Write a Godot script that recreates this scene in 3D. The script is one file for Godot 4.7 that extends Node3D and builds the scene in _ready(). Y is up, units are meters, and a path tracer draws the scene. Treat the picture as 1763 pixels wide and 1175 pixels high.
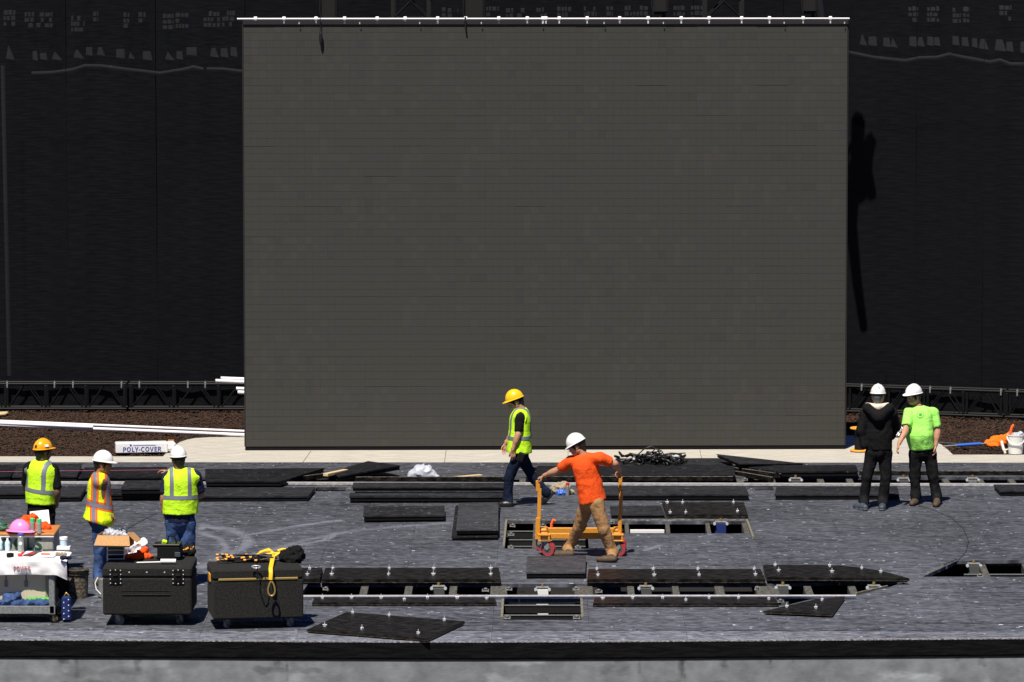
extends Node3D
# Stage build-up in front of a large video wall. Metres, y up, deck top at y = 0, screen foot at z = 0, the stands we look from towards +z.

var M := {}
var hat_shell: ArrayMesh
var hat_brim: ArrayMesh
var bolt_mesh: ArrayMesh
var head_surf: Surf
var hair_surf: Surf
var hand_relaxed: Surf
var hand_grip: Surf


func _ready() -> void:
	var cam := Camera3D.new()
	cam.name = "Camera"
	add_child(cam)
	cam.position = Vector3(0.000, 9.600, 78.270)
	cam.rotation_degrees = Vector3(-5.72748, 0.39703, 0)
	cam.fov = 8.00156
	cam.near = 1.0
	cam.far = 900.0
	cam.current = true
	var env := Environment.new()
	env.background_mode = Environment.BG_SKY
	var sky := Sky.new()
	var sm := ProceduralSkyMaterial.new()
	sm.sky_top_color = Color(0.16, 0.32, 0.66)
	sm.sky_horizon_color = Color(0.56, 0.68, 0.84)
	sm.sky_curve = 0.12
	sm.ground_bottom_color = Color(0.2, 0.19, 0.18)
	sm.ground_horizon_color = Color(0.5, 0.55, 0.6)
	sm.sky_energy_multiplier = 0.62
	sky.sky_material = sm
	env.sky = sky
	env.tonemap_mode = Environment.TONE_MAPPER_LINEAR
	env.tonemap_exposure = 1.38
	env.sdfgi_enabled = true
	env.ssao_enabled = true
	env.ssil_enabled = true
	var we := WorldEnvironment.new()
	we.name = "WorldEnvironment"
	we.environment = env
	add_child(we)
	var sun := DirectionalLight3D.new()
	sun.name = "Sun"
	add_child(sun)
	sun.look_at_from_position(Vector3.ZERO, Vector3(0.17, -1.0, -0.52), Vector3.UP)
	sun.light_energy = 1.45
	sun.light_color = Color(1.0, 0.965, 0.9)
	sun.light_angular_distance = 0.5
	sun.shadow_enabled = true

	make_materials()
	build_ground()
	build_deck()
	build_backdrop()
	build_screen()
	build_rigging()
	build_loose_panels()
	build_templates()
	build_people()
	build_props()


# ---------------------------------------------------------------- naming and tagging
var used := {}
func numbered(called: String) -> String:
	used[called] = used.get(called, -1) + 1
	return called if used[called] == 0 else "%s_%03d" % [called, used[called]]


func tag(o: Node3D, label: String, category := "", group := "", kind := "") -> Node3D:
	if label: o.set_meta("label", label)
	if category: o.set_meta("category", category)
	if group: o.set_meta("group", group)
	if kind: o.set_meta("kind", kind)
	return o


func thing(called: String, label: String, category: String, at := Vector3.ZERO, turn := 0.0, group := "", kind := "") -> Node3D:
	var o := Node3D.new()
	o.name = numbered(called)
	add_child(o)
	o.position = at
	o.rotation.y = turn
	return tag(o, label, category, group, kind)


# commits a builder as one mesh; shapes given in world places are taken back to the parent's own place
func obj(called: String, b: B, mat: Material, parent: Node3D = self, world := false) -> MeshInstance3D:
	return put(called, b.mesh(parent.global_transform.affine_inverse() if world else Transform3D()), mat, parent)


func put(called: String, mesh: Mesh, mat: Material, parent: Node3D = self, at := Transform3D()) -> MeshInstance3D:
	var mi := MeshInstance3D.new()
	mi.mesh = mesh
	mi.material_override = mat
	mi.transform = at
	if parent == self:
		mi.name = numbered(called)
		add_child(mi)
	else:
		mi.name = called
		parent.add_child(mi, true)
	return mi


# ---------------------------------------------------------------- mesh building
class B:
	var v := PackedVector3Array()
	var n := PackedVector3Array()
	var uv := PackedVector2Array()
	var c := PackedColorArray()
	var col := Color(1, 1, 1)
	var t := Transform3D()
	var uvo := Vector2.ZERO

	func tri(a: Vector3, b: Vector3, d: Vector3, na: Vector3, nb: Vector3, nd: Vector3) -> void:
		a = t * a; b = t * b; d = t * d
		na = (t.basis * na).normalized(); nb = (t.basis * nb).normalized(); nd = (t.basis * nd).normalized()
		if (b - a).cross(d - a).dot(na + nb + nd) > 0.0:
			v.append(a); v.append(d); v.append(b)
			n.append(na); n.append(nd); n.append(nb)
		else:
			v.append(a); v.append(b); v.append(d)
			n.append(na); n.append(nb); n.append(nd)
		for i in 3:
			c.append(col)

	func flat(a: Vector3, b: Vector3, d: Vector3, nn: Vector3) -> void:
		tri(a, b, d, nn, nn, nn)

	func quad(a: Vector3, b: Vector3, d: Vector3, e: Vector3, nn: Vector3) -> void:
		flat(a, b, d, nn)
		flat(a, d, e, nn)

	# a quad whose side is told by a point that lies behind it
	func face(a: Vector3, b: Vector3, d: Vector3, e: Vector3, behind: Vector3) -> void:
		var nn := (b - a).cross(d - a)
		if nn.length_squared() < 1e-14:
			nn = (d - a).cross(e - a)
		nn = nn.normalized()
		if nn.dot((a + d) * 0.5 - behind) < 0.0:
			nn = -nn
		quad(a, b, d, e, nn)

	func box(ctr: Vector3, size: Vector3, bev := 0.0, basis := Basis()) -> void:
		var keep := t
		t = t * Transform3D(basis, ctr)
		var h := size * 0.5
		var r := minf(bev, minf(h.x, minf(h.y, h.z)) * 0.9)
		var ax := [Vector3.RIGHT, Vector3.UP, Vector3.BACK]
		for i in 3:
			var j := (i + 1) % 3
			var k := (i + 2) % 3
			for s in [-1.0, 1.0]:
				var o: Vector3 = ax[i] * h[i] * s
				var p: Vector3 = ax[j] * (h[j] - r)
				var q: Vector3 = ax[k] * (h[k] - r)
				quad(o - p - q, o + p - q, o + p + q, o - p + q, ax[i] * s)
			if r > 0.0:
				for s in [-1.0, 1.0]:
					for u in [-1.0, 1.0]:
						var a0: Vector3 = ax[i] * h[i] * s + ax[j] * (h[j] - r) * u
						var a1: Vector3 = ax[i] * (h[i] - r) * s + ax[j] * h[j] * u
						var w: Vector3 = ax[k] * (h[k] - r)
						quad(a0 - w, a0 + w, a1 + w, a1 - w, (ax[i] * s + ax[j] * u).normalized())
		if r > 0.0:
			for sx in [-1.0, 1.0]:
				for sy in [-1.0, 1.0]:
					for sz in [-1.0, 1.0]:
						var e := Vector3(sx, sy, sz)
						flat(Vector3(h.x, h.y - r, h.z - r) * e, Vector3(h.x - r, h.y, h.z - r) * e, Vector3(h.x - r, h.y - r, h.z) * e, e.normalized())
		t = keep

	# a square bar from one point to another
	func bar(a: Vector3, b: Vector3, w: float, h: float, bev := 0.0, up := Vector3.UP) -> void:
		var z := (b - a).normalized()
		if absf(z.dot(up)) > 0.98:
			up = Vector3.RIGHT
		var x := up.cross(z).normalized()
		box((a + b) * 0.5, Vector3(w, h, a.distance_to(b)), bev, Basis(x, z.cross(x), z))

	func cyl(a: Vector3, b: Vector3, ra: float, rb := -1.0, sides := 12, caps := true) -> void:
		if rb < 0.0: rb = ra
		var z := (b - a).normalized()
		var x := (Vector3.UP if absf(z.y) < 0.9 else Vector3.RIGHT).cross(z).normalized()
		var y := z.cross(x)
		for i in sides:
			var d0 := x * cos(TAU * i / sides) + y * sin(TAU * i / sides)
			var d1 := x * cos(TAU * (i + 1) / sides) + y * sin(TAU * (i + 1) / sides)
			tri(a + d0 * ra, a + d1 * ra, b + d1 * rb, d0, d1, d1)
			tri(a + d0 * ra, b + d1 * rb, b + d0 * rb, d0, d1, d0)
			if caps:
				flat(a, a + d0 * ra, a + d1 * ra, -z)
				flat(b, b + d0 * rb, b + d1 * rb, z)

	func tube(pts: Array, r: float, sides := 6, r1 := -1.0, flatten := 1.0) -> void:
		var side := Vector3.UP
		var rings := []
		for i in pts.size():
			var z: Vector3 = (pts[mini(i + 1, pts.size() - 1)] - pts[maxi(i - 1, 0)]).normalized()
			if i == 0 and absf(z.dot(side)) > 0.9: side = Vector3.RIGHT
			var x := (side - z * side.dot(z)).normalized()
			side = x
			var y := z.cross(x)
			var rr: float = r if r1 < 0.0 else lerpf(r, r1, float(i) / (pts.size() - 1))
			var ring := []
			for s in sides:
				var d := x * cos(TAU * s / sides) * flatten + y * sin(TAU * s / sides)
				ring.append([pts[i] + d * rr, (x * cos(TAU * s / sides) / flatten + y * sin(TAU * s / sides)).normalized()])
			rings.append(ring)
		for i in pts.size() - 1:
			for s in sides:
				var e := (s + 1) % sides
				tri(rings[i][s][0], rings[i][e][0], rings[i + 1][e][0], rings[i][s][1], rings[i][e][1], rings[i + 1][e][1])
				tri(rings[i][s][0], rings[i + 1][e][0], rings[i + 1][s][0], rings[i][s][1], rings[i + 1][e][1], rings[i + 1][s][1])
		for s in sides:
			flat(pts[0], rings[0][s][0], rings[0][(s + 1) % sides][0], (pts[0] - pts[1]).normalized())
			flat(pts[-1], rings[-1][s][0], rings[-1][(s + 1) % sides][0], (pts[-1] - pts[-2]).normalized())

	# profile of (radius, height), turned about the upright axis through at
	func lathe(profile: Array, at := Vector3.ZERO, sides := 20, scale := Vector3.ONE) -> void:
		for i in profile.size() - 1:
			var p: Vector2 = profile[i]
			var q: Vector2 = profile[i + 1]
			var e := Vector2(q.y - p.y, p.x - q.x).normalized()
			for s in sides:
				var a := TAU * s / sides
				var b := TAU * (s + 1) / sides
				var da := Vector3(cos(a), 0, sin(a))
				var db := Vector3(cos(b), 0, sin(b))
				var na := (Vector3(da.x * e.x, e.y, da.z * e.x) / scale).normalized()
				var nb := (Vector3(db.x * e.x, e.y, db.z * e.x) / scale).normalized()
				var u := Vector3(0, p.y, 0)
				var w := Vector3(0, q.y, 0)
				tri(at + (da * p.x + u) * scale, at + (db * p.x + u) * scale, at + (db * q.x + w) * scale, na, nb, nb)
				tri(at + (da * p.x + u) * scale, at + (db * q.x + w) * scale, at + (da * q.x + w) * scale, na, nb, na)

	func ball(ctr: Vector3, r: Vector3, sides := 10) -> void:
		var pr := []
		for i in sides / 2 + 1:
			var a := -PI / 2 + PI * i / (sides / 2)
			pr.append(Vector2(maxf(cos(a), 0.0), sin(a)))
		lathe(pr, ctr, sides, r)

	# an outline in plan (x, z), from height y0 up to y1
	func prism(poly: PackedVector2Array, y0: float, y1: float, bottom := true) -> void:
		var idx := Geometry2D.triangulate_polygon(poly)
		for i in range(0, idx.size(), 3):
			var a := poly[idx[i]]
			var b := poly[idx[i + 1]]
			var d := poly[idx[i + 2]]
			flat(Vector3(a.x, y1, a.y), Vector3(b.x, y1, b.y), Vector3(d.x, y1, d.y), Vector3.UP)
			if bottom:
				flat(Vector3(a.x, y0, a.y), Vector3(b.x, y0, b.y), Vector3(d.x, y0, d.y), Vector3.DOWN)
		var turn := 1.0 if Geometry2D.is_polygon_clockwise(poly) else -1.0
		for i in poly.size():
			var a := poly[i]
			var b := poly[(i + 1) % poly.size()]
			var nn := Vector3(b.y - a.y, 0, a.x - b.x).normalized() * -turn
			quad(Vector3(a.x, y0, a.y), Vector3(b.x, y0, b.y), Vector3(b.x, y1, b.y), Vector3(a.x, y1, a.y), nn)

	# a net of points drawn as one smooth sheet; its face is turned away from the point behind
	func grid(g: Array, behind: Vector3) -> void:
		var rows := g.size()
		var cols: int = g[0].size()
		var nn := []
		for r in rows:
			var row := []
			for k in cols:
				var du: Vector3 = g[r][mini(k + 1, cols - 1)] - g[r][maxi(k - 1, 0)]
				var dv: Vector3 = g[mini(r + 1, rows - 1)][k] - g[maxi(r - 1, 0)][k]
				var q := du.cross(dv).normalized()
				if q.dot(g[r][k] - behind) < 0.0:
					q = -q
				row.append(q)
			nn.append(row)
		for r in rows - 1:
			for k in cols - 1:
				tri(g[r][k], g[r][k + 1], g[r + 1][k + 1], nn[r][k], nn[r][k + 1], nn[r + 1][k + 1])
				tri(g[r][k], g[r + 1][k + 1], g[r + 1][k], nn[r][k], nn[r + 1][k + 1], nn[r + 1][k])

	func mesh(back := Transform3D()) -> ArrayMesh:
		var arr := []
		arr.resize(Mesh.ARRAY_MAX)
		uv.resize(v.size())
		for i in v.size():
			uv[i] = Vector2((v[i].x + uvo.x + 9.0) / 18.0, (v[i].z + uvo.y - 1.5) / 18.0)
		arr[Mesh.ARRAY_VERTEX] = back * v
		var nn := PackedVector3Array()
		nn.resize(n.size())
		for i in n.size():
			nn[i] = back.basis * n[i]
		arr[Mesh.ARRAY_NORMAL] = nn
		arr[Mesh.ARRAY_TEX_UV] = uv
		arr[Mesh.ARRAY_COLOR] = c
		var m := ArrayMesh.new()
		m.add_surface_from_arrays(Mesh.PRIMITIVE_TRIANGLES, arr)
		return m


# ---------------------------------------------------------------- smooth bodies: tapered capsules joined into one surface
class Surf:
	var v := PackedVector3Array()
	var n := PackedVector3Array()
	var i := PackedInt32Array()

	func normals() -> void:
		n = PackedVector3Array()
		n.resize(v.size())
		for k in range(0, i.size(), 3):
			var a := i[k]
			var b := i[k + 1]
			var c := i[k + 2]
			var f := (v[c] - v[a]).cross(v[b] - v[a])
			n[a] += f
			n[b] += f
			n[c] += f
		for k in n.size():
			n[k] = n[k].normalized()

	func add(s: Surf, t := Transform3D()) -> void:
		var at := v.size()
		v.append_array(t * s.v)
		var flip := t.basis.determinant() < 0.0
		var nb := t.basis.inverse().transposed()
		for k in s.n:
			n.append((nb * k).normalized())
		for k in range(0, s.i.size(), 3):
			i.append(at + s.i[k])
			i.append(at + s.i[k + (2 if flip else 1)])
			i.append(at + s.i[k + (1 if flip else 2)])

	func crumple(noise: FastNoiseLite, amp: float, stretch := Vector3.ONE) -> void:
		for k in v.size():
			var p := v[k] * stretch
			v[k] += n[k] * (noise.get_noise_3d(p.x, p.y, p.z) * amp)
		normals()

	# the part of the surface inside all planes [normal, offset], pushed outwards
	func slice(planes: Array, push: float) -> Surf:
		var o := Surf.new()
		for k in range(0, i.size(), 3):
			var pv := [v[i[k]], v[i[k + 1]], v[i[k + 2]]]
			var pn := [n[i[k]], n[i[k + 1]], n[i[k + 2]]]
			for pl in planes:
				var nv := []
				var nn := []
				var c: int = pv.size()
				for e in c:
					var da: float = pl[0].dot(pv[e]) - pl[1]
					var db: float = pl[0].dot(pv[(e + 1) % c]) - pl[1]
					if da <= 0.0:
						nv.append(pv[e])
						nn.append(pn[e])
					if (da <= 0.0) != (db <= 0.0):
						var f := da / (da - db)
						nv.append(pv[e].lerp(pv[(e + 1) % c], f))
						nn.append(pn[e].lerp(pn[(e + 1) % c], f))
				pv = nv
				pn = nn
				if pv.is_empty():
					break
			for e in range(1, pv.size() - 1):
				for q in [0, e, e + 1]:
					o.i.append(o.v.size())
					o.v.append(pv[q] + pn[q] * push)
					o.n.append(pn[q])
		return o

	func mesh(origin := Vector3.ZERO) -> ArrayMesh:
		var arr := []
		arr.resize(Mesh.ARRAY_MAX)
		arr[Mesh.ARRAY_VERTEX] = Transform3D(Basis(), -origin) * v
		arr[Mesh.ARRAY_NORMAL] = n
		arr[Mesh.ARRAY_INDEX] = i
		var m := ArrayMesh.new()
		if v.size():
			m.add_surface_from_arrays(Mesh.PRIMITIVE_TRIANGLES, arr)
		return m


# a prim: [from, to, radius, radius, flattening direction, flattening, 1 adds or -1 takes away, blend]
func pr(a: Vector3, b: Vector3, ra: float, rb := -1.0, fd := Vector3.BACK, fl := 1.0, sgn := 1.0, kk := -1.0) -> Array:
	return [a, b, ra, rb if rb >= 0.0 else ra, fd, fl, sgn, kk]


func field(prims: Array, cell: float, k: float, cuts := []) -> Surf:
	var lo := Vector3.ONE * 1e9
	var hi := Vector3.ONE * -1e9
	for p in prims:
		if p[6] > 0.0:
			var m := Vector3.ONE * (maxf(p[2], p[3]) + cell * 3.0)
			lo = lo.min((p[0] as Vector3).min(p[1]) - m)
			hi = hi.max((p[0] as Vector3).max(p[1]) + m)
	var nx := int((hi.x - lo.x) / cell) + 2
	var ny := int((hi.y - lo.y) / cell) + 2
	var nz := int((hi.z - lo.z) / cell) + 2
	var sz := nx * ny
	var g := PackedFloat32Array()
	g.resize(sz * nz)
	g.fill(1.0)
	for p in prims:
		var a: Vector3 = p[0]
		var ba: Vector3 = p[1] - p[0]
		var ra: float = p[2]
		var dr: float = p[3] - p[2]
		var fd: Vector3 = p[4]
		var fl: float = p[5] - 1.0
		var add: bool = p[6] > 0.0
		var kk: float = p[7] if p[7] >= 0.0 else k
		var m := Vector3.ONE * (maxf(p[2], p[3]) + kk + cell * 2.0)
		var l := ((a.min(p[1]) - m - lo) / cell).floor()
		var h := ((a.max(p[1]) + m - lo) / cell).ceil()
		var x0 := clampi(int(l.x), 0, nx - 1)
		var x1 := clampi(int(h.x), 0, nx - 1)
		var y0 := clampi(int(l.y), 0, ny - 1)
		var y1 := clampi(int(h.y), 0, ny - 1)
		var z0 := clampi(int(l.z), 0, nz - 1)
		var z1 := clampi(int(h.z), 0, nz - 1)
		ba += fd * (fl * ba.dot(fd))
		var ibb := 1.0 / maxf(ba.dot(ba), 1e-9)
		for z in range(z0, z1 + 1):
			for y in range(y0, y1 + 1):
				var at := z * sz + y * nx
				var row := lo + Vector3(0, y * cell, z * cell) - a
				for x in range(x0, x1 + 1):
					var pa := row
					pa.x += x * cell
					if fl != 0.0:
						pa += fd * (fl * pa.dot(fd))
					var t := clampf(pa.dot(ba) * ibb, 0.0, 1.0)
					var d := (pa - ba * t).length() - ra - dr * t
					var e := g[at + x]
					if add:
						var w := kk - absf(e - d)
						g[at + x] = minf(e, d) if w <= 0.0 else minf(e, d) - w * w * 0.25 / kk
					elif -d > e:
						g[at + x] = -d
	for cu in cuts:
		var cn: Vector3 = cu[0]
		var cd: float = cu[1]
		for z in nz:
			for y in ny:
				var at := z * sz + y * nx
				var base := cn.dot(lo + Vector3(0, y * cell, z * cell)) - cd
				var step := cn.x * cell
				for x in nx:
					var d := base + step * x
					if d > g[at + x]:
						g[at + x] = d
	var out := Surf.new()
	var vid := PackedInt32Array()
	vid.resize(g.size())
	vid.fill(-1)
	var lim := cell * 4.0
	var co := [0, 1, nx, nx + 1, sz, sz + 1, sz + nx, sz + nx + 1]
	var edges := [[0, 1], [2, 3], [4, 5], [6, 7], [0, 2], [1, 3], [4, 6], [5, 7], [0, 4], [1, 5], [2, 6], [3, 7]]
	var cells := PackedInt32Array()
	for z in nz - 1:
		for y in ny - 1:
			var at := z * sz + y * nx
			for x in nx - 1:
				if absf(g[at + x]) > lim:
					continue
				var q := at + x
				var inside := 0
				for o in co:
					if g[q + o] < 0.0:
						inside += 1
				if inside == 0 or inside == 8:
					continue
				var sum := Vector3.ZERO
				var cnt := 0
				for e in edges:
					var ga := g[q + co[e[0]]]
					var gb := g[q + co[e[1]]]
					if (ga < 0.0) != (gb < 0.0):
						var f := ga / (ga - gb)
						var pa := Vector3(e[0] & 1, (e[0] >> 1) & 1, e[0] >> 2)
						var pb := Vector3(e[1] & 1, (e[1] >> 1) & 1, e[1] >> 2)
						sum += pa.lerp(pb, f)
						cnt += 1
				vid[q] = out.v.size()
				cells.append(q)
				out.v.append(lo + (Vector3(x, y, z) + sum / cnt) * cell)
	for q in cells:
		var s0 := g[q] < 0.0
		var st := [1, nx, sz]
		for ax in 3:
			if s0 == (g[q + st[ax]] < 0.0):
				continue
			var u: int = st[(ax + 1) % 3]
			var w: int = st[(ax + 2) % 3]
			if q - u - w < 0:
				continue
			var c0 := vid[q]
			var c1 := vid[q - u]
			var c2 := vid[q - u - w]
			var c3 := vid[q - w]
			if c1 < 0 or c2 < 0 or c3 < 0:
				continue
			if s0:
				out.i.append_array([c0, c2, c1, c0, c3, c2])
			else:
				out.i.append_array([c0, c1, c2, c0, c2, c3])
	out.normals()
	return out


# ---------------------------------------------------------------- materials
func lin(r: float, g: float, b: float, a := 1.0) -> Color:
	var c := Color(r, g, b).linear_to_srgb()
	c.a = a
	return c


func noise_tex(freq: float, stops: Array, seed_ := 1, size := 512, kind := FastNoiseLite.TYPE_SIMPLEX_SMOOTH, octaves := 4) -> NoiseTexture2D:
	var nz := FastNoiseLite.new()
	nz.seed = seed_
	nz.noise_type = kind
	nz.frequency = freq
	nz.fractal_octaves = octaves
	var t := NoiseTexture2D.new()
	t.width = size
	t.height = size
	t.seamless = true
	t.noise = nz
	var gr := Gradient.new()
	gr.offsets = PackedFloat32Array(stops.map(func(s): return s[0]))
	gr.colors = PackedColorArray(stops.map(func(s): return s[1]))
	t.color_ramp = gr
	return t


func bump_tex(freq: float, strength := 6.0, seed_ := 3, size := 512) -> NoiseTexture2D:
	var nz := FastNoiseLite.new()
	nz.seed = seed_
	nz.frequency = freq
	nz.fractal_octaves = 4
	var t := NoiseTexture2D.new()
	t.width = size
	t.height = size
	t.seamless = true
	t.as_normal_map = true
	t.bump_strength = strength
	t.noise = nz
	return t


func plain(c: Color, rough := 0.6, metal := 0.0) -> StandardMaterial3D:
	var m := StandardMaterial3D.new()
	m.albedo_color = c
	m.roughness = rough
	m.metallic = metal
	m.vertex_color_use_as_albedo = false
	return m


# a base colour broken up by noise, laid on by triplanar mapping
func rough_mat(c: Color, lo: float, hi: float, freq: float, scale: Vector3, rough := 0.7, bump: Texture2D = null, bump_scale := 1.0, seed_ := 1, world := false) -> StandardMaterial3D:
	var m := plain(Color.WHITE, rough)
	var l := c.srgb_to_linear()
	m.albedo_texture = noise_tex(freq, [[0.25, lin(l.r * lo, l.g * lo, l.b * lo)], [0.75, lin(minf(l.r * hi, 1), minf(l.g * hi, 1), minf(l.b * hi, 1))]], seed_)
	m.uv1_triplanar = true
	m.uv1_world_triplanar = world
	m.uv1_scale = scale
	if bump:
		m.normal_enabled = true
		m.normal_texture = bump
		m.normal_scale = bump_scale
	return m


var cloth_bump: NoiseTexture2D
func cloth(r: float, g: float, b: float, vary := 0.04, bump := 0.3) -> StandardMaterial3D:
	var m := rough_mat(lin(r, g, b), 1.0 - vary, 1.0 + vary, 0.012, Vector3.ONE * 0.8, 0.85, cloth_bump, bump, int(r * 977 + g * 331 + b * 71))
	m.metallic_specular = 0.14 if maxf(r, maxf(g, b)) < 0.08 else 0.3
	return m


func make_materials() -> void:
	cloth_bump = bump_tex(0.011, 22.0, 5)
	(cloth_bump.noise as FastNoiseLite).fractal_type = FastNoiseLite.FRACTAL_RIDGED
	(cloth_bump.noise as FastNoiseLite).fractal_octaves = 3
	(cloth_bump.noise as FastNoiseLite).domain_warp_enabled = true
	var grit := bump_tex(0.06, 5.0, 9)
	M.deck = plain(Color.WHITE, 0.62)
	M.deck.albedo_texture = deck_texture()
	M.deck.normal_enabled = true
	M.deck.normal_texture = grit
	M.deck.normal_scale = 0.5
	M.deck.metallic_specular = 0.3
	M.panel_mid = plain(lin(0.47, 0.46, 0.45), 0.6)
	M.panel_mid.albedo_texture = M.deck.albedo_texture
	M.panel = plain(lin(0.21, 0.2, 0.195), 0.55)
	M.panel.albedo_texture = M.deck.albedo_texture
	M.panel.metallic_specular = 0.2
	M.panel_top = plain(lin(0.33, 0.32, 0.31), 0.6)
	M.panel_top.albedo_texture = M.deck.albedo_texture
	M.panel_top.metallic_specular = 0.22
	M.underside = rough_mat(lin(0.008, 0.0074, 0.007), 0.25, 2.8, 0.02, Vector3(0.5, 1, 1.5), 0.42, grit, 0.3, 23, true)
	M.ply_edge = rough_mat(lin(0.05, 0.037, 0.023), 0.05, 2.6, 0.03, Vector3(0.8, 3, 3), 0.8, null, 1, 24, true)
	M.frame_edge = rough_mat(lin(0.2, 0.185, 0.14), 0.3, 1.5, 0.03, Vector3(0.7, 3, 3), 0.8, null, 1, 25, true)
	M.joist = rough_mat(lin(0.08, 0.078, 0.07), 0.5, 1.6, 0.03, Vector3(1, 2, 1), 0.7, null, 1, 26, true)
	M.black = plain(lin(0.008, 0.008, 0.009), 0.55)
	M.black.metallic_specular = 0.22
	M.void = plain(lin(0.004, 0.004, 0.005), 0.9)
	M.steel_black = rough_mat(lin(0.0058, 0.0066, 0.008), 0.6, 1.5, 0.03, Vector3.ONE * 2, 0.5, null, 1, 27)
	M.steel_black.metallic_specular = 0.3
	M.alu_dull = rough_mat(lin(0.42, 0.42, 0.45), 0.7, 1.15, 0.03, Vector3(0.6, 2, 2), 0.4, null, 1, 50)
	M.adjuster = rough_mat(lin(0.3, 0.3, 0.29), 0.5, 1.4, 0.05, Vector3.ONE * 3, 0.4, null, 1, 51)
	M.alu = rough_mat(lin(0.8, 0.79, 0.82), 0.85, 1.1, 0.03, Vector3(0.6, 2, 2), 0.3, null, 1, 28)
	M.alu.metallic = 0.3
	M.bolt = plain(lin(0.75, 0.78, 0.84), 0.3, 0.3)
	M.fascia = rough_mat(lin(0.006, 0.006, 0.0068), 0.7, 1.6, 0.02, Vector3(0.25, 2, 2), 0.5, grit, 0.5, 29, true)
	M.fascia.metallic_specular = 0.2
	M.nosing = rough_mat(lin(0.27, 0.27, 0.31), 0.25, 1.6, 0.04, Vector3(0.9, 3, 3), 0.6, null, 1, 30, true)
	M.concrete = rough_mat(lin(0.47, 0.448, 0.405), 0.88, 1.07, 0.014, Vector3(0.25, 1, 1.2), 0.9, grit, 0.3, 31, true)
	M.wall = plain(Color.WHITE, 0.85)
	M.wall.albedo_texture = wall_texture()
	M.wall.uv1_triplanar = true
	M.wall.uv1_world_triplanar = true
	M.wall.uv1_scale = Vector3(0.0556, 1.45, 0.0556)
	M.mulch = rough_mat(lin(0.024, 0.0108, 0.0058), 0.25, 1.9, 0.05, Vector3.ONE * 0.9, 0.95, bump_tex(0.08, 14.0, 12), 1.2, 32, true)
	M.chip = plain(Color.WHITE, 0.9)
	M.chip.vertex_color_use_as_albedo = true
	M.earth = rough_mat(lin(0.1, 0.085, 0.065), 0.6, 1.3, 0.02, Vector3.ONE * 0.3, 0.95, null, 1, 33, true)
	M.led = plain(Color.WHITE, 0.7)
	M.led.vertex_color_use_as_albedo = true
	M.led.metallic_specular = 0.3
	M.led.normal_enabled = true
	M.led.uv1_triplanar = true
	M.led.uv1_scale = Vector3.ONE * 6.0
	M.led.normal_texture = grit
	M.led.normal_scale = 0.25
	M.scrim = rough_mat(lin(0.0084, 0.0092, 0.0122), 0.75, 1.3, 0.02, Vector3(0.22, 3.0, 0.22), 0.95, null, 1, 34, true)
	M.scrim.albedo_color = Color(1, 1, 1, 0.85)
	M.scrim.transparency = BaseMaterial3D.TRANSPARENCY_ALPHA
	M.scrim.metallic_specular = 0.1
	M.scrim_top = M.scrim.duplicate()
	M.scrim_top.albedo_color = Color(1, 1, 1, 0.82)
	M.pale = plain(lin(0.66, 0.67, 0.69), 0.8)
	M.pale_dull = plain(lin(0.5, 0.51, 0.53), 0.8)
	M.dark_wall = plain(lin(0.015, 0.015, 0.017), 0.9)
	M.white = plain(lin(0.82, 0.82, 0.84), 0.45)
	M.white_pipe = plain(lin(0.8, 0.79, 0.86), 0.35)
	M.white_plastic = plain(lin(0.82, 0.83, 0.86), 0.3)
	M.lumber = rough_mat(lin(0.62, 0.47, 0.27), 0.8, 1.15, 0.02, Vector3(0.8, 4, 4), 0.75, null, 1, 35)
	M.rubber = plain(lin(0.01, 0.01, 0.011), 0.7)
	M.rubber.metallic_specular = 0.25
	M.cable = plain(lin(0.012, 0.012, 0.014), 0.38)
	M.carpet = rough_mat(lin(0.0135, 0.0138, 0.013), 0.25, 2.1, 0.03, Vector3.ONE * 2.6, 0.95, bump_tex(0.2, 10.0, 17), 1.0, 36)
	M.cart_yellow = rough_mat(lin(0.66, 0.28, 0.03), 0.84, 1.08, 0.03, Vector3.ONE * 2, 0.4, null, 1, 37)
	M.red_tyre = plain(lin(0.4, 0.045, 0.05), 0.45)
	M.grey_steel = rough_mat(lin(0.2, 0.215, 0.225), 0.85, 1.15, 0.02, Vector3.ONE * 2, 0.45, null, 1, 38)
	M.grey_dark = plain(lin(0.08, 0.085, 0.09), 0.45)
	M.cardboard = rough_mat(lin(0.5, 0.28, 0.12), 0.9, 1.1, 0.03, Vector3.ONE * 2, 0.85, null, 1, 39)
	M.wood_brown = rough_mat(lin(0.52, 0.2, 0.05), 0.85, 1.12, 0.02, Vector3(1, 4, 4), 0.6, null, 1, 40)
	M.orange = cloth(0.9, 0.1, 0.015)
	M.orange_hi = cloth(0.95, 0.19, 0.015)
	M.yellow_web = plain(lin(0.9, 0.55, 0.02), 0.6)
	M.orange_tip = plain(lin(0.85, 0.38, 0.04), 0.5)
	M.gold = plain(lin(0.4, 0.29, 0.1), 0.4, 0.5)
	M.skin = rough_mat(lin(0.5, 0.26, 0.16), 0.9, 1.08, 0.02, Vector3.ONE * 2, 0.55, null, 1, 41)
	M.skin_tan = rough_mat(lin(0.38, 0.18, 0.1), 0.9, 1.08, 0.02, Vector3.ONE * 2, 0.55, null, 1, 42)
	M.skin_dark = rough_mat(lin(0.2, 0.1, 0.06), 0.9, 1.08, 0.02, Vector3.ONE * 2, 0.5, null, 1, 43)
	M.hair_dark = rough_mat(lin(0.012, 0.01, 0.009), 0.6, 1.6, 0.05, Vector3(9, 2, 9), 0.6, null, 1, 44)
	M.hair_grey = rough_mat(lin(0.12, 0.12, 0.125), 0.6, 1.5, 0.05, Vector3(9, 2, 9), 0.6, null, 1, 45)
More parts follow.
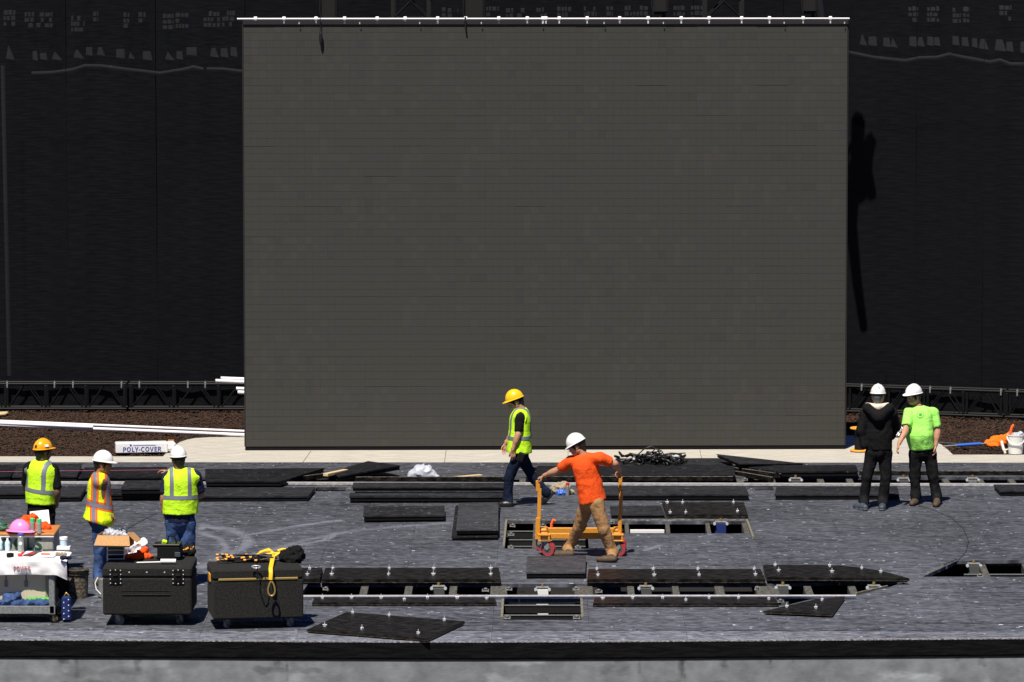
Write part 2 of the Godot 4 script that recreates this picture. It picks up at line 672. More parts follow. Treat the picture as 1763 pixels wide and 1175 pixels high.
	M.hat_white = plain(lin(0.84, 0.84, 0.86), 0.28)
	M.hat_yellow = plain(lin(0.9, 0.56, 0.015), 0.25)
	M.hat_amber = plain(lin(0.9, 0.4, 0.01), 0.25)
	M.hat_pink = plain(lin(0.85, 0.28, 0.62), 0.28)
	M.hivis = cloth(0.58, 1.0, 0.03, 0.04)
	M.hivis_y = cloth(0.76, 0.92, 0.015, 0.02)
	M.underside.metallic_specular = 0.35
	M.lime = cloth(0.4, 0.95, 0.17, 0.03)
	M.silver = plain(lin(0.2, 0.22, 0.27), 0.45, 0.1)
	M.trim_orange = plain(lin(0.95, 0.14, 0.02), 0.7)
	M.tee_black = cloth(0.012, 0.012, 0.013)
	M.navy = cloth(0.022, 0.026, 0.06)
	M.denim = cloth(0.045, 0.085, 0.21, 0.4)
	M.denim_dark = cloth(0.012, 0.018, 0.038, 0.3)
	M.pants_black = cloth(0.014, 0.014, 0.016, 0.3)
	M.khaki = cloth(0.36, 0.205, 0.095, 0.12)
	M.cream = cloth(0.7, 0.62, 0.52)
	M.boot_black = plain(lin(0.014, 0.014, 0.015), 0.4)
	M.boot_tan = rough_mat(lin(0.085, 0.056, 0.033), 0.7, 1.2, 0.03, Vector3.ONE * 3, 0.7, null, 1, 46)
	M.shoe_blue = plain(lin(0.045, 0.06, 0.085), 0.6)
	M.sole = plain(lin(0.5, 0.5, 0.48), 0.7)
	M.sole_dark = plain(lin(0.03, 0.028, 0.026), 0.8)
	M.eye = plain(lin(0.75, 0.73, 0.7), 0.2)
	M.lens = plain(lin(0.01, 0.01, 0.012), 0.08)
	M.lens_clear = plain(lin(0.6, 0.62, 0.65), 0.1)
	M.sheet = plain(lin(0.84, 0.84, 0.9), 0.5)
	M.sheet.backlight = Color(0.25, 0.25, 0.28)
	M.beige = plain(lin(0.62, 0.55, 0.42), 0.4)
	M.crate_grey = rough_mat(lin(0.38, 0.39, 0.36), 0.9, 1.08, 0.02, Vector3.ONE * 2, 0.6, null, 1, 47)
	M.green_dark = plain(lin(0.02, 0.09, 0.055), 0.5)
	M.green_cap = plain(lin(0.03, 0.6, 0.2), 0.35)
	M.green = plain(lin(0.05, 0.4, 0.04), 0.5)
	M.can = plain(lin(0.4, 0.45, 0.4), 0.3, 0.5)
	M.blue = plain(lin(0.03, 0.14, 0.6), 0.4)
	M.blue_deep = cloth(0.015, 0.03, 0.14)
	M.blue_dull = plain(lin(0.015, 0.03, 0.16), 0.5)
	M.red = plain(lin(0.7, 0.03, 0.03), 0.45)
	M.print_blue = plain(lin(0.06, 0.07, 0.35), 0.6)
	M.print_red = plain(lin(0.4, 0.12, 0.16), 0.6)
	M.bucket_grey = rough_mat(lin(0.12, 0.1, 0.075), 0.2, 1.9, 0.016, Vector3.ONE * 2.5, 0.8, grit, 0.6, 48)
	M.bottle = plain(lin(0.55, 0.72, 0.85), 0.2)
	M.purple = plain(lin(0.35, 0.24, 0.72), 0.4)
	M.tan_bag = rough_mat(lin(0.42, 0.34, 0.24), 0.5, 1.4, 0.03, Vector3.ONE * 3, 0.7, cloth_bump, 1.0, 49)
	M.bag_white = plain(lin(0.43, 0.46, 0.55), 0.35)
	M.bag_white.backlight = Color(0.2, 0.21, 0.23)
	M.translucent = plain(lin(0.75, 0.76, 0.74), 0.45)
	M.foil = plain(lin(0.7, 0.7, 0.72), 0.25, 0.8)
	M.pink_line = plain(lin(0.35, 0.08, 0.15), 0.6)


# the painted plywood deck: grey-blue paint, worn in streaks along the boards, with scuffs, paint specks and dusty joints
func deck_texture() -> ImageTexture:
	var w := 2048
	var h := 768
	var a := FastNoiseLite.new()
	a.seed = 4
	a.frequency = 0.006
	a.fractal_octaves = 4
	var b := FastNoiseLite.new()
	b.seed = 8
	b.frequency = 0.03
	b.fractal_octaves = 3
	var d := FastNoiseLite.new()
	d.seed = 15
	d.frequency = 0.0022
	var lum := PackedFloat32Array()
	lum.resize(w * h)
	var fine := FastNoiseLite.new()
	fine.seed = 51
	fine.frequency = 0.16
	fine.fractal_octaves = 2
	for y in h:
		var z := 1.5 + 18.0 * y / h
		var front := 1.7 if z > 18.515 else 1.0
		var lift := lerpf(0.070, 0.1, clampf((z - 3.0) / 15.0, 0, 1)) * front
		for x in w:
			var s := a.get_noise_2d(x * 0.45, y * 10.0)
			var f := b.get_noise_2d(x * 1.15, y * 8.0)
			var q := fine.get_noise_2d(x * 0.5, y * 2.0)
			var wx := 18.0 * x / w - 9.0
			var cell := int(floor((wx + 0.66) / 1.2)) * 7 + (0 if z < 5.64 else 1 if z < 8.08 else 2 if z < 10.52 else 3 if z < 12.94 else 4 if z < 15.35 else 5 if z < 17.9 else 6) * 13
			var tone := 0.93 + 0.14 * fposmod(sin(cell * 12.9898) * 43758.5453, 1.0)
			lum[y * w + x] = lift * tone * maxf(0.3, 1.0 + 0.3 * s + 0.8 * f + 0.35 * q + 0.28 * d.get_noise_2d(x * 1.5, y * 3.5))
	var rng := RandomNumberGenerator.new()
	rng.seed = 77
	# paint specks and short scratches
	for k in 8500:
		var x := rng.randi() % (w - 40)
		var y := rng.randi() % (h - 4)
		var big := rng.randf()
		var len := 2 + int(pow(rng.randf(), 2.5) * 5.0) if big > 0.3 else 6 + rng.randi() % 40
		var tall := 1 + (rng.randi() % 2 if big > 0.92 else 0)
		var v := pow(rng.randf(), 2.6) * 0.8 + 0.04 if len < 8 else pow(rng.randf(), 2.0) * 0.13
		for r in tall:
			for q in len:
				var e := (y + r) * w + x + q
				lum[e] = maxf(lum[e], lum[e] * 0.5 + v)
	# dusty joints
	for k in range(-7, 8):
		var x := int((-0.66 + 1.2 * k + 9.0) / 18.0 * w)
		if x < 2 or x > w - 3: continue
		for y in h:
			var on := a.get_noise_2d(k * 91.0, y * 3.0)
			if on > -0.1:
				lum[y * w + x] += 0.07 * on + 0.015
				lum[y * w + x - 1] += 0.03 * on
	# trolley scuffs and drag marks
	for mark in [
		[[Vector3(-4.942, 0.000, 9.049), Vector3(-4.458, 0.000, 9.467), Vector3(-4.162, 0.000, 10.525), Vector3(-4.159, 0.000, 11.100), Vector3(-4.294, 0.000, 11.779), Vector3(-4.554, 0.000, 12.880), Vector3(-4.649, 0.000, 13.204)], 0.10, 0.05],
		[[Vector3(-4.887, 0.000, 9.827), Vector3(-4.577, -0.000, 10.412), Vector3(-4.415, 0.000, 11.386), Vector3(-4.485, 0.000, 12.499)], 0.07, 0.035],
		[[Vector3(-4.386, -0.000, 13.041), Vector3(-3.910, 0.000, 11.776), Vector3(-3.407, 0.000, 10.635), Vector3(-2.797, 0.000, 9.634), Vector3(-1.988, 0.000, 9.089), Vector3(-1.370, 0.000, 8.781)], 0.08, 0.04],
		[[Vector3(-4.264, 0.000, 12.498), Vector3(-3.763, 0.000, 11.551), Vector3(-3.087, 0.000, 10.517), Vector3(-2.985, 0.000, 10.050)], 0.06, 0.05],
		[[Vector3(-4.252, 0.000, 10.117), Vector3(-3.643, 0.000, 9.221), Vector3(-3.170, 0.000, 8.672), Vector3(-2.941, 0.000, 8.547)], 0.06, 0.035],
		[[Vector3(-4.623, 0.000, 9.468), Vector3(-4.880, 0.000, 9.109), Vector3(-4.912, 0.000, 9.470)], 0.05, 0.03],
		[[Vector3(1.337, 0.000, 9.005), Vector3(1.765, 0.000, 8.515), Vector3(2.024, -0.000, 8.267)], 0.06, 0.02],
		[[Vector3(1.370, 0.000, 11.515), Vector3(1.538, 0.000, 11.174), Vector3(1.581, 0.000, 11.060)], 0.04, 0.05],
		[[Vector3(-0.767, 0.000, 6.706), Vector3(-2.066, 0.000, 6.326), Vector3(-2.839, 0.000, 6.462)], 0.05, 0.02]]:
		var pts: Array = mark[0]
		for q in pts.size() - 1:
			var n := 400
			for e in n:
				var p: Vector3 = pts[q].lerp(pts[q + 1], float(e) / n)
				for r in 6:
					var x := int((p.x + 9.0 + rng.randfn(0, mark[1] * 0.45)) / 18.0 * w)
					var y := int((p.z - 1.5 + rng.randfn(0, mark[1] * 0.9)) / 18.0 * h)
					if x >= 0 and x < w and y >= 0 and y < h:
						lum[y * w + x] = minf(lum[y * w + x] + mark[2] * 0.62, 0.18)
	var bytes := PackedByteArray()
	bytes.resize(w * h * 3)
	var lut := PackedByteArray()
	for k in 1025:
		lut.append(int(clampf(Color(k / 1024.0, 0, 0).linear_to_srgb().r * 255.0, 0, 255)))
	for k in w * h:
		var l := clampf(lum[k], 0.004, 0.75) * 1000.0
		bytes[k * 3] = lut[int(l * 0.89)]
		bytes[k * 3 + 1] = lut[int(l * 0.96)]
		bytes[k * 3 + 2] = lut[int(minf(l * 1.19, 1000.0))]
	return ImageTexture.create_from_image(Image.create_from_data(w, h, false, Image.FORMAT_RGB8, bytes))


# cast concrete below the deck: pale pours, patched and stained
func wall_texture() -> ImageTexture:
	var w := 1024
	var h := 192
	var a := FastNoiseLite.new()
	a.seed = 31
	a.frequency = 0.012
	a.fractal_octaves = 4
	var rng := RandomNumberGenerator.new()
	rng.seed = 5
	var lum := PackedFloat32Array()
	lum.resize(w * h)
	for y in h:
		for x in w:
			lum[y * w + x] = 0.2 * (1.0 + 0.35 * a.get_noise_2d(x * 3.0, y * 0.5) + 0.18 * a.get_noise_2d(x * 7.0, y * 2.0) + 0.1 * a.get_noise_2d(x * 14.0, y * 9.0))
	for k in 60:
		var x0 := rng.randi() % w
		var y0 := rng.randi_range(-10, 140)
		var ww := rng.randi_range(12, 60)
		var hh := rng.randi_range(24, 90)
		var f := rng.randf_range(0.55, 1.45)
		for y in range(maxi(y0, 0), mini(y0 + hh, h)):
			for x in range(x0, mini(x0 + ww, w)):
				var inner := minf(minf(x - x0, x0 + ww - x) / 5.0, minf(y - y0, y0 + hh - y) / 16.0)
				var edge := clampf(inner - 0.6 + 1.5 * a.get_noise_2d(x * 4.0 + k * 40.0, y * 2.0), 0.0, 1.0)
				lum[y * w + x] *= lerpf(1.0, f, edge)
	for k in 38:
		var x0 := rng.randi() % w
		var len := rng.randi_range(25, 150)
		var wd := rng.randi_range(2, 7)
		for y in mini(len, h):
			for x in range(x0, mini(x0 + wd, w)):
				var taper := sin(PI * (x - x0 + 0.5) / wd) * (1.0 - float(y) / len) * 2.0
				lum[y * w + x] *= lerpf(1.0, 0.5, clampf(taper + a.get_noise_2d(x * 5.0, y * 1.5 + k * 70.0), 0.0, 1.0))
	var im := Image.create(w, h, false, Image.FORMAT_RGB8)
	for y in h:
		for x in w:
			var l := lum[y * w + x]
			im.set_pixel(x, y, lin(l * 0.96, l * 1.06, l * 1.17))
	return ImageTexture.create_from_image(im)


# ---------------------------------------------------------------- ground, pad and mulch
const PAD := [Vector2(-12, 0)]

func poly_xz(pts: Array) -> PackedVector2Array:
	return PackedVector2Array(pts)


func build_ground() -> void:
	var b := B.new()
	b.quad(Vector3(-400, -3.2, 400), Vector3(400, -3.2, 400), Vector3(400, -3.2, -600), Vector3(-400, -3.2, -600), Vector3.UP)
	tag(obj("ground", b, M.earth), "", "", "", "structure")
	# pale concrete apron between deck and planting, wider behind the screen
	b = B.new()
	b.prism(PackedVector2Array([Vector2(-9.160, 1.906), Vector2(-9.270, 0.977), Vector2(-6.116, 0.955), Vector2(-6.085, 0.271), Vector2(-6.060, -0.386), Vector2(-5.982, -0.975), Vector2(-5.891, -1.293), Vector2(-5.772, -1.494), Vector2(-5.550, -1.616), Vector2(-4.961, -1.700), Vector2(-0.378, -1.974), Vector2(5.023, -1.931), Vector2(5.809, -1.775), Vector2(6.126, -1.536), Vector2(6.337, -1.179), Vector2(6.458, -0.668), Vector2(6.504, 0.030), Vector2(6.529, 0.641), Vector2(8.380, 0.628), Vector2(8.268, 1.675)]), -0.25, -0.012)
	var pad := obj("concrete_apron", b, M.concrete)
	tag(pad, "", "", "", "structure")
	# fine joints sawn across the apron
	b = B.new()
	for j in [[Vector3(-3.783, 0.000, 0.255), Vector3(-3.845, 0.000, 1.833)], [Vector3(-1.606, 0.000, 0.086), Vector3(-1.598, 0.000, 1.817)], [Vector3(0.363, 0.000, 0.073), Vector3(0.355, 0.000, 1.803)], [Vector3(2.491, 0.000, 0.058), Vector3(2.483, 0.000, 1.789)]]:
		b.bar(j[0] + Vector3(0, -0.0095, 0), j[1] + Vector3(0, -0.0095, 0), 0.007, 0.004)
	obj("saw_joint", b, M.joist, pad, true)
	# the mulch bed: a lumpy sheet with loose chips on it
	var nz := FastNoiseLite.new()
	nz.seed = 6
	nz.frequency = 0.9
	nz.fractal_octaves = 3
	var m := B.new()
	var nx := 230
	var nzz := 40
	var x0 := -11.0
	var x1 := 11.0
	var z0 := -7.2
	var z1 := 2.2
	var hts := []
	for j in nzz + 1:
		var row := []
		for i in nx + 1:
			var p := Vector3(lerpf(x0, x1, float(i) / nx), 0, lerpf(z0, z1, float(j) / nzz))
			p.y = -0.05 + 0.035 * nz.get_noise_2d(p.x * 1.5, p.z * 1.5) + 0.03 * nz.get_noise_2d(p.x * 6.0, p.z * 6.0)
			# it sinks below the concrete where that lies on it
			if p.z > mulch_limit(p.x) + 0.0:
				p.y = -0.16
			row.append(p)
		hts.append(row)
	for j in nzz:
		for i in nx:
			var a: Vector3 = hts[j][i]
			var e: Vector3 = hts[j][i + 1]
			var f: Vector3 = hts[j + 1][i + 1]
			var g: Vector3 = hts[j + 1][i]
			var n1 := (f - a).cross(e - a)
			var n2 := (g - a).cross(f - a)
			m.flat(a, e, f, n1.normalized() if n1.y > 0 else -n1.normalized())
			m.flat(a, f, g, n2.normalized() if n2.y > 0 else -n2.normalized())
	tag(obj("mulch_bed", m, M.mulch), "", "", "", "structure")
	var rng := RandomNumberGenerator.new()
	rng.seed = 41
	var chip := B.new()
	chip.box(Vector3.ZERO, Vector3(0.04, 0.01, 0.014))
	var mm := MultiMesh.new()
	mm.transform_format = MultiMesh.TRANSFORM_3D
	mm.use_colors = true
	mm.mesh = chip.mesh()
	mm.instance_count = 34000
	for k in mm.instance_count:
		var p := Vector3(rng.randf_range(-9.3, 9.3), 0, rng.randf_range(-5.6, 2.0))
		var tries := 0
		while (p.z > mulch_limit(p.x) - 0.03 or absf(p.x) < 4.4) and tries < 30:
			p = Vector3(rng.randf_range(-9.3, 9.3), 0, rng.randf_range(-5.6, 2.0))
			tries += 1
		p.y = -0.036 + 0.035 * nz.get_noise_2d(p.x * 1.5, p.z * 1.5) + 0.03 * nz.get_noise_2d(p.x * 6.0, p.z * 6.0)
		var bs := Basis.from_euler(Vector3(rng.randf_range(-0.6, 0.6), rng.randf() * TAU, rng.randf_range(-0.6, 0.6))).scaled(Vector3.ONE * rng.randf_range(0.5, 1.7))
		mm.set_instance_transform(k, Transform3D(bs, p))
		var v := rng.randf_range(0.4, 1.9)
		mm.set_instance_color(k, Color(0.031 * v, 0.0138 * v, 0.007 * v))
	var mi := MultiMeshInstance3D.new()
	mi.name = "mulch_chips"
	mi.multimesh = mm
	mi.material_override = M.chip
	add_child(mi)
	tag(mi, "dark brown bark mulch spread behind the pale concrete apron", "mulch", "", "stuff")


# how far forward the mulch shows at a given place across the stage
var apron_edge: PackedVector2Array = PackedVector2Array([Vector2(-9.270, 0.977), Vector2(-6.116, 0.955), Vector2(-6.085, 0.271), Vector2(-6.060, -0.386), Vector2(-5.982, -0.975), Vector2(-5.891, -1.293), Vector2(-5.772, -1.494), Vector2(-5.550, -1.616), Vector2(-4.961, -1.700), Vector2(-0.378, -1.974), Vector2(5.023, -1.931), Vector2(5.809, -1.775), Vector2(6.126, -1.536), Vector2(6.337, -1.179), Vector2(6.458, -0.668), Vector2(6.504, 0.030), Vector2(6.529, 0.641), Vector2(8.380, 0.628)])
func mulch_limit(x: float) -> float:
	for k in apron_edge.size() - 1:
		if x >= apron_edge[k].x and x <= apron_edge[k + 1].x:
			return lerpf(apron_edge[k].y, apron_edge[k + 1].y, (x - apron_edge[k].x) / maxf(apron_edge[k + 1].x - apron_edge[k].x, 1e-4))
	return 1.0


# ---------------------------------------------------------------- the deck
var deck_front: PackedVector2Array = PackedVector2Array([Vector2(-7.107, 19.227), Vector2(-5.253, 19.258), Vector2(-4.184, 19.290), Vector2(-2.974, 19.335), Vector2(-1.696, 19.366), Vector2(-0.419, 19.348), Vector2(0.858, 19.308), Vector2(2.209, 19.237), Vector2(3.634, 19.161), Vector2(5.871, 19.035), Vector2(6.422, 19.009)])
var wells := {
	"front track trough": PackedVector2Array([Vector2(-3.130, 14.660), Vector2(-0.605, 14.643), Vector2(0.565, 14.635), Vector2(2.914, 14.619), Vector2(4.844, 14.271), Vector2(4.499, 14.913), Vector2(4.030, 15.595), Vector2(0.459, 15.619), Vector2(-3.188, 15.645)]),
	"square pit in front of the front track": PackedVector2Array([Vector2(-0.541, 15.947), Vector2(0.456, 15.941), Vector2(0.459, 17.663), Vector2(-0.548, 17.670)]),
	"corner pit by the front track": PackedVector2Array([Vector2(2.994, 15.849), Vector2(3.497, 15.846), Vector2(3.069, 16.459), Vector2(2.967, 16.411)]),
	"pit under the yellow trolley": PackedVector2Array([Vector2(-0.554, 8.531), Vector2(0.593, 8.523), Vector2(0.602, 11.351), Vector2(-0.572, 11.359)]),
	"long pit beyond the trolley": PackedVector2Array([Vector2(0.927, 8.582), Vector2(2.902, 8.568), Vector2(2.908, 9.832), Vector2(0.927, 9.846)]),
	"tapered pit at the deck's side": PackedVector2Array([Vector2(5.609, 12.484), Vector2(7.130, 12.364), Vector2(6.959, 13.970), Vector2(5.022, 13.957)]),
	"back track trough": PackedVector2Array([Vector2(-9.049, 3.596), Vector2(8.159, 3.547), Vector2(8.080, 4.277), Vector2(-8.962, 4.327)]),
	"small pit by the back track": PackedVector2Array([Vector2(-3.475, 4.837), Vector2(-3.008, 4.833), Vector2(-3.025, 5.273), Vector2(-3.490, 5.276)]),
	"small pit by the stacked boards": PackedVector2Array([Vector2(3.068, 4.723), Vector2(3.448, 4.721), Vector2(3.455, 5.127), Vector2(3.078, 5.130)])}


func build_deck() -> void:
	var deck := Node3D.new()
	deck.name = "stage_deck"
	add_child(deck)
	tag(deck, "", "", "", "structure")
	var outline := PackedVector2Array([Vector2(-9, 1.806), Vector2(9, 1.754)])
	for k in range(deck_front.size() - 1, -1, -1):
		outline.append(deck_front[k])
	var xs := []
	for k in range(-7, 9):
		xs.append(-0.66 + 1.2 * k)
	var zs := [1.0, 3.2, 5.64, 8.08, 10.52, 12.94, 15.348, 17.898, 18.515, 20.5]
	for i in xs.size() - 1:
		for j in zs.size() - 1:
			cut_sheet(deck, outline, Rect2(xs[i], zs[j], xs[i + 1] - xs[i], zs[j + 1] - zs[j]), 0)
	# the arc that a turntable edge leaves in the boards, let in as a thin strip
	for arc in [[Vector3(5.342, 0.002, 6.550), Vector3(5.636, 0.002, 7.190), Vector3(5.888, 0.002, 8.254), Vector3(5.958, 0.002, 9.409), Vector3(5.918, 0.002, 10.643), Vector3(5.802, 0.002, 11.611), Vector3(5.616, 0.002, 12.497)], [Vector3(-5.667, 0.002, 7.774), Vector3(-5.844, 0.002, 8.705), Vector3(-5.987, 0.002, 9.671), Vector3(-6.068, 0.002, 10.898), Vector3(-6.043, 0.002, 12.249)]]:
		var b := B.new()
		b.tube(arc, 0.0042, 5)
		obj("arc_joint", b, M.steel_black, deck, true)
	# fascia, nosing and the wall that carries the front edge
	var fb := B.new()
	var nb := B.new()
	var wb := B.new()
	var lb := B.new()
	for k in deck_front.size() - 1:
		var a := Vector3(deck_front[k].x, 0, deck_front[k].y)
		var e := Vector3(deck_front[k + 1].x, 0, deck_front[k + 1].y)
		fb.quad(a + Vector3(0, -0.012, 0.012), e + Vector3(0, -0.012, 0.012), e + Vector3(0, -0.235, 0.012), a + Vector3(0, -0.235, 0.012), Vector3.BACK)
		fb.quad(a + Vector3(0, -0.235, 0.012), e + Vector3(0, -0.235, 0.012), e + Vector3(0, -0.235, -0.4), a + Vector3(0, -0.235, -0.4), Vector3.DOWN)
		fb.quad(a + Vector3(0, -0.11, 0.02), e + Vector3(0, -0.11, 0.02), e + Vector3(0, -0.2, 0.02), a + Vector3(0, -0.2, 0.02), Vector3.BACK)
		fb.quad(a + Vector3(0, -0.11, 0.02), e + Vector3(0, -0.11, 0.02), e + Vector3(0, -0.11, 0.012), a + Vector3(0, -0.11, 0.012), Vector3.UP)
		fb.quad(a + Vector3(0, -0.2, 0.02), e + Vector3(0, -0.2, 0.02), e + Vector3(0, -0.2, 0.012), a + Vector3(0, -0.2, 0.012), Vector3.DOWN)
		nb.quad(a + Vector3(0, 0.003, -0.03), e + Vector3(0, 0.003, -0.03), e + Vector3(0, 0.003, 0.016), a + Vector3(0, 0.003, 0.016), Vector3.UP)
		nb.quad(a + Vector3(0, 0.003, 0.016), e + Vector3(0, 0.003, 0.016), e + Vector3(0, -0.012, 0.016), a + Vector3(0, -0.012, 0.016), Vector3.BACK)
		var o := Vector3(0, 0, 0.004)
		wb.quad(a + o + Vector3(0, -0.236, 0), e + o + Vector3(0, -0.236, 0), e + o + Vector3(0, -3.2, 0), a + o + Vector3(0, -3.2, 0), Vector3.BACK)
	var fascia := obj("deck_fascia", fb, M.fascia, deck, true)
	obj("nosing", nb, M.nosing, deck, true)
	tag(obj("retaining_wall", wb, M.wall), "grey stained concrete wall under the front edge of the stage", "wall")
	# the dark space under the boards
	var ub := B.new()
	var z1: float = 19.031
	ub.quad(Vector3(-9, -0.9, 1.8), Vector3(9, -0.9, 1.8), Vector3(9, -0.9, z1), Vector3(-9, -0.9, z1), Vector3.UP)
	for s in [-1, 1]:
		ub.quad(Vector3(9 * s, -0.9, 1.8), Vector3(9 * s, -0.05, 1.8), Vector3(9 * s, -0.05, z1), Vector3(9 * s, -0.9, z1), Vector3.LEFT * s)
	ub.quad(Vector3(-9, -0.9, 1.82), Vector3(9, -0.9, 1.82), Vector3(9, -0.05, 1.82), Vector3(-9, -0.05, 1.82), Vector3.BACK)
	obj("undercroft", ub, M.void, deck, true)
	build_wells()


func cut_sheet(deck: Node3D, outline: PackedVector2Array, r: Rect2, depth: int) -> void:
	var gx := 0.0018
	var gz := 0.024 if r.end.y > 15.0 else 0.012
	var sheet := PackedVector2Array([r.position + Vector2(gx, gz), Vector2(r.end.x - gx, r.position.y + gz), r.end - Vector2(gx, gz), Vector2(r.position.x + gx, r.end.y - gz)])
	var got := [sheet]
	if depth == 0:
		got = Geometry2D.intersect_polygons(sheet, outline)
	for name in wells:
		var next := []
		for p in got:
			var rest := Geometry2D.clip_polygons(p, wells[name])
			for q in rest:
				if Geometry2D.is_polygon_clockwise(q) != Geometry2D.is_polygon_clockwise(p):
					# a pit that lies wholly inside this sheet: halve the sheet across the pit
					var c := Vector2.ZERO
					for e in q: c += e / q.size()
					cut_sheet(deck, outline, Rect2(r.position, Vector2(c.x - r.position.x + gx, r.size.y)), depth)
					cut_sheet(deck, outline, Rect2(Vector2(c.x - gx, r.position.y), Vector2(r.end.x - c.x + gx, r.size.y)), depth)
					return
			next.append_array(rest)
		got = next
	for p in got:
		if p.size() < 3: continue
		var area := 0.0
		for k in p.size():
			area += p[k].cross(p[(k + 1) % p.size()])
		if absf(area) < 0.003: continue
		var b := B.new()
		b.prism(p, -0.045, 0.0)
		obj("deck_sheet", b, M.deck, deck, true)


# joists, worn plywood edges and adjusters seen in an open pit
func pit(label: String, edges: Array, joists: Array, rails: Array, clamps: Array) -> void:
	var o := thing("track_pit", "", "", Vector3.ZERO, 0, "", "structure")
	for e in edges:
		var b := B.new()
		b.bar(e[0], e[1], 0.03, 0.06)
		obj("frame_edge", b, M.frame_edge, o, true)
	for j in joists:
		var b := B.new()
		b.bar(j[0] + Vector3(0, -0.085, 0), j[1] + Vector3(0, -0.085, 0), j[2], 0.12, 0.004)
		obj("joist", b, M.joist, o, true)
	for r in rails:
		var b := B.new()
		b.bar(r[0] + Vector3(0, -0.09, 0), r[1] + Vector3(0, -0.09, 0), 0.03, 0.1, 0.004)
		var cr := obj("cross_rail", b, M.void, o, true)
		b = B.new()
		b.bar(r[0] + Vector3(0, -0.034, 0.015), r[1] + Vector3(0, -0.034, 0.015), 0.02, 0.012)
		obj("rail_lip", b, M.grey_steel, cr, true)
	for c in clamps:
		var b := B.new()
		b.t = Transform3D(Basis(Vector3.UP, fmod(c.x * 7.3, 0.7)).scaled(Vector3.ONE * 0.85), c)
		b.box(Vector3(0, -0.02, 0), Vector3(0.1, 0.016, 0.04), 0.004)
		b.cyl(Vector3(0, -0.03, 0), Vector3(0, 0.03, 0), 0.014, -1, 8)
		b.cyl(Vector3(0, 0.008, 0), Vector3(0, 0.022, 0), 0.03, -1, 8)
		for s in [-1, 1]:
			b.cyl(Vector3(0.045 * s, -0.03, 0.01), Vector3(0.045 * s, 0.012, 0.01), 0.012, -1, 8)
		obj("adjuster", b, M.adjuster, o, true)


func hoist_bracket(label: String, at: Vector3, face: Material) -> void:
	var o := thing("track_carriage", label, "carriage", at, 0, "carriages in the open track pits")
	var b := B.new()
	b.box(Vector3(0, -0.2, 0), Vector3(0.16, 0.36, 0.06), 0.006)
	obj("body", b, face, o)
	b = B.new()
	b.box(Vector3(0, 0.0, 0.0), Vector3(0.17, 0.024, 0.07), 0.005)
	obj("cap_plate", b, M.grey_steel, o)
	for s in [-1, 1]:
		for y in [-0.02, -0.3]:
			b = B.new()
			b.cyl(Vector3(0.09 * s, y, 0.03), Vector3(0.09 * s, y, 0.075), 0.02, -1, 10)
			obj("roller", b, M.bolt, o)
	b = B.new()
	b.cyl(Vector3(0, 0.015, 0), Vector3(0, 0.05, 0), 0.02, -1, 8)
	obj("knob", b, M.gold, o)


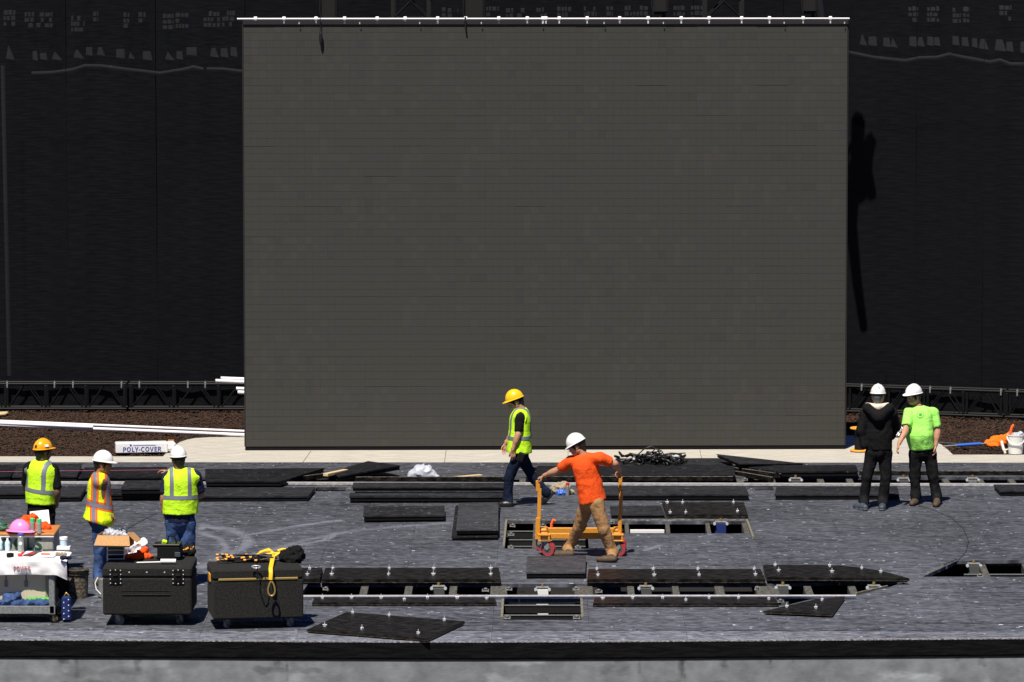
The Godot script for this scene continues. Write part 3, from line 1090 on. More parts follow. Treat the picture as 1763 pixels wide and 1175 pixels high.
func build_wells() -> void:
	var j := []
	# front track trough
	for q in [[621.5, 0.1], [699.5, 0.1], [778, 0.1], [858, 0.22], [1090, 0.09], [1169, 0.09], [1246, 0.12], [1330, 0.3], [1402, 0.1], [1480, 0.1]]:
		var x: float = (q[0] - 940.0) / 134.0
		j.append([Vector3(x, 0, 14.639), Vector3(x, 0, 15.598), q[1]])
	var xs := [[0.500, 0.24]]
	for q in xs:
		j.append([Vector3(q[0], 0, 14.639), Vector3(q[0], 0, 15.598), q[1]])
	pit("front track", [
		[Vector3(-3.140, -0.030, 14.472), Vector3(2.923, -0.030, 14.430)], [Vector3(2.923, -0.030, 14.430), Vector3(4.850, -0.030, 14.086)], [Vector3(4.497, -0.030, 14.736), Vector3(4.044, -0.030, 15.374)]], j,
		[[Vector3(-0.477, 0.000, 15.451), Vector3(0.400, 0.000, 15.445)]],
		[Vector3(-2.875, 0.000, 15.066), Vector3(-0.783, 0.000, 15.152), Vector3(-0.480, 0.000, 15.049), Vector3(0.402, 0.000, 15.043), Vector3(0.696, 0.000, 15.243), Vector3(2.776, 0.000, 14.976), Vector3(-2.965, 0.000, 16.062), Vector3(3.028, 0.000, 16.070)])
	hoist_bracket("roller carriage in the front track pit, nearest the right road case", Vector3(-1.404, 0.000, 14.853), M.grey_dark)
	hoist_bracket("white faced carriage in the middle of the front track pit", Vector3(-0.039, 0.000, 14.945), M.white)
	hoist_bracket("roller carriage in the front track pit beneath the long bolted panel", Vector3(1.318, 0.000, 14.834), M.grey_dark)
	hoist_bracket("roller carriage in the front track pit beneath the pointed panel", Vector3(3.121, 0.000, 14.770), M.grey_dark)
	hoist_bracket("roller carriage at the tapering end of the front track pit", Vector3(4.319, 0.000, 14.762), M.grey_steel)
	# square pit
	pit("square pit", [[Vector3(-0.549, -0.020, 15.867), Vector3(-0.549, -0.020, 17.497)], [Vector3(0.465, -0.020, 15.860), Vector3(0.467, -0.020, 17.490)]], [],
		[[Vector3(-0.545, 0.000, 16.241), Vector3(0.462, 0.000, 16.234)], [Vector3(-0.538, 0.000, 17.059), Vector3(0.463, 0.000, 17.052)]],
		[Vector3(-0.484, 0.000, 17.436), Vector3(0.395, 0.000, 17.430)])
	# under the trolley
	pit("trolley pit", [[Vector3(-0.564, -0.020, 8.447), Vector3(0.594, -0.020, 8.439)], [Vector3(-0.564, -0.020, 8.447), Vector3(-0.582, -0.020, 11.163)]], [[Vector3(-0.119, 0.000, 8.528), Vector3(-0.138, 0.000, 11.356), 0.1]],
		[[Vector3(-0.523, 0.000, 9.380), Vector3(0.569, 0.000, 9.372)], [Vector3(-0.516, 0.000, 10.238), Vector3(0.562, 0.000, 10.230)], [Vector3(-0.528, 0.000, 10.903), Vector3(0.557, 0.000, 10.896)]],
		[Vector3(-0.467, 0.000, 9.018), Vector3(-0.486, 0.000, 9.914), Vector3(-0.477, 0.000, 11.188), Vector3(0.450, 0.000, 11.182), Vector3(-0.035, 0.000, 9.015)])
	pit("long pit", [[Vector3(0.929, -0.020, 8.467), Vector3(2.907, -0.020, 8.454)], [Vector3(2.908, -0.020, 8.423), Vector3(2.917, 0.003, 10.381)]],
		[[Vector3(1.756, 0.000, 8.576), Vector3(1.741, 0.000, 9.840), 0.06], [Vector3(2.333, 0.000, 8.572), Vector3(2.324, 0.000, 9.836), 0.06], [Vector3(2.877, 0.000, 8.568), Vector3(2.875, 0.000, 9.832), 0.1], [Vector3(1.170, 0.000, 8.580), Vector3(1.157, 0.000, 9.844), 0.06]],
		[], [Vector3(0.951, 0.000, 8.704)])
	hoist_bracket("blue faced roller carriage in the long pit beyond the trolley", Vector3(2.523, 0.000, 8.632), M.blue_dull)
	var b := B.new()
	b.bar(Vector3(1.206, -0.030, 9.422), Vector3(1.693, -0.030, 9.418), 0.05, 0.05, 0.004)
	tag(obj("tube_lamp", b, M.white), "white tube lying in the long pit beyond the trolley", "tube")
	# the tapered pit on the right
	pit("tapered pit", [[Vector3(5.626, -0.030, 12.278), Vector3(7.149, -0.030, 12.191)], [Vector3(5.702, -0.200, 11.391), Vector3(7.243, -0.200, 11.325)], [Vector3(5.625, -0.030, 12.300), Vector3(5.063, -0.030, 13.730)]],
		[[Vector3(5.926, 0.000, 12.645), Vector3(5.893, 0.000, 13.977), 0.09], [Vector3(6.515, 0.000, 12.587), Vector3(6.480, 0.000, 13.973), 0.09]], [[Vector3(5.609, 0.000, 13.506), Vector3(6.698, 0.000, 13.498)]], [Vector3(5.799, 0.000, 13.821)])
	hoist_bracket("roller carriage in the tapered pit at the deck's right end", Vector3(5.806, -0.000, 12.755), M.grey_dark)
	# back track
	j = []
	for px in [300, 470, 600, 900, 985, 1100, 1200, 1280, 1336, 1421, 1472, 1640, 1700, 1755]:
		var x: float = (px - 940.0) / 113.6
		j.append([Vector3(x, 0, 3.568), Vector3(x, 0, 4.264), 0.1])
	pit("back track", [[Vector3(-8.979, -0.030, 3.432), Vector3(8.090, -0.030, 3.349)]], j, [], [Vector3(-7.133, 0.000, 3.932), Vector3(-3.876, 0.000, 3.910), Vector3(-0.545, 0.000, 2.827), Vector3(3.068, 0.000, 3.862)])
	hoist_bracket("roller carriage in the back track pit left of the black hoodie", Vector3(3.852, 0.000, 3.717), M.grey_dark)
	hoist_bracket("roller carriage in the back track pit between the two talking men", Vector3(5.515, 0.000, 3.705), M.grey_dark)
	hoist_bracket("roller carriage in the back track pit right of the lime shirt", Vector3(6.579, 0.000, 3.698), M.grey_steel)
	pit("small pits", [[Vector3(-3.481, -0.020, 4.718), Vector3(-3.013, -0.020, 4.714)], [Vector3(3.073, -0.020, 4.604), Vector3(3.453, -0.020, 4.601)]], [], [], [Vector3(-2.972, 0.000, 5.070), Vector3(3.114, 0.000, 5.096)])
	# the two tracks
	var o := thing("guide_track", "bright aluminium guide track running along the front pit", "track")
	b = B.new()
	b.bar(Vector3(-3.157, 0.025, 15.956), Vector3(4.012, 0.025, 15.876), 0.1, 0.038, 0.004)
	obj("profile", b, M.alu, o, true)
	b = B.new()
	b.bar(Vector3(-3.154, 0.054, 16.021), Vector3(4.008, 0.054, 15.942), 0.014, 0.012)
	obj("lip", b, M.alu, o, true)
	o = thing("guide_track", "bright aluminium guide track running across the back of the stage", "track")
	b = B.new()
	b.bar(Vector3(-8.850, 0.025, 4.519), Vector3(7.946, 0.025, 4.697), 0.09, 0.04, 0.004)
	obj("profile", b, M.alu_dull, o, true)
	b = B.new()
	b.bar(Vector3(-8.840, 0.054, 4.605), Vector3(7.937, 0.054, 4.783), 0.014, 0.012)
	obj("lip", b, M.alu, o, true)


# ---------------------------------------------------------------- mesh backdrop, the stand seen through it, ground trusses
func build_backdrop() -> void:
	var path := [Vector3(-16.0, 0, -5.75), Vector3(4.078, 0, -5.75), Vector3(8.492, 0.000, -4.128) + Vector3(0.1, 0, -0.42)]
	var nz := FastNoiseLite.new()
	nz.seed = 19
	nz.frequency = 0.35
	# drops of cloth hung edge to edge
	var seg := []
	for k in 14:
		seg.append(path[0].lerp(path[1], k / 13.0))
	for k in range(1, 5):
		seg.append(path[1].lerp(path[2], k / 4.0))
	var scrim := thing("mesh_backdrop", "tall black mesh backdrop hung in drops behind the screen", "backdrop")
	for k in seg.size() - 1:
		var b := B.new()
		var nu := 10
		var nv := 44
		var g := []
		for y in nv + 1:
			var row := []
			for x in nu + 1:
				var p: Vector3 = seg[k].lerp(seg[k + 1], 0.002 + 0.996 * x / nu)
				p.y = 17.0 * y / nv - 0.05
				p.z += 0.05 * nz.get_noise_2d(p.x * 2.5, p.y * 0.6) + 0.03 * nz.get_noise_2d(p.x * 9.0, p.y * 0.5)
				row.append(p)
			g.append(row)
		var cut := 18
		b.grid(g.slice(0, cut + 1), Vector3(0, 4, -90))
		obj("mesh_drop", b, M.scrim, scrim, true)
		b = B.new()
		b.grid(g.slice(cut), Vector3(0, 4, -90))
		obj("mesh_border", b, M.scrim_top, scrim, true)
		if k > 0:
			b = B.new()
			b.bar(seg[k] + Vector3(0, 0, 0.012), seg[k] + Vector3(0, 16.9, 0.012), 0.02, 0.006)
			obj("seam", b, M.black, scrim, true)
	# far stand beyond the mesh
	var zb := -8.2
	var stand := thing("stadium_stand", "dark steel stand with pale openings seen faintly through the black mesh", "stand", Vector3(0, 0, zb))
	var b := B.new()
	b.box(Vector3(0, 3.5, -0.4), Vector3(24, 13, 0.5))
	obj("wall", b, M.dark_wall, stand)
	var rng := RandomNumberGenerator.new()
	rng.seed = 23
	# triangular and square openings between girder members
	var tri := []
	for q in [[11, 73, 25, 97], [57, 83, 66, 99], [70, 86, 82, 98], [90, 84, 106, 98], [127, 80, 144, 95], [149, 76, 160, 90], [168, 76, 181, 90], [201, 79, 216, 95], [222, 84, 232, 96], [247, 83, 263, 98], [285, 84, 300, 98], [305, 83, 316, 97], [322, 76, 340, 90], [363, 77, 377, 93], [381, 78, 394, 93], [398, 76, 410, 92],
		[1481, 54, 1493, 72], [1496, 57, 1510, 73], [1521, 59, 1533, 75], [1534, 59, 1546, 76], [1566, 57, 1578, 74], [1580, 58, 1592, 74], [1597, 57, 1607, 73], [1608, 58, 1619, 73], [1640, 56, 1652, 72], [1656, 58, 1668, 74], [1674, 60, 1683, 76], [1686, 61, 1702, 79], [1713, 62, 1732, 82], [1733, 66, 1745, 83], [1757, 66, 1775, 86]]:
		tri.append(q)
	for q in tri:
		b = B.new()
		var a: Vector3 = px_wall(q[0], q[1])
		var e: Vector3 = px_wall(q[2], q[3])
		var w := rng.randf_range(0.15, 0.75) * (e.x - a.x)
		var up := rng.randf() < 0.5
		var x0 := a.x + (w * 0.4 if up else 0.0)
		var x1 := e.x - (w if up else w * 0.3)
		var front := [Vector3(x0, a.y, 0.02), Vector3(x1, a.y, 0.02), Vector3(e.x, e.y, 0.02), Vector3(a.x, e.y + 0.02, 0.02)]
		b.face(front[0], front[1], front[2], front[3], Vector3(a.x, a.y, -9))
		for k in 4:
			b.face(front[k], front[(k + 1) % 4], front[(k + 1) % 4] - Vector3(0, 0, 0.15), front[k] - Vector3(0, 0, 0.15), (front[0] + front[2]) * 0.5)
		obj("opening", b, M.pale, stand)
	# small rows of openings higher up
	for q in [[8, 28, 12], [44, 60, 15], [64, 92, 15], [124, 147, 22], [162, 171, 14], [214, 224, 16], [240, 252, 16], [282, 300, 18], [304, 326, 16], [352, 380, 14], [384, 406, 13], [762, 768, 6], [772, 790, 8], [838, 860, 5], [872, 904, 8], [924, 944, 7], [960, 984, 6], [1006, 1028, 5], [1039, 1056, 4], [1076, 1116, 4], [1160, 1180, 4], [1190, 1212, 3], [1564, 1580, 5], [1596, 1616, 5], [1640, 1654, 7], [1658, 1668, 6], [1720, 1740, 3]]:
		for r in 3:
			var x := float(q[0])
			while x < q[1]:
				var wd := rng.randf_range(3.0, 8.0)
				if rng.randf() < 0.82:
					b = B.new()
					var a: Vector3 = px_wall(x, q[2] + r * 9.5 + rng.randf_range(-1, 1))
					var e: Vector3 = px_wall(minf(x + wd, q[1]), q[2] + r * 9.5 + 6.5)
					b.box(Vector3((a.x + e.x) / 2, (a.y + e.y) / 2, -0.05), Vector3(absf(e.x - a.x), absf(a.y - e.y), 0.2))
					obj("window", b, M.pale, stand)
				x += wd + rng.randf_range(1.2, 2.6)
	# sagging pale hem and the pole behind the mesh
	var hem := thing("tarpaulin_hem", "pale sagging cloth hem seen through the mesh near its top", "hem")
	for line in [[[60, 119], [95, 118], [130, 113], [152, 106], [180, 106.5], [220, 112], [280, 119], [320, 112.5], [338, 108], [354, 112]], [[360, 111.5], [390, 112], [430, 117]], [[1440, 80], [1462, 83], [1500, 91], [1555, 97], [1580, 92], [1610, 91], [1630, 85.5], [1650, 90], [1700, 99], [1717, 95.5], [1735, 102.5], [1790, 102]]]:
		b = B.new()
		var pts := []
		for q in line:
			pts.append(px_wall(q[0], q[1]) + Vector3(0, 0, zb + 0.5))
		b.tube(pts, 0.036, 6)
		obj("hem_length", b, M.pale_dull, hem, true)
	b = B.new()
	b.tube([px_wall(12, 105) + Vector3(0, 0, zb + 0.6), px_wall(15, 380) + Vector3(0, 0, zb + 0.6), px_wall(18, 645) + Vector3(0, 0, zb + 0.6)], 0.042, 8)
	var pole := obj("pole", b, M.pale_dull)
	tag(pole, "slim pale upright pole seen through the mesh at the far left", "pole")
	# ground trusses
	var yz: float = -5.35
	truss("black ground truss at the far left of the backdrop", Vector3(-10.022, 0, yz), Vector3(-7.244, 0, yz), 4, [8, 90, 122, 206])
	truss("black ground truss between the left joint and the screen", Vector3(-7.194, 0, yz), Vector3(-4.105, 0, yz), 4, [237, 321, 351])
	truss("black ground truss from the screen to the joint behind the orange cloth", Vector3(4.510, 0.000, -5.293) , Vector3(7.786, 0.000, -4.277), 5, [1485, 1600, 1634, 1718])
	truss("black ground truss at the far right end of the backdrop", Vector3(7.824, 0.000, -4.260), Vector3(8.961, 0.000, -3.902), 2, [1745, 1790])


func px_wall(px: float, py: float) -> Vector3:
	# places on the far stand's face, given by their distance along and up it: 97.1 units to the metre
	return Vector3((px - 940.6) / 97.12, (773.0 - py) / 97.45 - 0.98 + (py - 300.0) * 0.0001, 0)


func truss(label: String, a: Vector3, e: Vector3, bays: int, clamps: Array) -> void:
	var o := thing("ground_truss", label, "truss", a, 0, "black trusses along the foot of the backdrop")
	var d := e - a
	var L := d.length()
	o.rotation.y = atan2(-d.z, d.x)
	var h := 0.46
	for y in [0.03, h]:
		for z in [0.0, -0.3]:
			var b := B.new()
			b.cyl(Vector3(0, y, z), Vector3(L, y, z), 0.026, -1, 10)
			obj("chord", b, M.steel_black, o)
	for k in bays + 1:
		var x := L * k / bays
		for z in [0.0, -0.3]:
			var b := B.new()
			b.bar(Vector3(clampf(x, 0.03, L - 0.03), 0.05, z), Vector3(clampf(x, 0.03, L - 0.03), h - 0.02, z), 0.045, 0.045, 0.004)
			obj("upright", b, M.steel_black, o)
			if k < bays:
				var w := L / bays
				b = B.new()
				b.cyl(Vector3(x + 0.05, 0.05, z), Vector3(x + w * 0.45, h - 0.02, z), 0.014, -1, 8)
				obj("diagonal", b, M.steel_black, o)
				b = B.new()
				b.cyl(Vector3(x + w * 0.55, h - 0.02, z), Vector3(x + w - 0.05, 0.05, z), 0.014, -1, 8)
				obj("diagonal", b, M.steel_black, o)
	for c in clamps:
		var x: float = ((c - 940.0) / 100.3 - a.x) / d.x * L
		if x < 0.0 or x > L: continue
		var b := B.new()
		b.box(Vector3(x, h + 0.005, 0), Vector3(0.03, 0.06, 0.07), 0.006)
		b.cyl(Vector3(x, h + 0.03, 0.02), Vector3(x, h + 0.06, 0.02), 0.01, -1, 8)
		b.cyl(Vector3(x, h - 0.06, 0.03), Vector3(x, h - 0.01, 0.03), 0.014, -1, 8)
		obj("clamp", b, M.grey_steel, o)


# ---------------------------------------------------------------- the video wall
func build_screen() -> void:
	var o := thing("video_wall", "large dark grey switched-off video wall made of square panels", "screen", Vector3(0, -0.01, 0.06), 0.026)
	var w := 9.68
	var b := B.new()
	b.box(Vector3(0, 0.03, -0.16), Vector3(w + 0.02, 0.06, 0.3), 0.005)
	obj("plinth", b, M.black, o)
	b = B.new()
	b.box(Vector3(0, 3.46, -0.2), Vector3(w - 0.04, 6.76, 0.2))
	obj("backing", b, M.black, o)
	b = B.new()
	b.box(Vector3(0.0, 6.9, -0.1), Vector3(w + 0.02, 0.075, 0.25), 0.004)
	obj("header_rail", b, M.dark_wall, o)
	for s in [-1, 1]:
		b = B.new()
		b.box(Vector3(s * (w / 2 + 0.012), 3.46, -0.15), Vector3(0.02, 6.8, 0.26), 0.003)
		obj("edge_trim", b, M.dark_wall, o)
	# 20 by 14 square panels, each of 16 tiles with open joints
	var cw := w / 20.0
	var ch := (6.855 - 0.062) / 14.0
	var rng := RandomNumberGenerator.new()
	rng.seed = 12
	var variants := []
	for k in 9:
		b = B.new()
		var tone := rng.randf_range(0.98, 1.02)
		for i in 4:
			for j in 4:
				var v := tone * rng.randf_range(0.975, 1.025)
				if rng.randf() < 0.03: v *= 0.94
				b.col = Color(0.0535 * v, 0.0533 * v, 0.0502 * v)
				b.box(Vector3((i - 1.5) * cw / 4, (j - 1.5) * ch / 4, -0.03), Vector3(cw / 4 - 0.0009, ch / 4 - 0.0026, 0.06))
		b.col = Color(0.03, 0.03, 0.03)
		b.box(Vector3(0, 0, -0.07), Vector3(cw - 0.004, ch - 0.004, 0.06))
		variants.append(b.mesh())
	for i in 20:
		for j in 14:
			put("led_panel", variants[rng.randi() % 9], M.led, o, Transform3D(Basis(), Vector3((i - 9.5) * cw, 0.062 + (j + 0.5) * ch, rng.randf_range(-0.002, 0.002))))


func build_rigging() -> void:
	var z := 0.06
	var y0: float = 6.943
	var o := thing("hanging_pipe", "bright aluminium pipe with couplers along the top of the screen", "pipe", Vector3(0, y0, z), 0.026)
	var b := B.new()
	b.cyl(Vector3(-4.94, 0, 0), Vector3(4.87, 0, 0), 0.015, -1, 12)
	obj("tube", b, M.white_pipe, o)
	for px in [441, 490, 545, 594, 650, 698, 754, 802, 859, 908, 935, 940, 963, 1011, 1067, 1116, 1173, 1221, 1277, 1325, 1383, 1430]:
		b = B.new()
		var x: float = (px - 940.0) / 107.4
		b.cyl(Vector3(x - 0.024, 0, 0), Vector3(x + 0.024, 0, 0), 0.038, -1, 12)
		b.box(Vector3(x, -0.05, 0), Vector3(0.03, 0.06, 0.05), 0.004)
		obj("coupler", b, M.white_pipe, o)
	# small eyes on the header
	for px in [516, 620, 723, 829, 934, 1040, 1142, 1350, 1454]:
		b = B.new()
		b.box(Vector3((px - 940.0) / 107.4, -0.065, 0.06), Vector3(0.015, 0.03, 0.01))
		obj("eye", b, M.alu, o)
	# chain hoists and mast sections above
	for q in [[566, 27, 33, "black chain hoist above the left end of the screen", 0], [818, 34, 34, "black chain hoist with an orange mark above the screen", 1], [1139, 26, 21, "black chain hoist hanging right of the middle mast", 2], [1397, 25, 20, "black chain hoist above the right end of the screen", 3]]:
		var x: float = (q[0] - 940.0) / 107.4
		var yb: float = (773.0 - q[2]) / 107.6 + 0.11
		var c := thing("chain_hoist", q[3], "hoist", Vector3(x, yb - 0.12, -0.42), 0, "chain hoists over the screen")
		var w: float = q[1] / 107.4
		b = B.new()
		b.box(Vector3(0, 0.28, 0), Vector3(w, 0.5, 0.24), 0.04)
		obj("motor_body", b, M.void, c)
		b = B.new()
		b.cyl(Vector3(-w * 0.2, 0.02, 0.02), Vector3(-w * 0.2, 0.34, 0.02), w * 0.26, w * 0.3, 12)
		obj("chain_bag", b, M.black, c)
		b = B.new()
		b.cyl(Vector3(w * 0.1, 0.5, 0), Vector3(w * 0.1, 3.0, 0), 0.012, -1, 6)
		obj("chain", b, M.steel_black, c)
		b = B.new()
		b.box(Vector3(w * 0.2, -0.02, 0), Vector3(0.06, 0.09, 0.06), 0.01)
		obj("hook", b, M.orange_tip if q[4] == 1 else M.steel_black, c)
		b = B.new()
		b.tube([Vector3(-w * 0.55, 0.6, 0.1), Vector3(-w * 0.62, 0.2, 0.1), Vector3(-w * 0.5, 0.02, 0.1)], 0.012, 6)
		obj("control_cable", b, M.cable, c)
	for q in [[706, 62, "black lattice mast section above the screen left of middle"], [1248, 64, "black lattice mast section above the screen right of middle"]]:
		var x: float = (q[0] - 940.0) / 107.4
		var w: float = q[1] / 107.4
		var c := thing("lattice_mast", q[2], "mast", Vector3(x, 6.9, -0.75), 0, "lattice masts over the screen")
		for sx in [-1, 1]:
			for sz in [-1, 1]:
				b = B.new()
				b.bar(Vector3(sx * w / 2, 0, sz * w / 2), Vector3(sx * w / 2, 3.0, sz * w / 2), 0.06, 0.06, 0.005)
				obj("leg", b, M.void, c)
		for k in 5:
			for sz in [-1, 1]:
				b = B.new()
				var s := 1 if k % 2 else -1
				b.cyl(Vector3(-s * w / 2, k * 0.6 + 0.02, sz * w / 2), Vector3(s * w / 2, k * 0.6 + 0.6, sz * w / 2), 0.018, -1, 6)
				b.cyl(Vector3(s * w / 2, k * 0.6 + 0.02, sz * w / 2), Vector3(-s * w / 2, k * 0.6 + 0.6, sz * w / 2), 0.018, -1, 6)
				obj("diagonal", b, M.steel_black, c)
		b = B.new()
		b.box(Vector3(0, 0.02, 0), Vector3(w + 0.06, 0.05, w + 0.06), 0.005)
		obj("foot_plate", b, M.rubber, c)
	# dark shapes added before the screen, standing in for shadows cast on it
	o = thing("shadow_stand_in", "short black rope tail with a weighted end hanging over the screen's upper left", "shade_strip", Vector3(-3.608, 6.959, 0.220))
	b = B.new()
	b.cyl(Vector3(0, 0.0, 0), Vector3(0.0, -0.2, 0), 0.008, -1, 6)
	obj("shade_strip", b, M.cable, o)
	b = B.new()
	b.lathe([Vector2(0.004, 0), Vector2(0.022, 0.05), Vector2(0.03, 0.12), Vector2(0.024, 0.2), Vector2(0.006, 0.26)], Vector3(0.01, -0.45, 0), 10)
	obj("shade_lobe", b, M.cable, o)
	o = thing("shadow_stand_in", "short black cable end hanging over the screen's top middle", "shade_strip", Vector3(-1.289, 6.957, 0.140))  # second added shape, a solid in place of a shadow
	b = B.new()
	b.tube([Vector3(0, 0.02, 0), Vector3(0.0, -0.12, 0), Vector3(0.012, -0.22, 0)], 0.014, 6)
	obj("shade_strip", b, M.cable, o)
	# a cable bundle hung between screen and backdrop, which throws its shade on the mesh
	o = thing("cable_bundle", "black bundle of cable hung behind the screen's right edge", "cable bundle", Vector3(4.24, 0.52, -2.6))
	b = B.new()
	b.tube([Vector3(0.24, 9.6, -0.1), Vector3(0.22, 9.0, -0.1), Vector3(0.13, 7.9, -0.1), Vector3(0.24, 6.9, -0.1), Vector3(0.36, 6.1, -0.1)], 0.13, 8, 0.07)
	obj("cable_tail", b, M.cable, o)
	b = B.new()
	for k in 4:
		var ring := []
		for q in 14:
			var an := TAU * q / 13.0
			ring.append(Vector3(0.3 + 0.02 * k + 0.15 * cos(an), 8.55 + 0.14 * k + (0.34 + 0.08 * (k % 3)) * sin(an + 0.5 * k), -0.14 + 0.03 * k))
		b.tube(ring, 0.05, 7)
	b.box(Vector3(0.42, 8.7, -0.1), Vector3(0.16, 0.7, 0.2), 0.03, Basis(Vector3.BACK, 0.2))
	obj("cable_coil", b, M.cable, o)
	for k in 3:
		b = B.new()
		b.tube([Vector3(0.3, 9.5 - k * 0.3, -0.1), Vector3(0.05, 9.2 - k * 0.35, -0.1), Vector3(0.02, 8.7 - k * 0.2, -0.1), Vector3(0.32, 8.4, -0.1)], 0.035, 6)
		obj("cable_loop", b, M.cable, o)


# ---------------------------------------------------------------- loose deck panels
func make_bolt() -> ArrayMesh:
	var b := B.new()
	b.t = Transform3D(Basis().scaled(Vector3.ONE * 0.68), Vector3.ZERO)
	b.cyl(Vector3(0, 0, 0), Vector3(0, 0.012, 0), 0.03, -1, 10)
	b.cyl(Vector3(0, 0.012, 0), Vector3(0, 0.085, 0), 0.007, -1, 8)
	b.box(Vector3(0, 0.03, 0), Vector3(0.085, 0.018, 0.014), 0.003)
	b.box(Vector3(0, 0.03, 0), Vector3(0.014, 0.018, 0.06), 0.003)
	return b.mesh()


# a loose panel: outline in plan, height of its upper face, thickness, places of its levelling bolts
func panel(label: String, poly: PackedVector2Array, top: float, thick: float, mat: Material, bolts := [], tilt := Vector3.ZERO, group := "loose deck panels") -> Node3D:
	var c := Vector2.ZERO
	for p in poly: c += p / poly.size()
	var o := thing("deck_panel", label, "panel", Vector3(c.x, top - thick, c.y), 0, group)
	var loc := PackedVector2Array()
	for p in poly: loc.append(p - c)
	var b := B.new()
	b.uvo = c
	var cutoff := 0.35 if mat == M.underside else 0.72
	# upper face with a small chamfer, then the sides
	var inner := Geometry2D.offset_polygon(loc, -0.006)
	var ring: PackedVector2Array = inner[0] if inner.size() else loc
	b.prism(loc, thick * cutoff, thick - 0.005)
	b.prism(ring, thick - 0.005, thick, false)
	obj("board", b, mat, o)
	var under := Geometry2D.offset_polygon(loc, -0.012)
	b = B.new()
	b.prism(under[0] if under.size() else loc, 0.0, thick * (cutoff - 0.01))
	obj("frame", b, M.underside if mat == M.underside else M.black, o)
	var e := B.new()
	for k in loc.size():
		var p := loc[k]
		var q := loc[(k + 1) % loc.size()]
		if p.distance_to(q) > 0.15 and maxf(p.y, q.y) > -0.02:
			e.bar(Vector3(p.x, thick * 0.37, p.y), Vector3(q.x, thick * 0.37, q.y), 0.008, 0.006)
	if e.v.size() and mat == M.underside:
		obj("worn_edge", e, M.ply_edge, o)
	var rng := RandomNumberGenerator.new()
	rng.seed = hash(label)
	for p in bolts:
		put("leveling_bolt", bolt_mesh, M.bolt, o, Transform3D(Basis(Vector3.UP, rng.randf() * TAU), Vector3(p.x - c.x, thick, p.z - c.y)))
	o.rotation = tilt
	return o


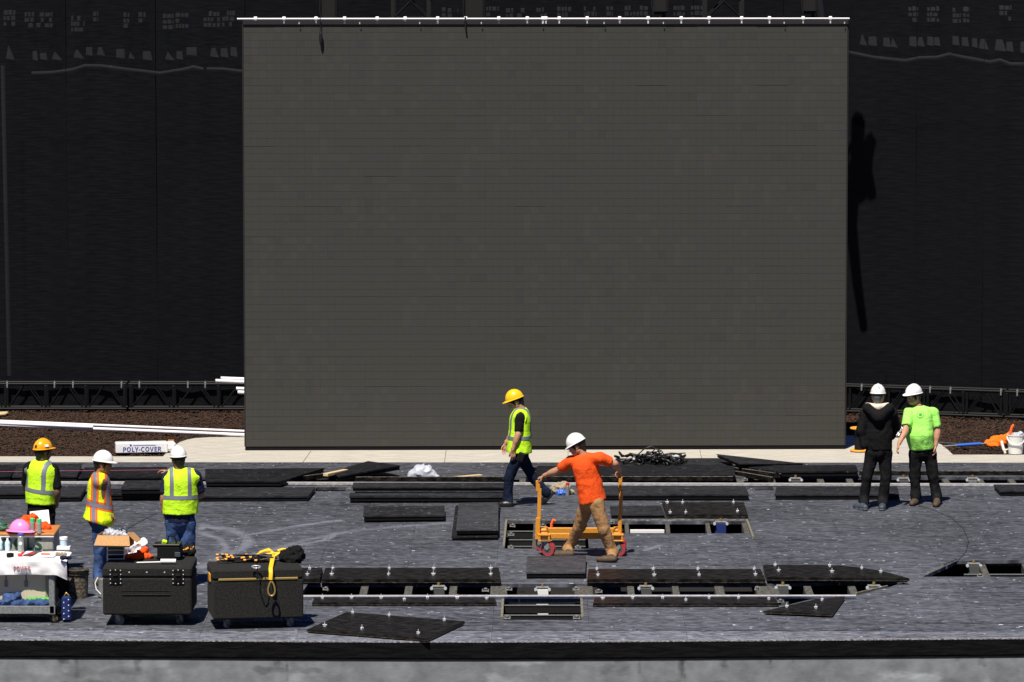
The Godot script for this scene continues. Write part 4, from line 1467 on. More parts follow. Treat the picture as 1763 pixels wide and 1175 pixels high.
func build_loose_panels() -> void:
	bolt_mesh = make_bolt()
	# along the front track
	panel("long black bolted panel behind the front track, left of the square pit", PackedVector2Array([Vector2(-2.945, 13.667), Vector2(-0.623, 13.651), Vector2(-0.590, 14.697), Vector2(-2.951, 14.714)]), 0.07, 0.07, M.underside,
		[Vector3(-2.838, 0.070, 13.799), Vector3(-2.086, 0.070, 13.794), Vector3(-1.490, 0.070, 13.790), Vector3(-0.730, 0.070, 13.784), Vector3(-2.831, 0.070, 14.330), Vector3(-2.077, 0.070, 14.324), Vector3(-1.485, 0.070, 14.320), Vector3(-0.724, 0.070, 14.315)])
	panel("short black bolted panel tucked behind the right road case", PackedVector2Array([Vector2(-3.644, 13.672), Vector2(-2.984, 13.667), Vector2(-2.974, 14.714), Vector2(-3.617, 14.718)]), 0.07, 0.07, M.underside, [Vector3(-3.147, 0.070, 13.828), Vector3(-3.153, 0.070, 14.353)])
	panel("long black bolted panel behind the front track, right of the square pit", PackedVector2Array([Vector2(0.573, 13.749), Vector2(2.876, 13.733), Vector2(2.896, 14.673), Vector2(0.549, 14.690)]), 0.07, 0.07, M.underside,
		[Vector3(0.688, 0.070, 13.827), Vector3(1.440, 0.070, 13.822), Vector3(2.036, 0.070, 13.818), Vector3(2.787, 0.070, 13.813), Vector3(0.695, 0.070, 14.378), Vector3(1.440, 0.070, 14.373), Vector3(2.034, 0.070, 14.369), Vector3(2.782, 0.070, 14.312)])
	panel("black bolted panel that tapers to a point behind the front track", PackedVector2Array([Vector2(2.917, 13.496), Vector2(3.587, 13.491), Vector2(3.895, 13.542), Vector2(4.159, 13.674), Vector2(4.376, 13.911), Vector2(4.583, 14.251), Vector2(4.789, 14.691), Vector2(2.921, 14.626)]), 0.09, 0.06, M.underside,
		[Vector3(3.077, 0.090, 13.575), Vector3(3.803, 0.090, 13.650), Vector3(4.217, 0.090, 13.859), Vector3(4.450, 0.090, 14.173), Vector3(3.100, 0.090, 14.078), Vector3(3.803, 0.090, 14.178)])
	panel("narrow black bolted panel in front of the track, nearest the right road case", PackedVector2Array([Vector2(-2.975, 16.166), Vector2(-0.651, 16.150), Vector2(-0.624, 16.565), Vector2(-2.985, 16.581)]), 0.05, 0.05, M.underside,
		[Vector3(-2.867, 0.050, 16.239), Vector3(-2.494, 0.050, 16.217), Vector3(-2.113, 0.050, 16.224), Vector3(-1.810, 0.050, 16.379), Vector3(-1.516, 0.050, 16.220), Vector3(-1.135, 0.050, 16.227), Vector3(-0.754, 0.050, 16.274)])
	panel("narrow black bolted panel in front of the track, right of the square pit", PackedVector2Array([Vector2(0.635, 16.117), Vector2(2.952, 16.101), Vector2(2.980, 16.612), Vector2(0.607, 16.629)]), 0.05, 0.05, M.underside,
		[Vector3(0.737, 0.050, 16.263), Vector3(1.122, 0.050, 16.212), Vector3(1.507, 0.050, 16.209), Vector3(1.800, 0.050, 16.402), Vector3(2.104, 0.050, 16.205), Vector3(2.484, 0.050, 16.202), Vector3(2.868, 0.050, 16.297)])
	panel("small four-sided black panel across the corner pit at the front track's end", PackedVector2Array([Vector2(3.474, 16.244), Vector2(3.862, 15.996), Vector2(3.610, 17.490), Vector2(2.751, 17.260)]), 0.05, 0.035, M.underside, [Vector3(3.549, 0.050, 16.366), Vector3(3.068, 0.050, 16.925), Vector3(3.432, 0.050, 17.018)])
	panel("big skewed black bolted panel lying over the stage's front lip", PackedVector2Array([Vector2(-2.516, 17.344), Vector2(-1.007, 18.081), Vector2(-1.431, 19.438), Vector2(-2.946, 18.734)]), 0.05, 0.045, M.underside,
		[Vector3(-2.430, 0.050, 17.461), Vector3(-1.962, 0.050, 17.669), Vector3(-1.262, 0.050, 18.037), Vector3(-2.735, 0.050, 18.505), Vector3(-2.266, 0.050, 18.729), Vector3(-1.561, 0.050, 19.084)])
	panel("thick charcoal panel between the square pit and the trolley", PackedVector2Array([Vector2(-0.246, 12.705), Vector2(0.551, 12.645), Vector2(0.530, 14.200), Vector2(-0.263, 14.206)]), 0.09, 0.07, M.panel_mid)
	# middle of the stage
	panel("short thick black panel lying alone left of the stacked panels", PackedVector2Array([Vector2(-2.653, 7.720), Vector2(-1.477, 7.648), Vector2(-1.447, 8.682), Vector2(-2.622, 8.782)]), 0.1, 0.07, M.panel_top)
	panel("lower panel of the two stacked crosswise left of the trolley", PackedVector2Array([Vector2(-1.323, 7.275), Vector2(-0.668, 7.143), Vector2(-0.668, 10.564), Vector2(-1.318, 10.627)]), 0.05, 0.045, M.panel)
	panel("upper grey panel of the two stacked crosswise left of the trolley", PackedVector2Array([Vector2(-1.267, 7.551), Vector2(-0.690, 7.483), Vector2(-0.662, 10.431), Vector2(-1.256, 10.465)]), 0.13, 0.05, M.panel_mid)
	panel("black bolted panel behind the trolley, beside the long pit", PackedVector2Array([Vector2(1.719, 6.943), Vector2(2.926, 6.935), Vector2(2.930, 8.296), Vector2(1.754, 8.304)]), 0.06, 0.06, M.underside,
		[Vector3(1.793, 0.060, 7.072), Vector3(2.020, 0.060, 7.070), Vector3(2.768, 0.060, 7.033), Vector3(1.808, 0.060, 8.148), Vector3(2.035, 0.060, 8.147), Vector3(2.789, 0.060, 8.017)])
	panel("grey topped panel behind the trolley's right handle", PackedVector2Array([Vector2(0.943, 7.334), Vector2(1.693, 7.297), Vector2(1.728, 8.305), Vector2(0.947, 8.341)]), 0.06, 0.06, M.panel_top)
	# along the back track, left to right
	panel("black panel behind the back track at the far left corner", PackedVector2Array([Vector2(-9.053, 2.804), Vector2(-8.237, 2.798), Vector2(-8.191, 4.221), Vector2(-8.876, 4.295)]), 0.09, 0.07, M.panel)
	panel("black panel behind the back track beside the yellow hard hat man", PackedVector2Array([Vector2(-8.263, 2.726), Vector2(-7.242, 2.682), Vector2(-7.174, 4.248), Vector2(-8.165, 4.290)]), 0.09, 0.07, M.panel_top)
	panel("long black panel behind the back track beyond the woman in orange trim", PackedVector2Array([Vector2(-7.162, 3.151), Vector2(-5.887, 3.071), Vector2(-5.788, 4.343), Vector2(-7.139, 4.422)]), 0.09, 0.07, M.panel)
	panel("black panel in front of the back track at the far left corner", PackedVector2Array([Vector2(-8.742, 5.427), Vector2(-7.841, 5.420), Vector2(-7.752, 6.255), Vector2(-8.635, 6.328)]), 0.09, 0.07, M.panel_top)
	panel("black panel with a slanted end beside the yellow hard hat man's elbow", PackedVector2Array([Vector2(-7.674, 5.419), Vector2(-6.916, 5.380), Vector2(-6.902, 6.546), Vector2(-7.584, 6.616)]), 0.09, 0.07, M.panel_top)
	panel("lower panel of the raised pair beyond the pointing man", PackedVector2Array([Vector2(-6.538, 5.791), Vector2(-5.729, 5.785), Vector2(-5.682, 6.383), Vector2(-6.479, 6.454)]), 0.1, 0.07, M.panel)
	panel("upper panel of the raised pair beyond the pointing man", PackedVector2Array([Vector2(-6.321, 5.579), Vector2(-5.683, 5.574), Vector2(-5.613, 6.481), Vector2(-6.309, 6.519)]), 0.2, 0.08, M.panel_top)
	panel("black panel with a slanted right end behind the back track, right of the pointing man", PackedVector2Array([Vector2(-5.266, 3.432), Vector2(-3.422, 3.276), Vector2(-4.018, 4.892), Vector2(-5.163, 4.900)]), 0.1, 0.07, M.panel)
	panel("long black panel with a slanted right end in front of the back track", PackedVector2Array([Vector2(-5.183, 5.494), Vector2(-3.465, 5.415), Vector2(-3.527, 6.480), Vector2(-5.180, 6.524)]), 0.08, 0.07, M.panel_top)
	panel("tilted black panel with one raised end beside the white plastic bag", PackedVector2Array([Vector2(-3.298, 3.852), Vector2(-2.765, 2.774), Vector2(-2.234, 3.561), Vector2(-3.155, 4.481)]), 0.14, 0.07, M.panel, [], Vector3(0.0, 0, 0.06))
	panel("upper long panel of the pair left of the walking man", PackedVector2Array([Vector2(-2.897, 5.407), Vector2(-0.623, 5.391), Vector2(-0.601, 5.964), Vector2(-2.892, 5.980)]), 0.15, 0.06, M.panel_top)
	panel("lower long panel of the pair left of the walking man", PackedVector2Array([Vector2(-2.916, 6.232), Vector2(-0.616, 6.183), Vector2(-0.595, 6.643), Vector2(-2.908, 6.659)]), 0.1, 0.07, M.panel_top)
	panel("long black panel behind the man in the orange shirt, in front of the track", PackedVector2Array([Vector2(0.846, 5.394), Vector2(3.015, 5.379), Vector2(3.027, 6.346), Vector2(0.818, 6.361)]), 0.09, 0.07, M.panel_top)
	panel("long black panel behind the back track and the man in orange", PackedVector2Array([Vector2(-0.129, 2.923), Vector2(2.935, 2.901), Vector2(2.908, 4.074), Vector2(-0.171, 4.095)]), 0.09, 0.07, M.panel)
	panel("black panel under the heap of black cable", PackedVector2Array([Vector2(1.108, 1.724), Vector2(2.872, 1.674), Vector2(2.946, 2.627), Vector2(1.058, 2.677)]), 0.06, 0.05, M.panel_top)
	panel("tilted pointed black panel propped up right of the cable heap", PackedVector2Array([Vector2(2.679, 2.201), Vector2(4.051, 2.631), Vector2(3.002, 3.254)]), 0.15, 0.05, M.panel_top, [], Vector3(0, 0, -0.07))
	panel("wide black panel behind the back track left of the black hoodie", PackedVector2Array([Vector2(2.935, 2.908), Vector2(4.835, 2.859), Vector2(4.823, 3.611), Vector2(3.584, 3.690)]), 0.1, 0.08, M.panel)
	panel("black panel in front of the back track at the black hoodie's feet", PackedVector2Array([Vector2(3.482, 5.299), Vector2(5.307, 5.219), Vector2(5.270, 6.221), Vector2(3.410, 6.267)]), 0.08, 0.07, M.panel_top)
	panel("black panel in front of the back track at the right edge of the stage", PackedVector2Array([Vector2(6.777, 5.039), Vector2(8.002, 4.996), Vector2(7.918, 5.772), Vector2(6.802, 5.813)]), 0.08, 0.07, M.panel_top)
	# frame timbers beside the tracks
	for q in [[Vector3(2.929, 0.050, 3.053), Vector3(3.630, 0.030, 3.671), "dark frame timber slanting between the cable heap and the black hoodie"], [Vector3(2.937, 0.030, 3.323), Vector3(3.480, 0.020, 4.014), "second dark frame timber, lower of the slanting pair"], [Vector3(-4.048, 0.030, 4.351), Vector3(-3.196, 0.040, 3.515), "dark frame timber slanting left of the tilted panel"], [Vector3(-3.132, 0.040, 4.180), Vector3(-0.652, 0.040, 4.128), "long dark frame timber in front of the white plastic bag"], [Vector3(-0.305, 0.040, 4.091), Vector3(2.872, 0.040, 4.069), "long dark frame timber behind the man in orange"], [Vector3(-0.310, 0.030, 2.846), Vector3(-0.084, 0.030, 2.844), "short dark frame timber behind the walking man"], [Vector3(4.860, 0.030, 3.310), Vector3(8.096, 0.030, 3.287), "long dark frame timber behind the lime shirt"]]:
		var o := thing("frame_timber", q[2], "timber", q[0], 0, "frame timbers of the open track")
		var b := B.new()
		b.bar(q[0], q[1], 0.07, 0.07, 0.004)
		obj("beam", b, M.underside, o, true)
		b = B.new()
		b.bar(q[0] + Vector3(0, 0.037, 0.03), q[1] + Vector3(0, 0.037, 0.03), 0.016, 0.006)
		obj("worn_edge", b, M.frame_edge, o, true)


# ---------------------------------------------------------------- people
# heads, hands and hats are made once, in their own axes: y up, the face towards +z
func build_templates() -> void:
	var u := Vector3.RIGHT
	# head: 0.235 m from chin to crown, middle of the skull at the origin
	head_surf = field([
		pr(Vector3(0, 0.03, -0.02), Vector3(0, 0.03, 0.015), 0.098, 0.092, u, 1.22),
		pr(Vector3(0, 0.02, 0.035), Vector3(0, -0.06, 0.05), 0.07, 0.052, u, 1.08),
		pr(Vector3(0, -0.085, 0.05), Vector3(0, -0.085, 0.066), 0.034, 0.026),
		pr(Vector3(-0.045, -0.055, 0.01), Vector3(0.045, -0.055, 0.01), 0.032),
		pr(Vector3(0, 0.012, 0.098), Vector3(0, -0.026, 0.116), 0.011, 0.016, u, 1.0, 1.0, 0.012),
		pr(Vector3(-0.016, -0.03, 0.104), Vector3(0.016, -0.03, 0.104), 0.011, -1, u, 1.0, 1.0, 0.01),
		pr(Vector3(-0.035, 0.03, 0.09), Vector3(0.035, 0.03, 0.09), 0.016, -1, u, 1.0, 1.0, 0.02),
		pr(Vector3(-0.033, 0.008, 0.108), Vector3(-0.033, 0.008, 0.1), 0.013, -1, u, 1.0, -1.0),
		pr(Vector3(0.033, 0.008, 0.108), Vector3(0.033, 0.008, 0.1), 0.013, -1, u, 1.0, -1.0),
		pr(Vector3(-0.02, -0.055, 0.1), Vector3(0.02, -0.055, 0.1), 0.009, -1, u, 1.0, 1.0, 0.01),
		pr(Vector3(-0.02, -0.066, 0.097), Vector3(0.02, -0.066, 0.097), 0.01, -1, u, 1.0, 1.0, 0.01),
		pr(Vector3(-0.082, 0.01, -0.005), Vector3(-0.078, -0.03, 0.004), 0.02, 0.014, u, 2.0, 1.0, 0.012),
		pr(Vector3(0.082, 0.01, -0.005), Vector3(0.078, -0.03, 0.004), 0.02, 0.014, u, 2.0, 1.0, 0.012),
		pr(Vector3(0, -0.04, -0.03), Vector3(0, -0.15, -0.035), 0.058, 0.055)], 0.006, 0.02)
	hair_surf = field([
		pr(Vector3(0, 0.03, -0.024), Vector3(0, 0.035, 0.012), 0.104, 0.097, u, 1.2),
		pr(Vector3(0, -0.02, -0.05), Vector3(0, -0.07, -0.055), 0.068, 0.05, u, 1.0),
		pr(Vector3(-0.077, 0.0, 0.03), Vector3(-0.075, -0.035, 0.03), 0.012, 0.008),
		pr(Vector3(0.077, 0.0, 0.03), Vector3(0.075, -0.035, 0.03), 0.012, 0.008),
		pr(Vector3(-0.1, -0.012, -0.004), Vector3(0.1, -0.012, -0.004), 0.032, -1, u, 1.0, -1.0),
		pr(Vector3(0, -0.05, 0.13), Vector3(0, 0.035, 0.13), 0.085, 0.075, u, 1.0, -1.0)], 0.007, 0.015)
	# hands hang down from the wrist at the origin: palm towards +x, thumb side +z
	var rel := [pr(Vector3(0, -0.01, 0), Vector3(0.004, -0.075, 0.0), 0.03, 0.04, u, 2.4), pr(Vector3(0, 0.03, 0), Vector3(0, -0.02, 0), 0.026, 0.026, u, 1.25)]
	var grip := rel.duplicate()
	var base := [Vector3(0.0, -0.09, 0.03), Vector3(0.0, -0.095, 0.01), Vector3(0.0, -0.092, -0.01), Vector3(0.0, -0.084, -0.028)]
	var lens := [0.072, 0.082, 0.075, 0.058]
	for k in 4:
		for q in 2:
			var p: Vector3 = base[k]
			var a := 0.25 + 0.06 * k if q == 0 else 1.0
			var bend := 0.38 if q == 0 else 1.15
			for s in 3:
				var l: float = lens[k] * [0.45, 0.31, 0.24][s]
				var e := p + Vector3(sin(a), -cos(a), (1.5 - k) * 0.05).normalized() * l
				(rel if q == 0 else grip).append(pr(p, e, 0.0096 - s * 0.0008, 0.0088 - s * 0.0008, u, 1.0, 1.0, 0.004))
				p = e
				a += bend
	rel.append_array([pr(Vector3(0.006, -0.03, 0.026), Vector3(0.02, -0.062, 0.05), 0.013, 0.0105, u, 1.0, 1.0, 0.012), pr(Vector3(0.02, -0.062, 0.05), Vector3(0.03, -0.094, 0.056), 0.0105, 0.0088, u, 1.0, 1.0, 0.004)])
	grip.append_array([pr(Vector3(0.006, -0.03, 0.026), Vector3(0.035, -0.058, 0.044), 0.013, 0.0105, u, 1.0, 1.0, 0.012), pr(Vector3(0.035, -0.058, 0.044), Vector3(0.058, -0.08, 0.03), 0.0105, 0.0088, u, 1.0, 1.0, 0.004)])
	hand_relaxed = field(rel, 0.005, 0.012)
	hand_grip = field(grip, 0.005, 0.012)
	hat_shell = make_hat_shell(1.0)
	hat_brim = make_hat_brim(0.05, 0.008)


func make_hat_shell(size: float) -> ArrayMesh:
	var b := B.new()
	var n := 10
	var m := 32
	var pt := func(i: int, s: int) -> Vector3:
		var a := PI / 2 * i / n
		var th := TAU * s / m
		var d := Vector3(sin(th), 0, cos(th))
		var r := cos(a)
		var y := sin(a)
		var ridge := 0.011 * exp(-pow(d.x * r / 0.17, 2.0)) * smoothstep(0.1, 0.5, y)
		for off in [-0.42, 0.42]:
			ridge += 0.006 * exp(-pow((d.x * r - off) / 0.1, 2.0)) * smoothstep(0.15, 0.5, y) * (1.0 if y < 0.97 else 0.0)
		return Vector3(d.x * r * 0.11, 0.0 + y * (0.13 + ridge), d.z * r * 0.138) * size
	for i in n:
		for s in m:
			var c := [pt.call(i, s), pt.call(i, s + 1), pt.call(i + 1, s + 1), pt.call(i + 1, s)]
			var nn := []
			for q in c:
				nn.append(Vector3(q.x / pow(0.11, 2), q.y / pow(0.135, 2), q.z / pow(0.138, 2)).normalized())
			b.tri(c[0], c[1], c[2], nn[0], nn[1], nn[2])
			b.tri(c[0], c[2], c[3], nn[0], nn[2], nn[3])
	return b.mesh()


# a rolled rim that runs out into a peak at the front
func make_hat_brim(peak: float, rim: float) -> ArrayMesh:
	var b := B.new()
	var m := 40
	var inn := []
	var out := []
	for s in m:
		var th := TAU * s / m
		var d := Vector3(sin(th), 0, cos(th))
		var f := pow(maxf(d.z, 0.0), 1.6)
		var p := Vector3(d.x * 0.107, 0, d.z * 0.135)
		var q := Vector3(d.x * (0.11 + rim), -0.006 - 0.014 * f, d.z * (0.138 + rim) + peak * f)
		inn.append(p)
		out.append(q)
	for s in m:
		var e := (s + 1) % m
		var up := Vector3.UP * 0.006
		b.face(inn[s] + up, inn[e] + up, out[e] + up, out[s] + up, Vector3(0, -1, 0))
		b.face(inn[s], inn[e], out[e], out[s], Vector3(0, 1, 0))
		b.face(out[s], out[e], out[e] + up, out[s] + up, Vector3.ZERO)
	return b.mesh()


var hat_full_brim: ArrayMesh
func hard_hat(parent: Node3D, at: Transform3D, mat: Material, full := false) -> Node3D:
	var shell := put("hard_hat" if parent != self else "shell", hat_shell, mat, parent, at)
	put("brim", hat_brim if not full else hat_full_brim, mat, shell)
	var b := B.new()
	b.lathe([Vector2(0.1, 0.012), Vector2(0.107, -0.004), Vector2(0.107, -0.03), Vector2(0.1, -0.03)], Vector3.ZERO, 24, Vector3(1, 1, 1.22))
	obj("headband", b, M.rubber, shell)
	return shell


func head_frame(at: Vector3, yaw: float, pitch: float, roll := 0.0) -> Transform3D:
	return Transform3D(Basis.from_euler(Vector3(pitch, yaw, roll)), at)


# spec: J joints in world places, f facing of the trunk, head yaw/pitch, build and clothes
func person(s: Dictionary) -> Node3D:
	var J: Dictionary = s.J
	var f: Vector3 = (s.f as Vector3).normalized()
	var base: Vector3 = (J.q0 + J.q1 + J.t0 + J.t1) * 0.25
	base.y = 0.0
	var o := thing("person", s.label, "person", base, 0, s.get("group", ""))
	var ax: Vector3 = (J.neck - J.pel).normalized()
	var lat := ax.cross(f).normalized()
	f = lat.cross(ax).normalized()
	var cw: float = s.get("cw", 0.165)
	var ww: float = s.get("ww", 0.155)
	var hw: float = s.get("hw", 0.165)
	var fl: float = s.get("fl", 1.5)
	var bl: float = s.get("belly", 0.0)
	var chest: Vector3 = J.neck - ax * (cw * 0.92 + 0.01)
	var waist: Vector3 = J.pel.lerp(J.neck, 0.36) + f * bl
	var trunk := func(inf: float, low: float) -> Array:
		return [
			pr(chest, waist, cw + inf, ww + inf, f, fl),
			pr(waist, J.pel, ww + inf, hw + inf + low, f, fl * 0.94),
			pr(J.neck - ax * 0.05, J.s0 - ax * 0.01, 0.06 + inf, 0.052 + inf),
			pr(J.neck - ax * 0.05, J.s1 - ax * 0.01, 0.06 + inf, 0.052 + inf)]
	var arm: float = s.get("arm", 1.0)
	# the body
	var hf := head_frame(J.head, s.yaw, s.pitch, s.get("roll", 0.0))
	var jaw: Vector3 = hf * Vector3(0, -0.06, -0.03)
	var prims: Array = trunk.call(-0.01, 0.0)
	prims.append_array([pr(J.neck - ax * 0.04, jaw, 0.062, 0.056)])
	for k in ["0", "1"]:
		var sh: Vector3 = J["s" + k]
		prims.append(pr(sh, J["e" + k], 0.05 * arm, 0.042 * arm))
		prims.append(pr(J["e" + k], J["w" + k], 0.043 * arm, 0.029 * arm))
		prims.append(pr(J["e" + k].lerp(J["w" + k], 0.22), J["e" + k].lerp(J["w" + k], 0.4), 0.044 * arm, 0.041 * arm))
		prims.append(pr(J["h" + k], J["k" + k], 0.082, 0.055))
		prims.append(pr(J["k" + k], J["a" + k], 0.055, 0.038))
		prims.append(pr(J["a" + k], J["t" + k].lerp(J["q" + k], 0.85), 0.03, 0.022))
	var body := field(prims, 0.015, 0.03)
	body.add(head_surf, hf)
	for k in ["0", "1"]:
		if J.has("f" + k):
			var w: Vector3 = J["w" + k]
			var down: Vector3 = -(J["f" + k] - w).normalized()
			var palm: Vector3 = s.get("palm" + k, -f)
			palm = (palm - down * palm.dot(down)).normalized()
			var th: Vector3 = palm.cross(down)
			var bs := Basis(palm, down, th)
			var want: Vector3 = s.get("thumb" + k, f)
			if th.dot(want) < 0.0:
				bs = Basis(palm, down, -th)
			body.add(hand_grip if s.get("grip" + k, false) else hand_relaxed, Transform3D(bs, w))
	put("body", body.mesh(base), s.skin, o)
	put("hair", hair_surf.mesh(), s.hair, o, Transform3D(hf.basis, hf.origin - base))
	for e in [-1, 1]:
		var b := B.new()
		b.ball(Vector3(0.033 * e, 0.008, 0.09), Vector3.ONE * 0.0115, 8)
		b.t = Transform3D(Basis(), Vector3.ZERO)
		put("eye", b.mesh(), M.eye, o, Transform3D(hf.basis, hf.origin - base))
	hard_hat(o, Transform3D(hf.basis * Basis.from_euler(Vector3(s.get("hat_pitch", 0.0), s.get("hat_yaw", 0.0), 0)), hf * Vector3(0, 0.052, -0.002) - base), s.hat)
	for st in s.get("stickers", []):
		var b := B.new()
		b.box(Vector3.ZERO, st[1], 0.002, Basis.looking_at(-(st[0] as Vector3).normalized(), Vector3.UP))
		put("sticker", b.mesh(), st[2], o, Transform3D(hf.basis, hf * (Vector3(0, 0.052, 0) + st[0]) - base) * Transform3D(Basis(), Vector3.ZERO))
	if s.has("glasses"):
		var b := B.new()
		for e in [-1, 1]:
			b.box(Vector3(0.033 * e, 0.008, 0.112), Vector3(0.052, 0.034, 0.008), 0.003)
			b.bar(Vector3(0.062 * e, 0.014, 0.108), Vector3(0.088 * e, 0.012, 0.0), 0.004, 0.008)
		b.box(Vector3(0, 0.014, 0.116), Vector3(0.02, 0.006, 0.006))
		put("glasses", b.mesh(), s.glasses, o, Transform3D(hf.basis * Basis.from_euler(Vector3(s.get("glasses_pitch", 0.0), 0, 0)), hf.origin - base + hf.basis * Vector3(0, s.get("glasses_up", 0.0), 0.0)))
	var nz := FastNoiseLite.new()
	nz.seed = hash(s.label)
	nz.frequency = 6.0
	nz.fractal_octaves = 2
	# trousers
	var leg: float = s.get("leg", 1.0)
	var tp := [pr(waist, J.pel, ww - 0.01, hw + 0.012, f, fl * 0.94), pr(J.h0, J.h1, 0.1 * leg, 0.1 * leg)]
	for k in ["0", "1"]:
		var kn: Vector3 = J["k" + k]
		var an: Vector3 = J["a" + k]
		tp.append(pr(J["h" + k], kn, 0.1 * leg, 0.078 * leg))
		tp.append(pr(kn, an, 0.076 * leg, 0.068 * leg))
		tp.append(pr(an.lerp(kn, 0.12), an, 0.07 * leg, 0.074 * leg))
		tp.append(pr(an, an.lerp(J["q" + k].lerp(J["t" + k], 0.15), 0.55), 0.07 * leg, 0.066 * leg))
	var cuts := [[ax, ax.dot(J.pel) + 0.12]]
	var trousers := field(tp, 0.015, 0.025, cuts)
	trousers.crumple(nz, 0.011, Vector3(1.3, 0.8, 1.3))
	nz.frequency = 11.0
	trousers.crumple(nz, 0.003, Vector3(0.8, 1.3, 0.8))
	put("trousers", trousers.mesh(base), s.pants, o)
	# footwear
	for k in ["0", "1"]:
		var q: Vector3 = J["q" + k]
		var t: Vector3 = J["t" + k]
		var an: Vector3 = J["a" + k]
		var side := (t - q).cross(Vector3.UP).normalized()
		var fp := [pr(q, q.lerp(t, 0.65), 0.046, 0.05), pr(q.lerp(t, 0.65), t, 0.05, 0.04), pr(an, q.lerp(t, 0.22), 0.05, 0.05)]
		var up := side.cross(t - q).normalized()
		if up.y < 0.0: up = -up
		var sole_at := up.dot(q.lerp(t, 0.5)) - 0.034
		var shoe := field(fp, 0.009, 0.02, [[-up, -sole_at]])
		var sm := put("shoe", shoe.mesh(base), s.shoe, o)
		var sole := shoe.slice([[up, sole_at + 0.022]], 0.004)
		put("sole", sole.mesh(base), s.get("sole", M.sole_dark), sm)
	# top
	nz.frequency = 7.0
	if s.has("top"):
		var inf: float = s.get("top_inf", 0.014)
		var p2: Array = trunk.call(inf, s.get("flare", 0.0))
		for k in ["0", "1"]:
			var sh: Vector3 = J["s" + k]
			var el: Vector3 = J["e" + k]
			var sl: float = s.get("sleeve", 0.62)
			p2.append(pr(sh, sh.lerp(el, minf(sl, 1.0)), 0.064 * arm + inf * 0.6, 0.058 * arm + inf * 0.6))
			if sl > 1.0:
				p2.append(pr(el, J["w" + k], 0.06 * arm, 0.048 * arm))
				p2.append(pr(J["w" + k].lerp(el, 0.08), J["w" + k], 0.05 * arm, 0.044 * arm))
			else:
				# a square cuff: cut the sleeve off across the arm
				var d := (el - sh).normalized()
				p2.append(pr(sh.lerp(el, sl + 0.02) + d * 0.085, el + d * 0.03, 0.085, 0.085, Vector3.BACK, 1.0, -1.0))
		p2.append(pr(J.neck + ax * 0.045, jaw, 0.068, 0.075, Vector3.BACK, 1.0, -1.0))
		var hem: float = s.hem
		var top := field(p2, 0.014, 0.03, [[-ax, -(ax.dot(J.pel) + hem)]])
		top.crumple(nz, 0.007, Vector3(1.1, 0.5, 1.1))
		nz.frequency = 11.0
		top.crumple(nz, 0.0015, Vector3(1, 0.7, 1))
		var tm := put(s.get("top_name", "shirt"), top.mesh(base), s.top, o)
		s.top_surf = top
		s.top_node = tm
	# safety vest with its stripes
	if s.has("vest"):
		var vi: float = s.get("vest_inf", 0.044)
		var p3: Array = trunk.call(vi, s.get("vest_flare", 0.012))
		p3.append_array(s.get("vest_more", []))
		for k in ["0", "1"]:
			var sh: Vector3 = J["s" + k]
			var el: Vector3 = J["e" + k]
			var outw: Vector3 = (sh - J.neck - ax * ax.dot(sh - J.neck)).normalized()
			if s.get("armholes", true):
				p3.append(pr(sh + outw * 0.05 + ax * 0.05, sh.lerp(el, 0.6) + outw * 0.035, 0.07, 0.062, f, 0.85, -1.0))
		p3.append(pr(J.neck + ax * 0.05, jaw, 0.07, 0.085, Vector3.BACK, 1.0, -1.0))
		var vh: float = s.vest_hem
		var vest := field(p3, 0.013, 0.03, [[(-ax + f * s.get("vest_slope", 0.0)).normalized(), (-ax + f * s.get("vest_slope", 0.0)).normalized().dot(J.pel + ax * vh)]])
		nz.frequency = 5.0
		vest.crumple(nz, 0.007, Vector3(1.1, 0.35, 1.1))
		nz.frequency = 10.0
		vest.crumple(nz, 0.0015, Vector3(1, 0.5, 1))
		var vm := put("safety_vest", vest.mesh(base), s.vest, o)
		var z0: float = s.band
		var bw: float = s.get("band_w", 0.052)
		var off: float = s.get("stripe_off", 0.085)
		var sw: float = s.get("stripe_w", 0.05)
		var bax: Vector3 = (ax + f * s.get("band_tilt", 0.0) + lat * s.get("band_roll", 0.0)).normalized()
		var p0: float = bax.dot(J.pel)
		var lo: float = p0 + z0
		var bands := []
		bands.append([[[bax, lo + bw], [-bax, -lo]], 0.0])
		for e in [-1, 1]:
			var across: Vector3 = f if s.has("side_stripes") else lat
			var c: float = across.dot(J.pel) + off * e + s.get("stripe_shift", 0.0)
			bands.append([[[across, c + sw / 2], [-across, -(c - sw / 2)], [-bax, -(lo + bw + 0.002) if not s.get("full_stripes", false) else 9.0]], 0.0])
		if s.has("armhole_patch"):
			# the open armhole: an oval on the near side through which the sleeve shows
			var oc: Vector3 = J.pel + ax * 0.42 + f * 0.045
			var oval := [[-lat * signf(lat.z), -lat.dot(J.pel) * signf(lat.z)]]
			for k in 10:
				var an := TAU * k / 10.0
				var dn := (f * cos(an) / 0.032 + (ax - f * 0.12) * sin(an) / 0.13)
				oval.append([dn.normalized(), dn.normalized().dot(oc) + 1.0 / dn.length()])
			put("armhole", vest.slice(oval, 0.004).mesh(base), M.skin_dark, vm)
			var low: float = f.dot(J.pel) - 0.075
			bands.append([[[f, low + sw / 2], [-f, -(low - sw / 2)], [bax, lo - 0.002]], 0.0])
		for bd in bands:
			if s.has("trim"):
				var wide := []
				for pl in bd[0]:
					wide.append([pl[0], pl[1] + s.get("trim_w", 0.028)])
				put("trim_band", vest.slice(wide, 0.003).mesh(base), s.trim, vm)
			if bd.size() > 2: continue
			put("reflective_stripe", vest.slice(bd[0], 0.006 if s.has("trim") else 0.004).mesh(base), M.silver, vm)
	return o


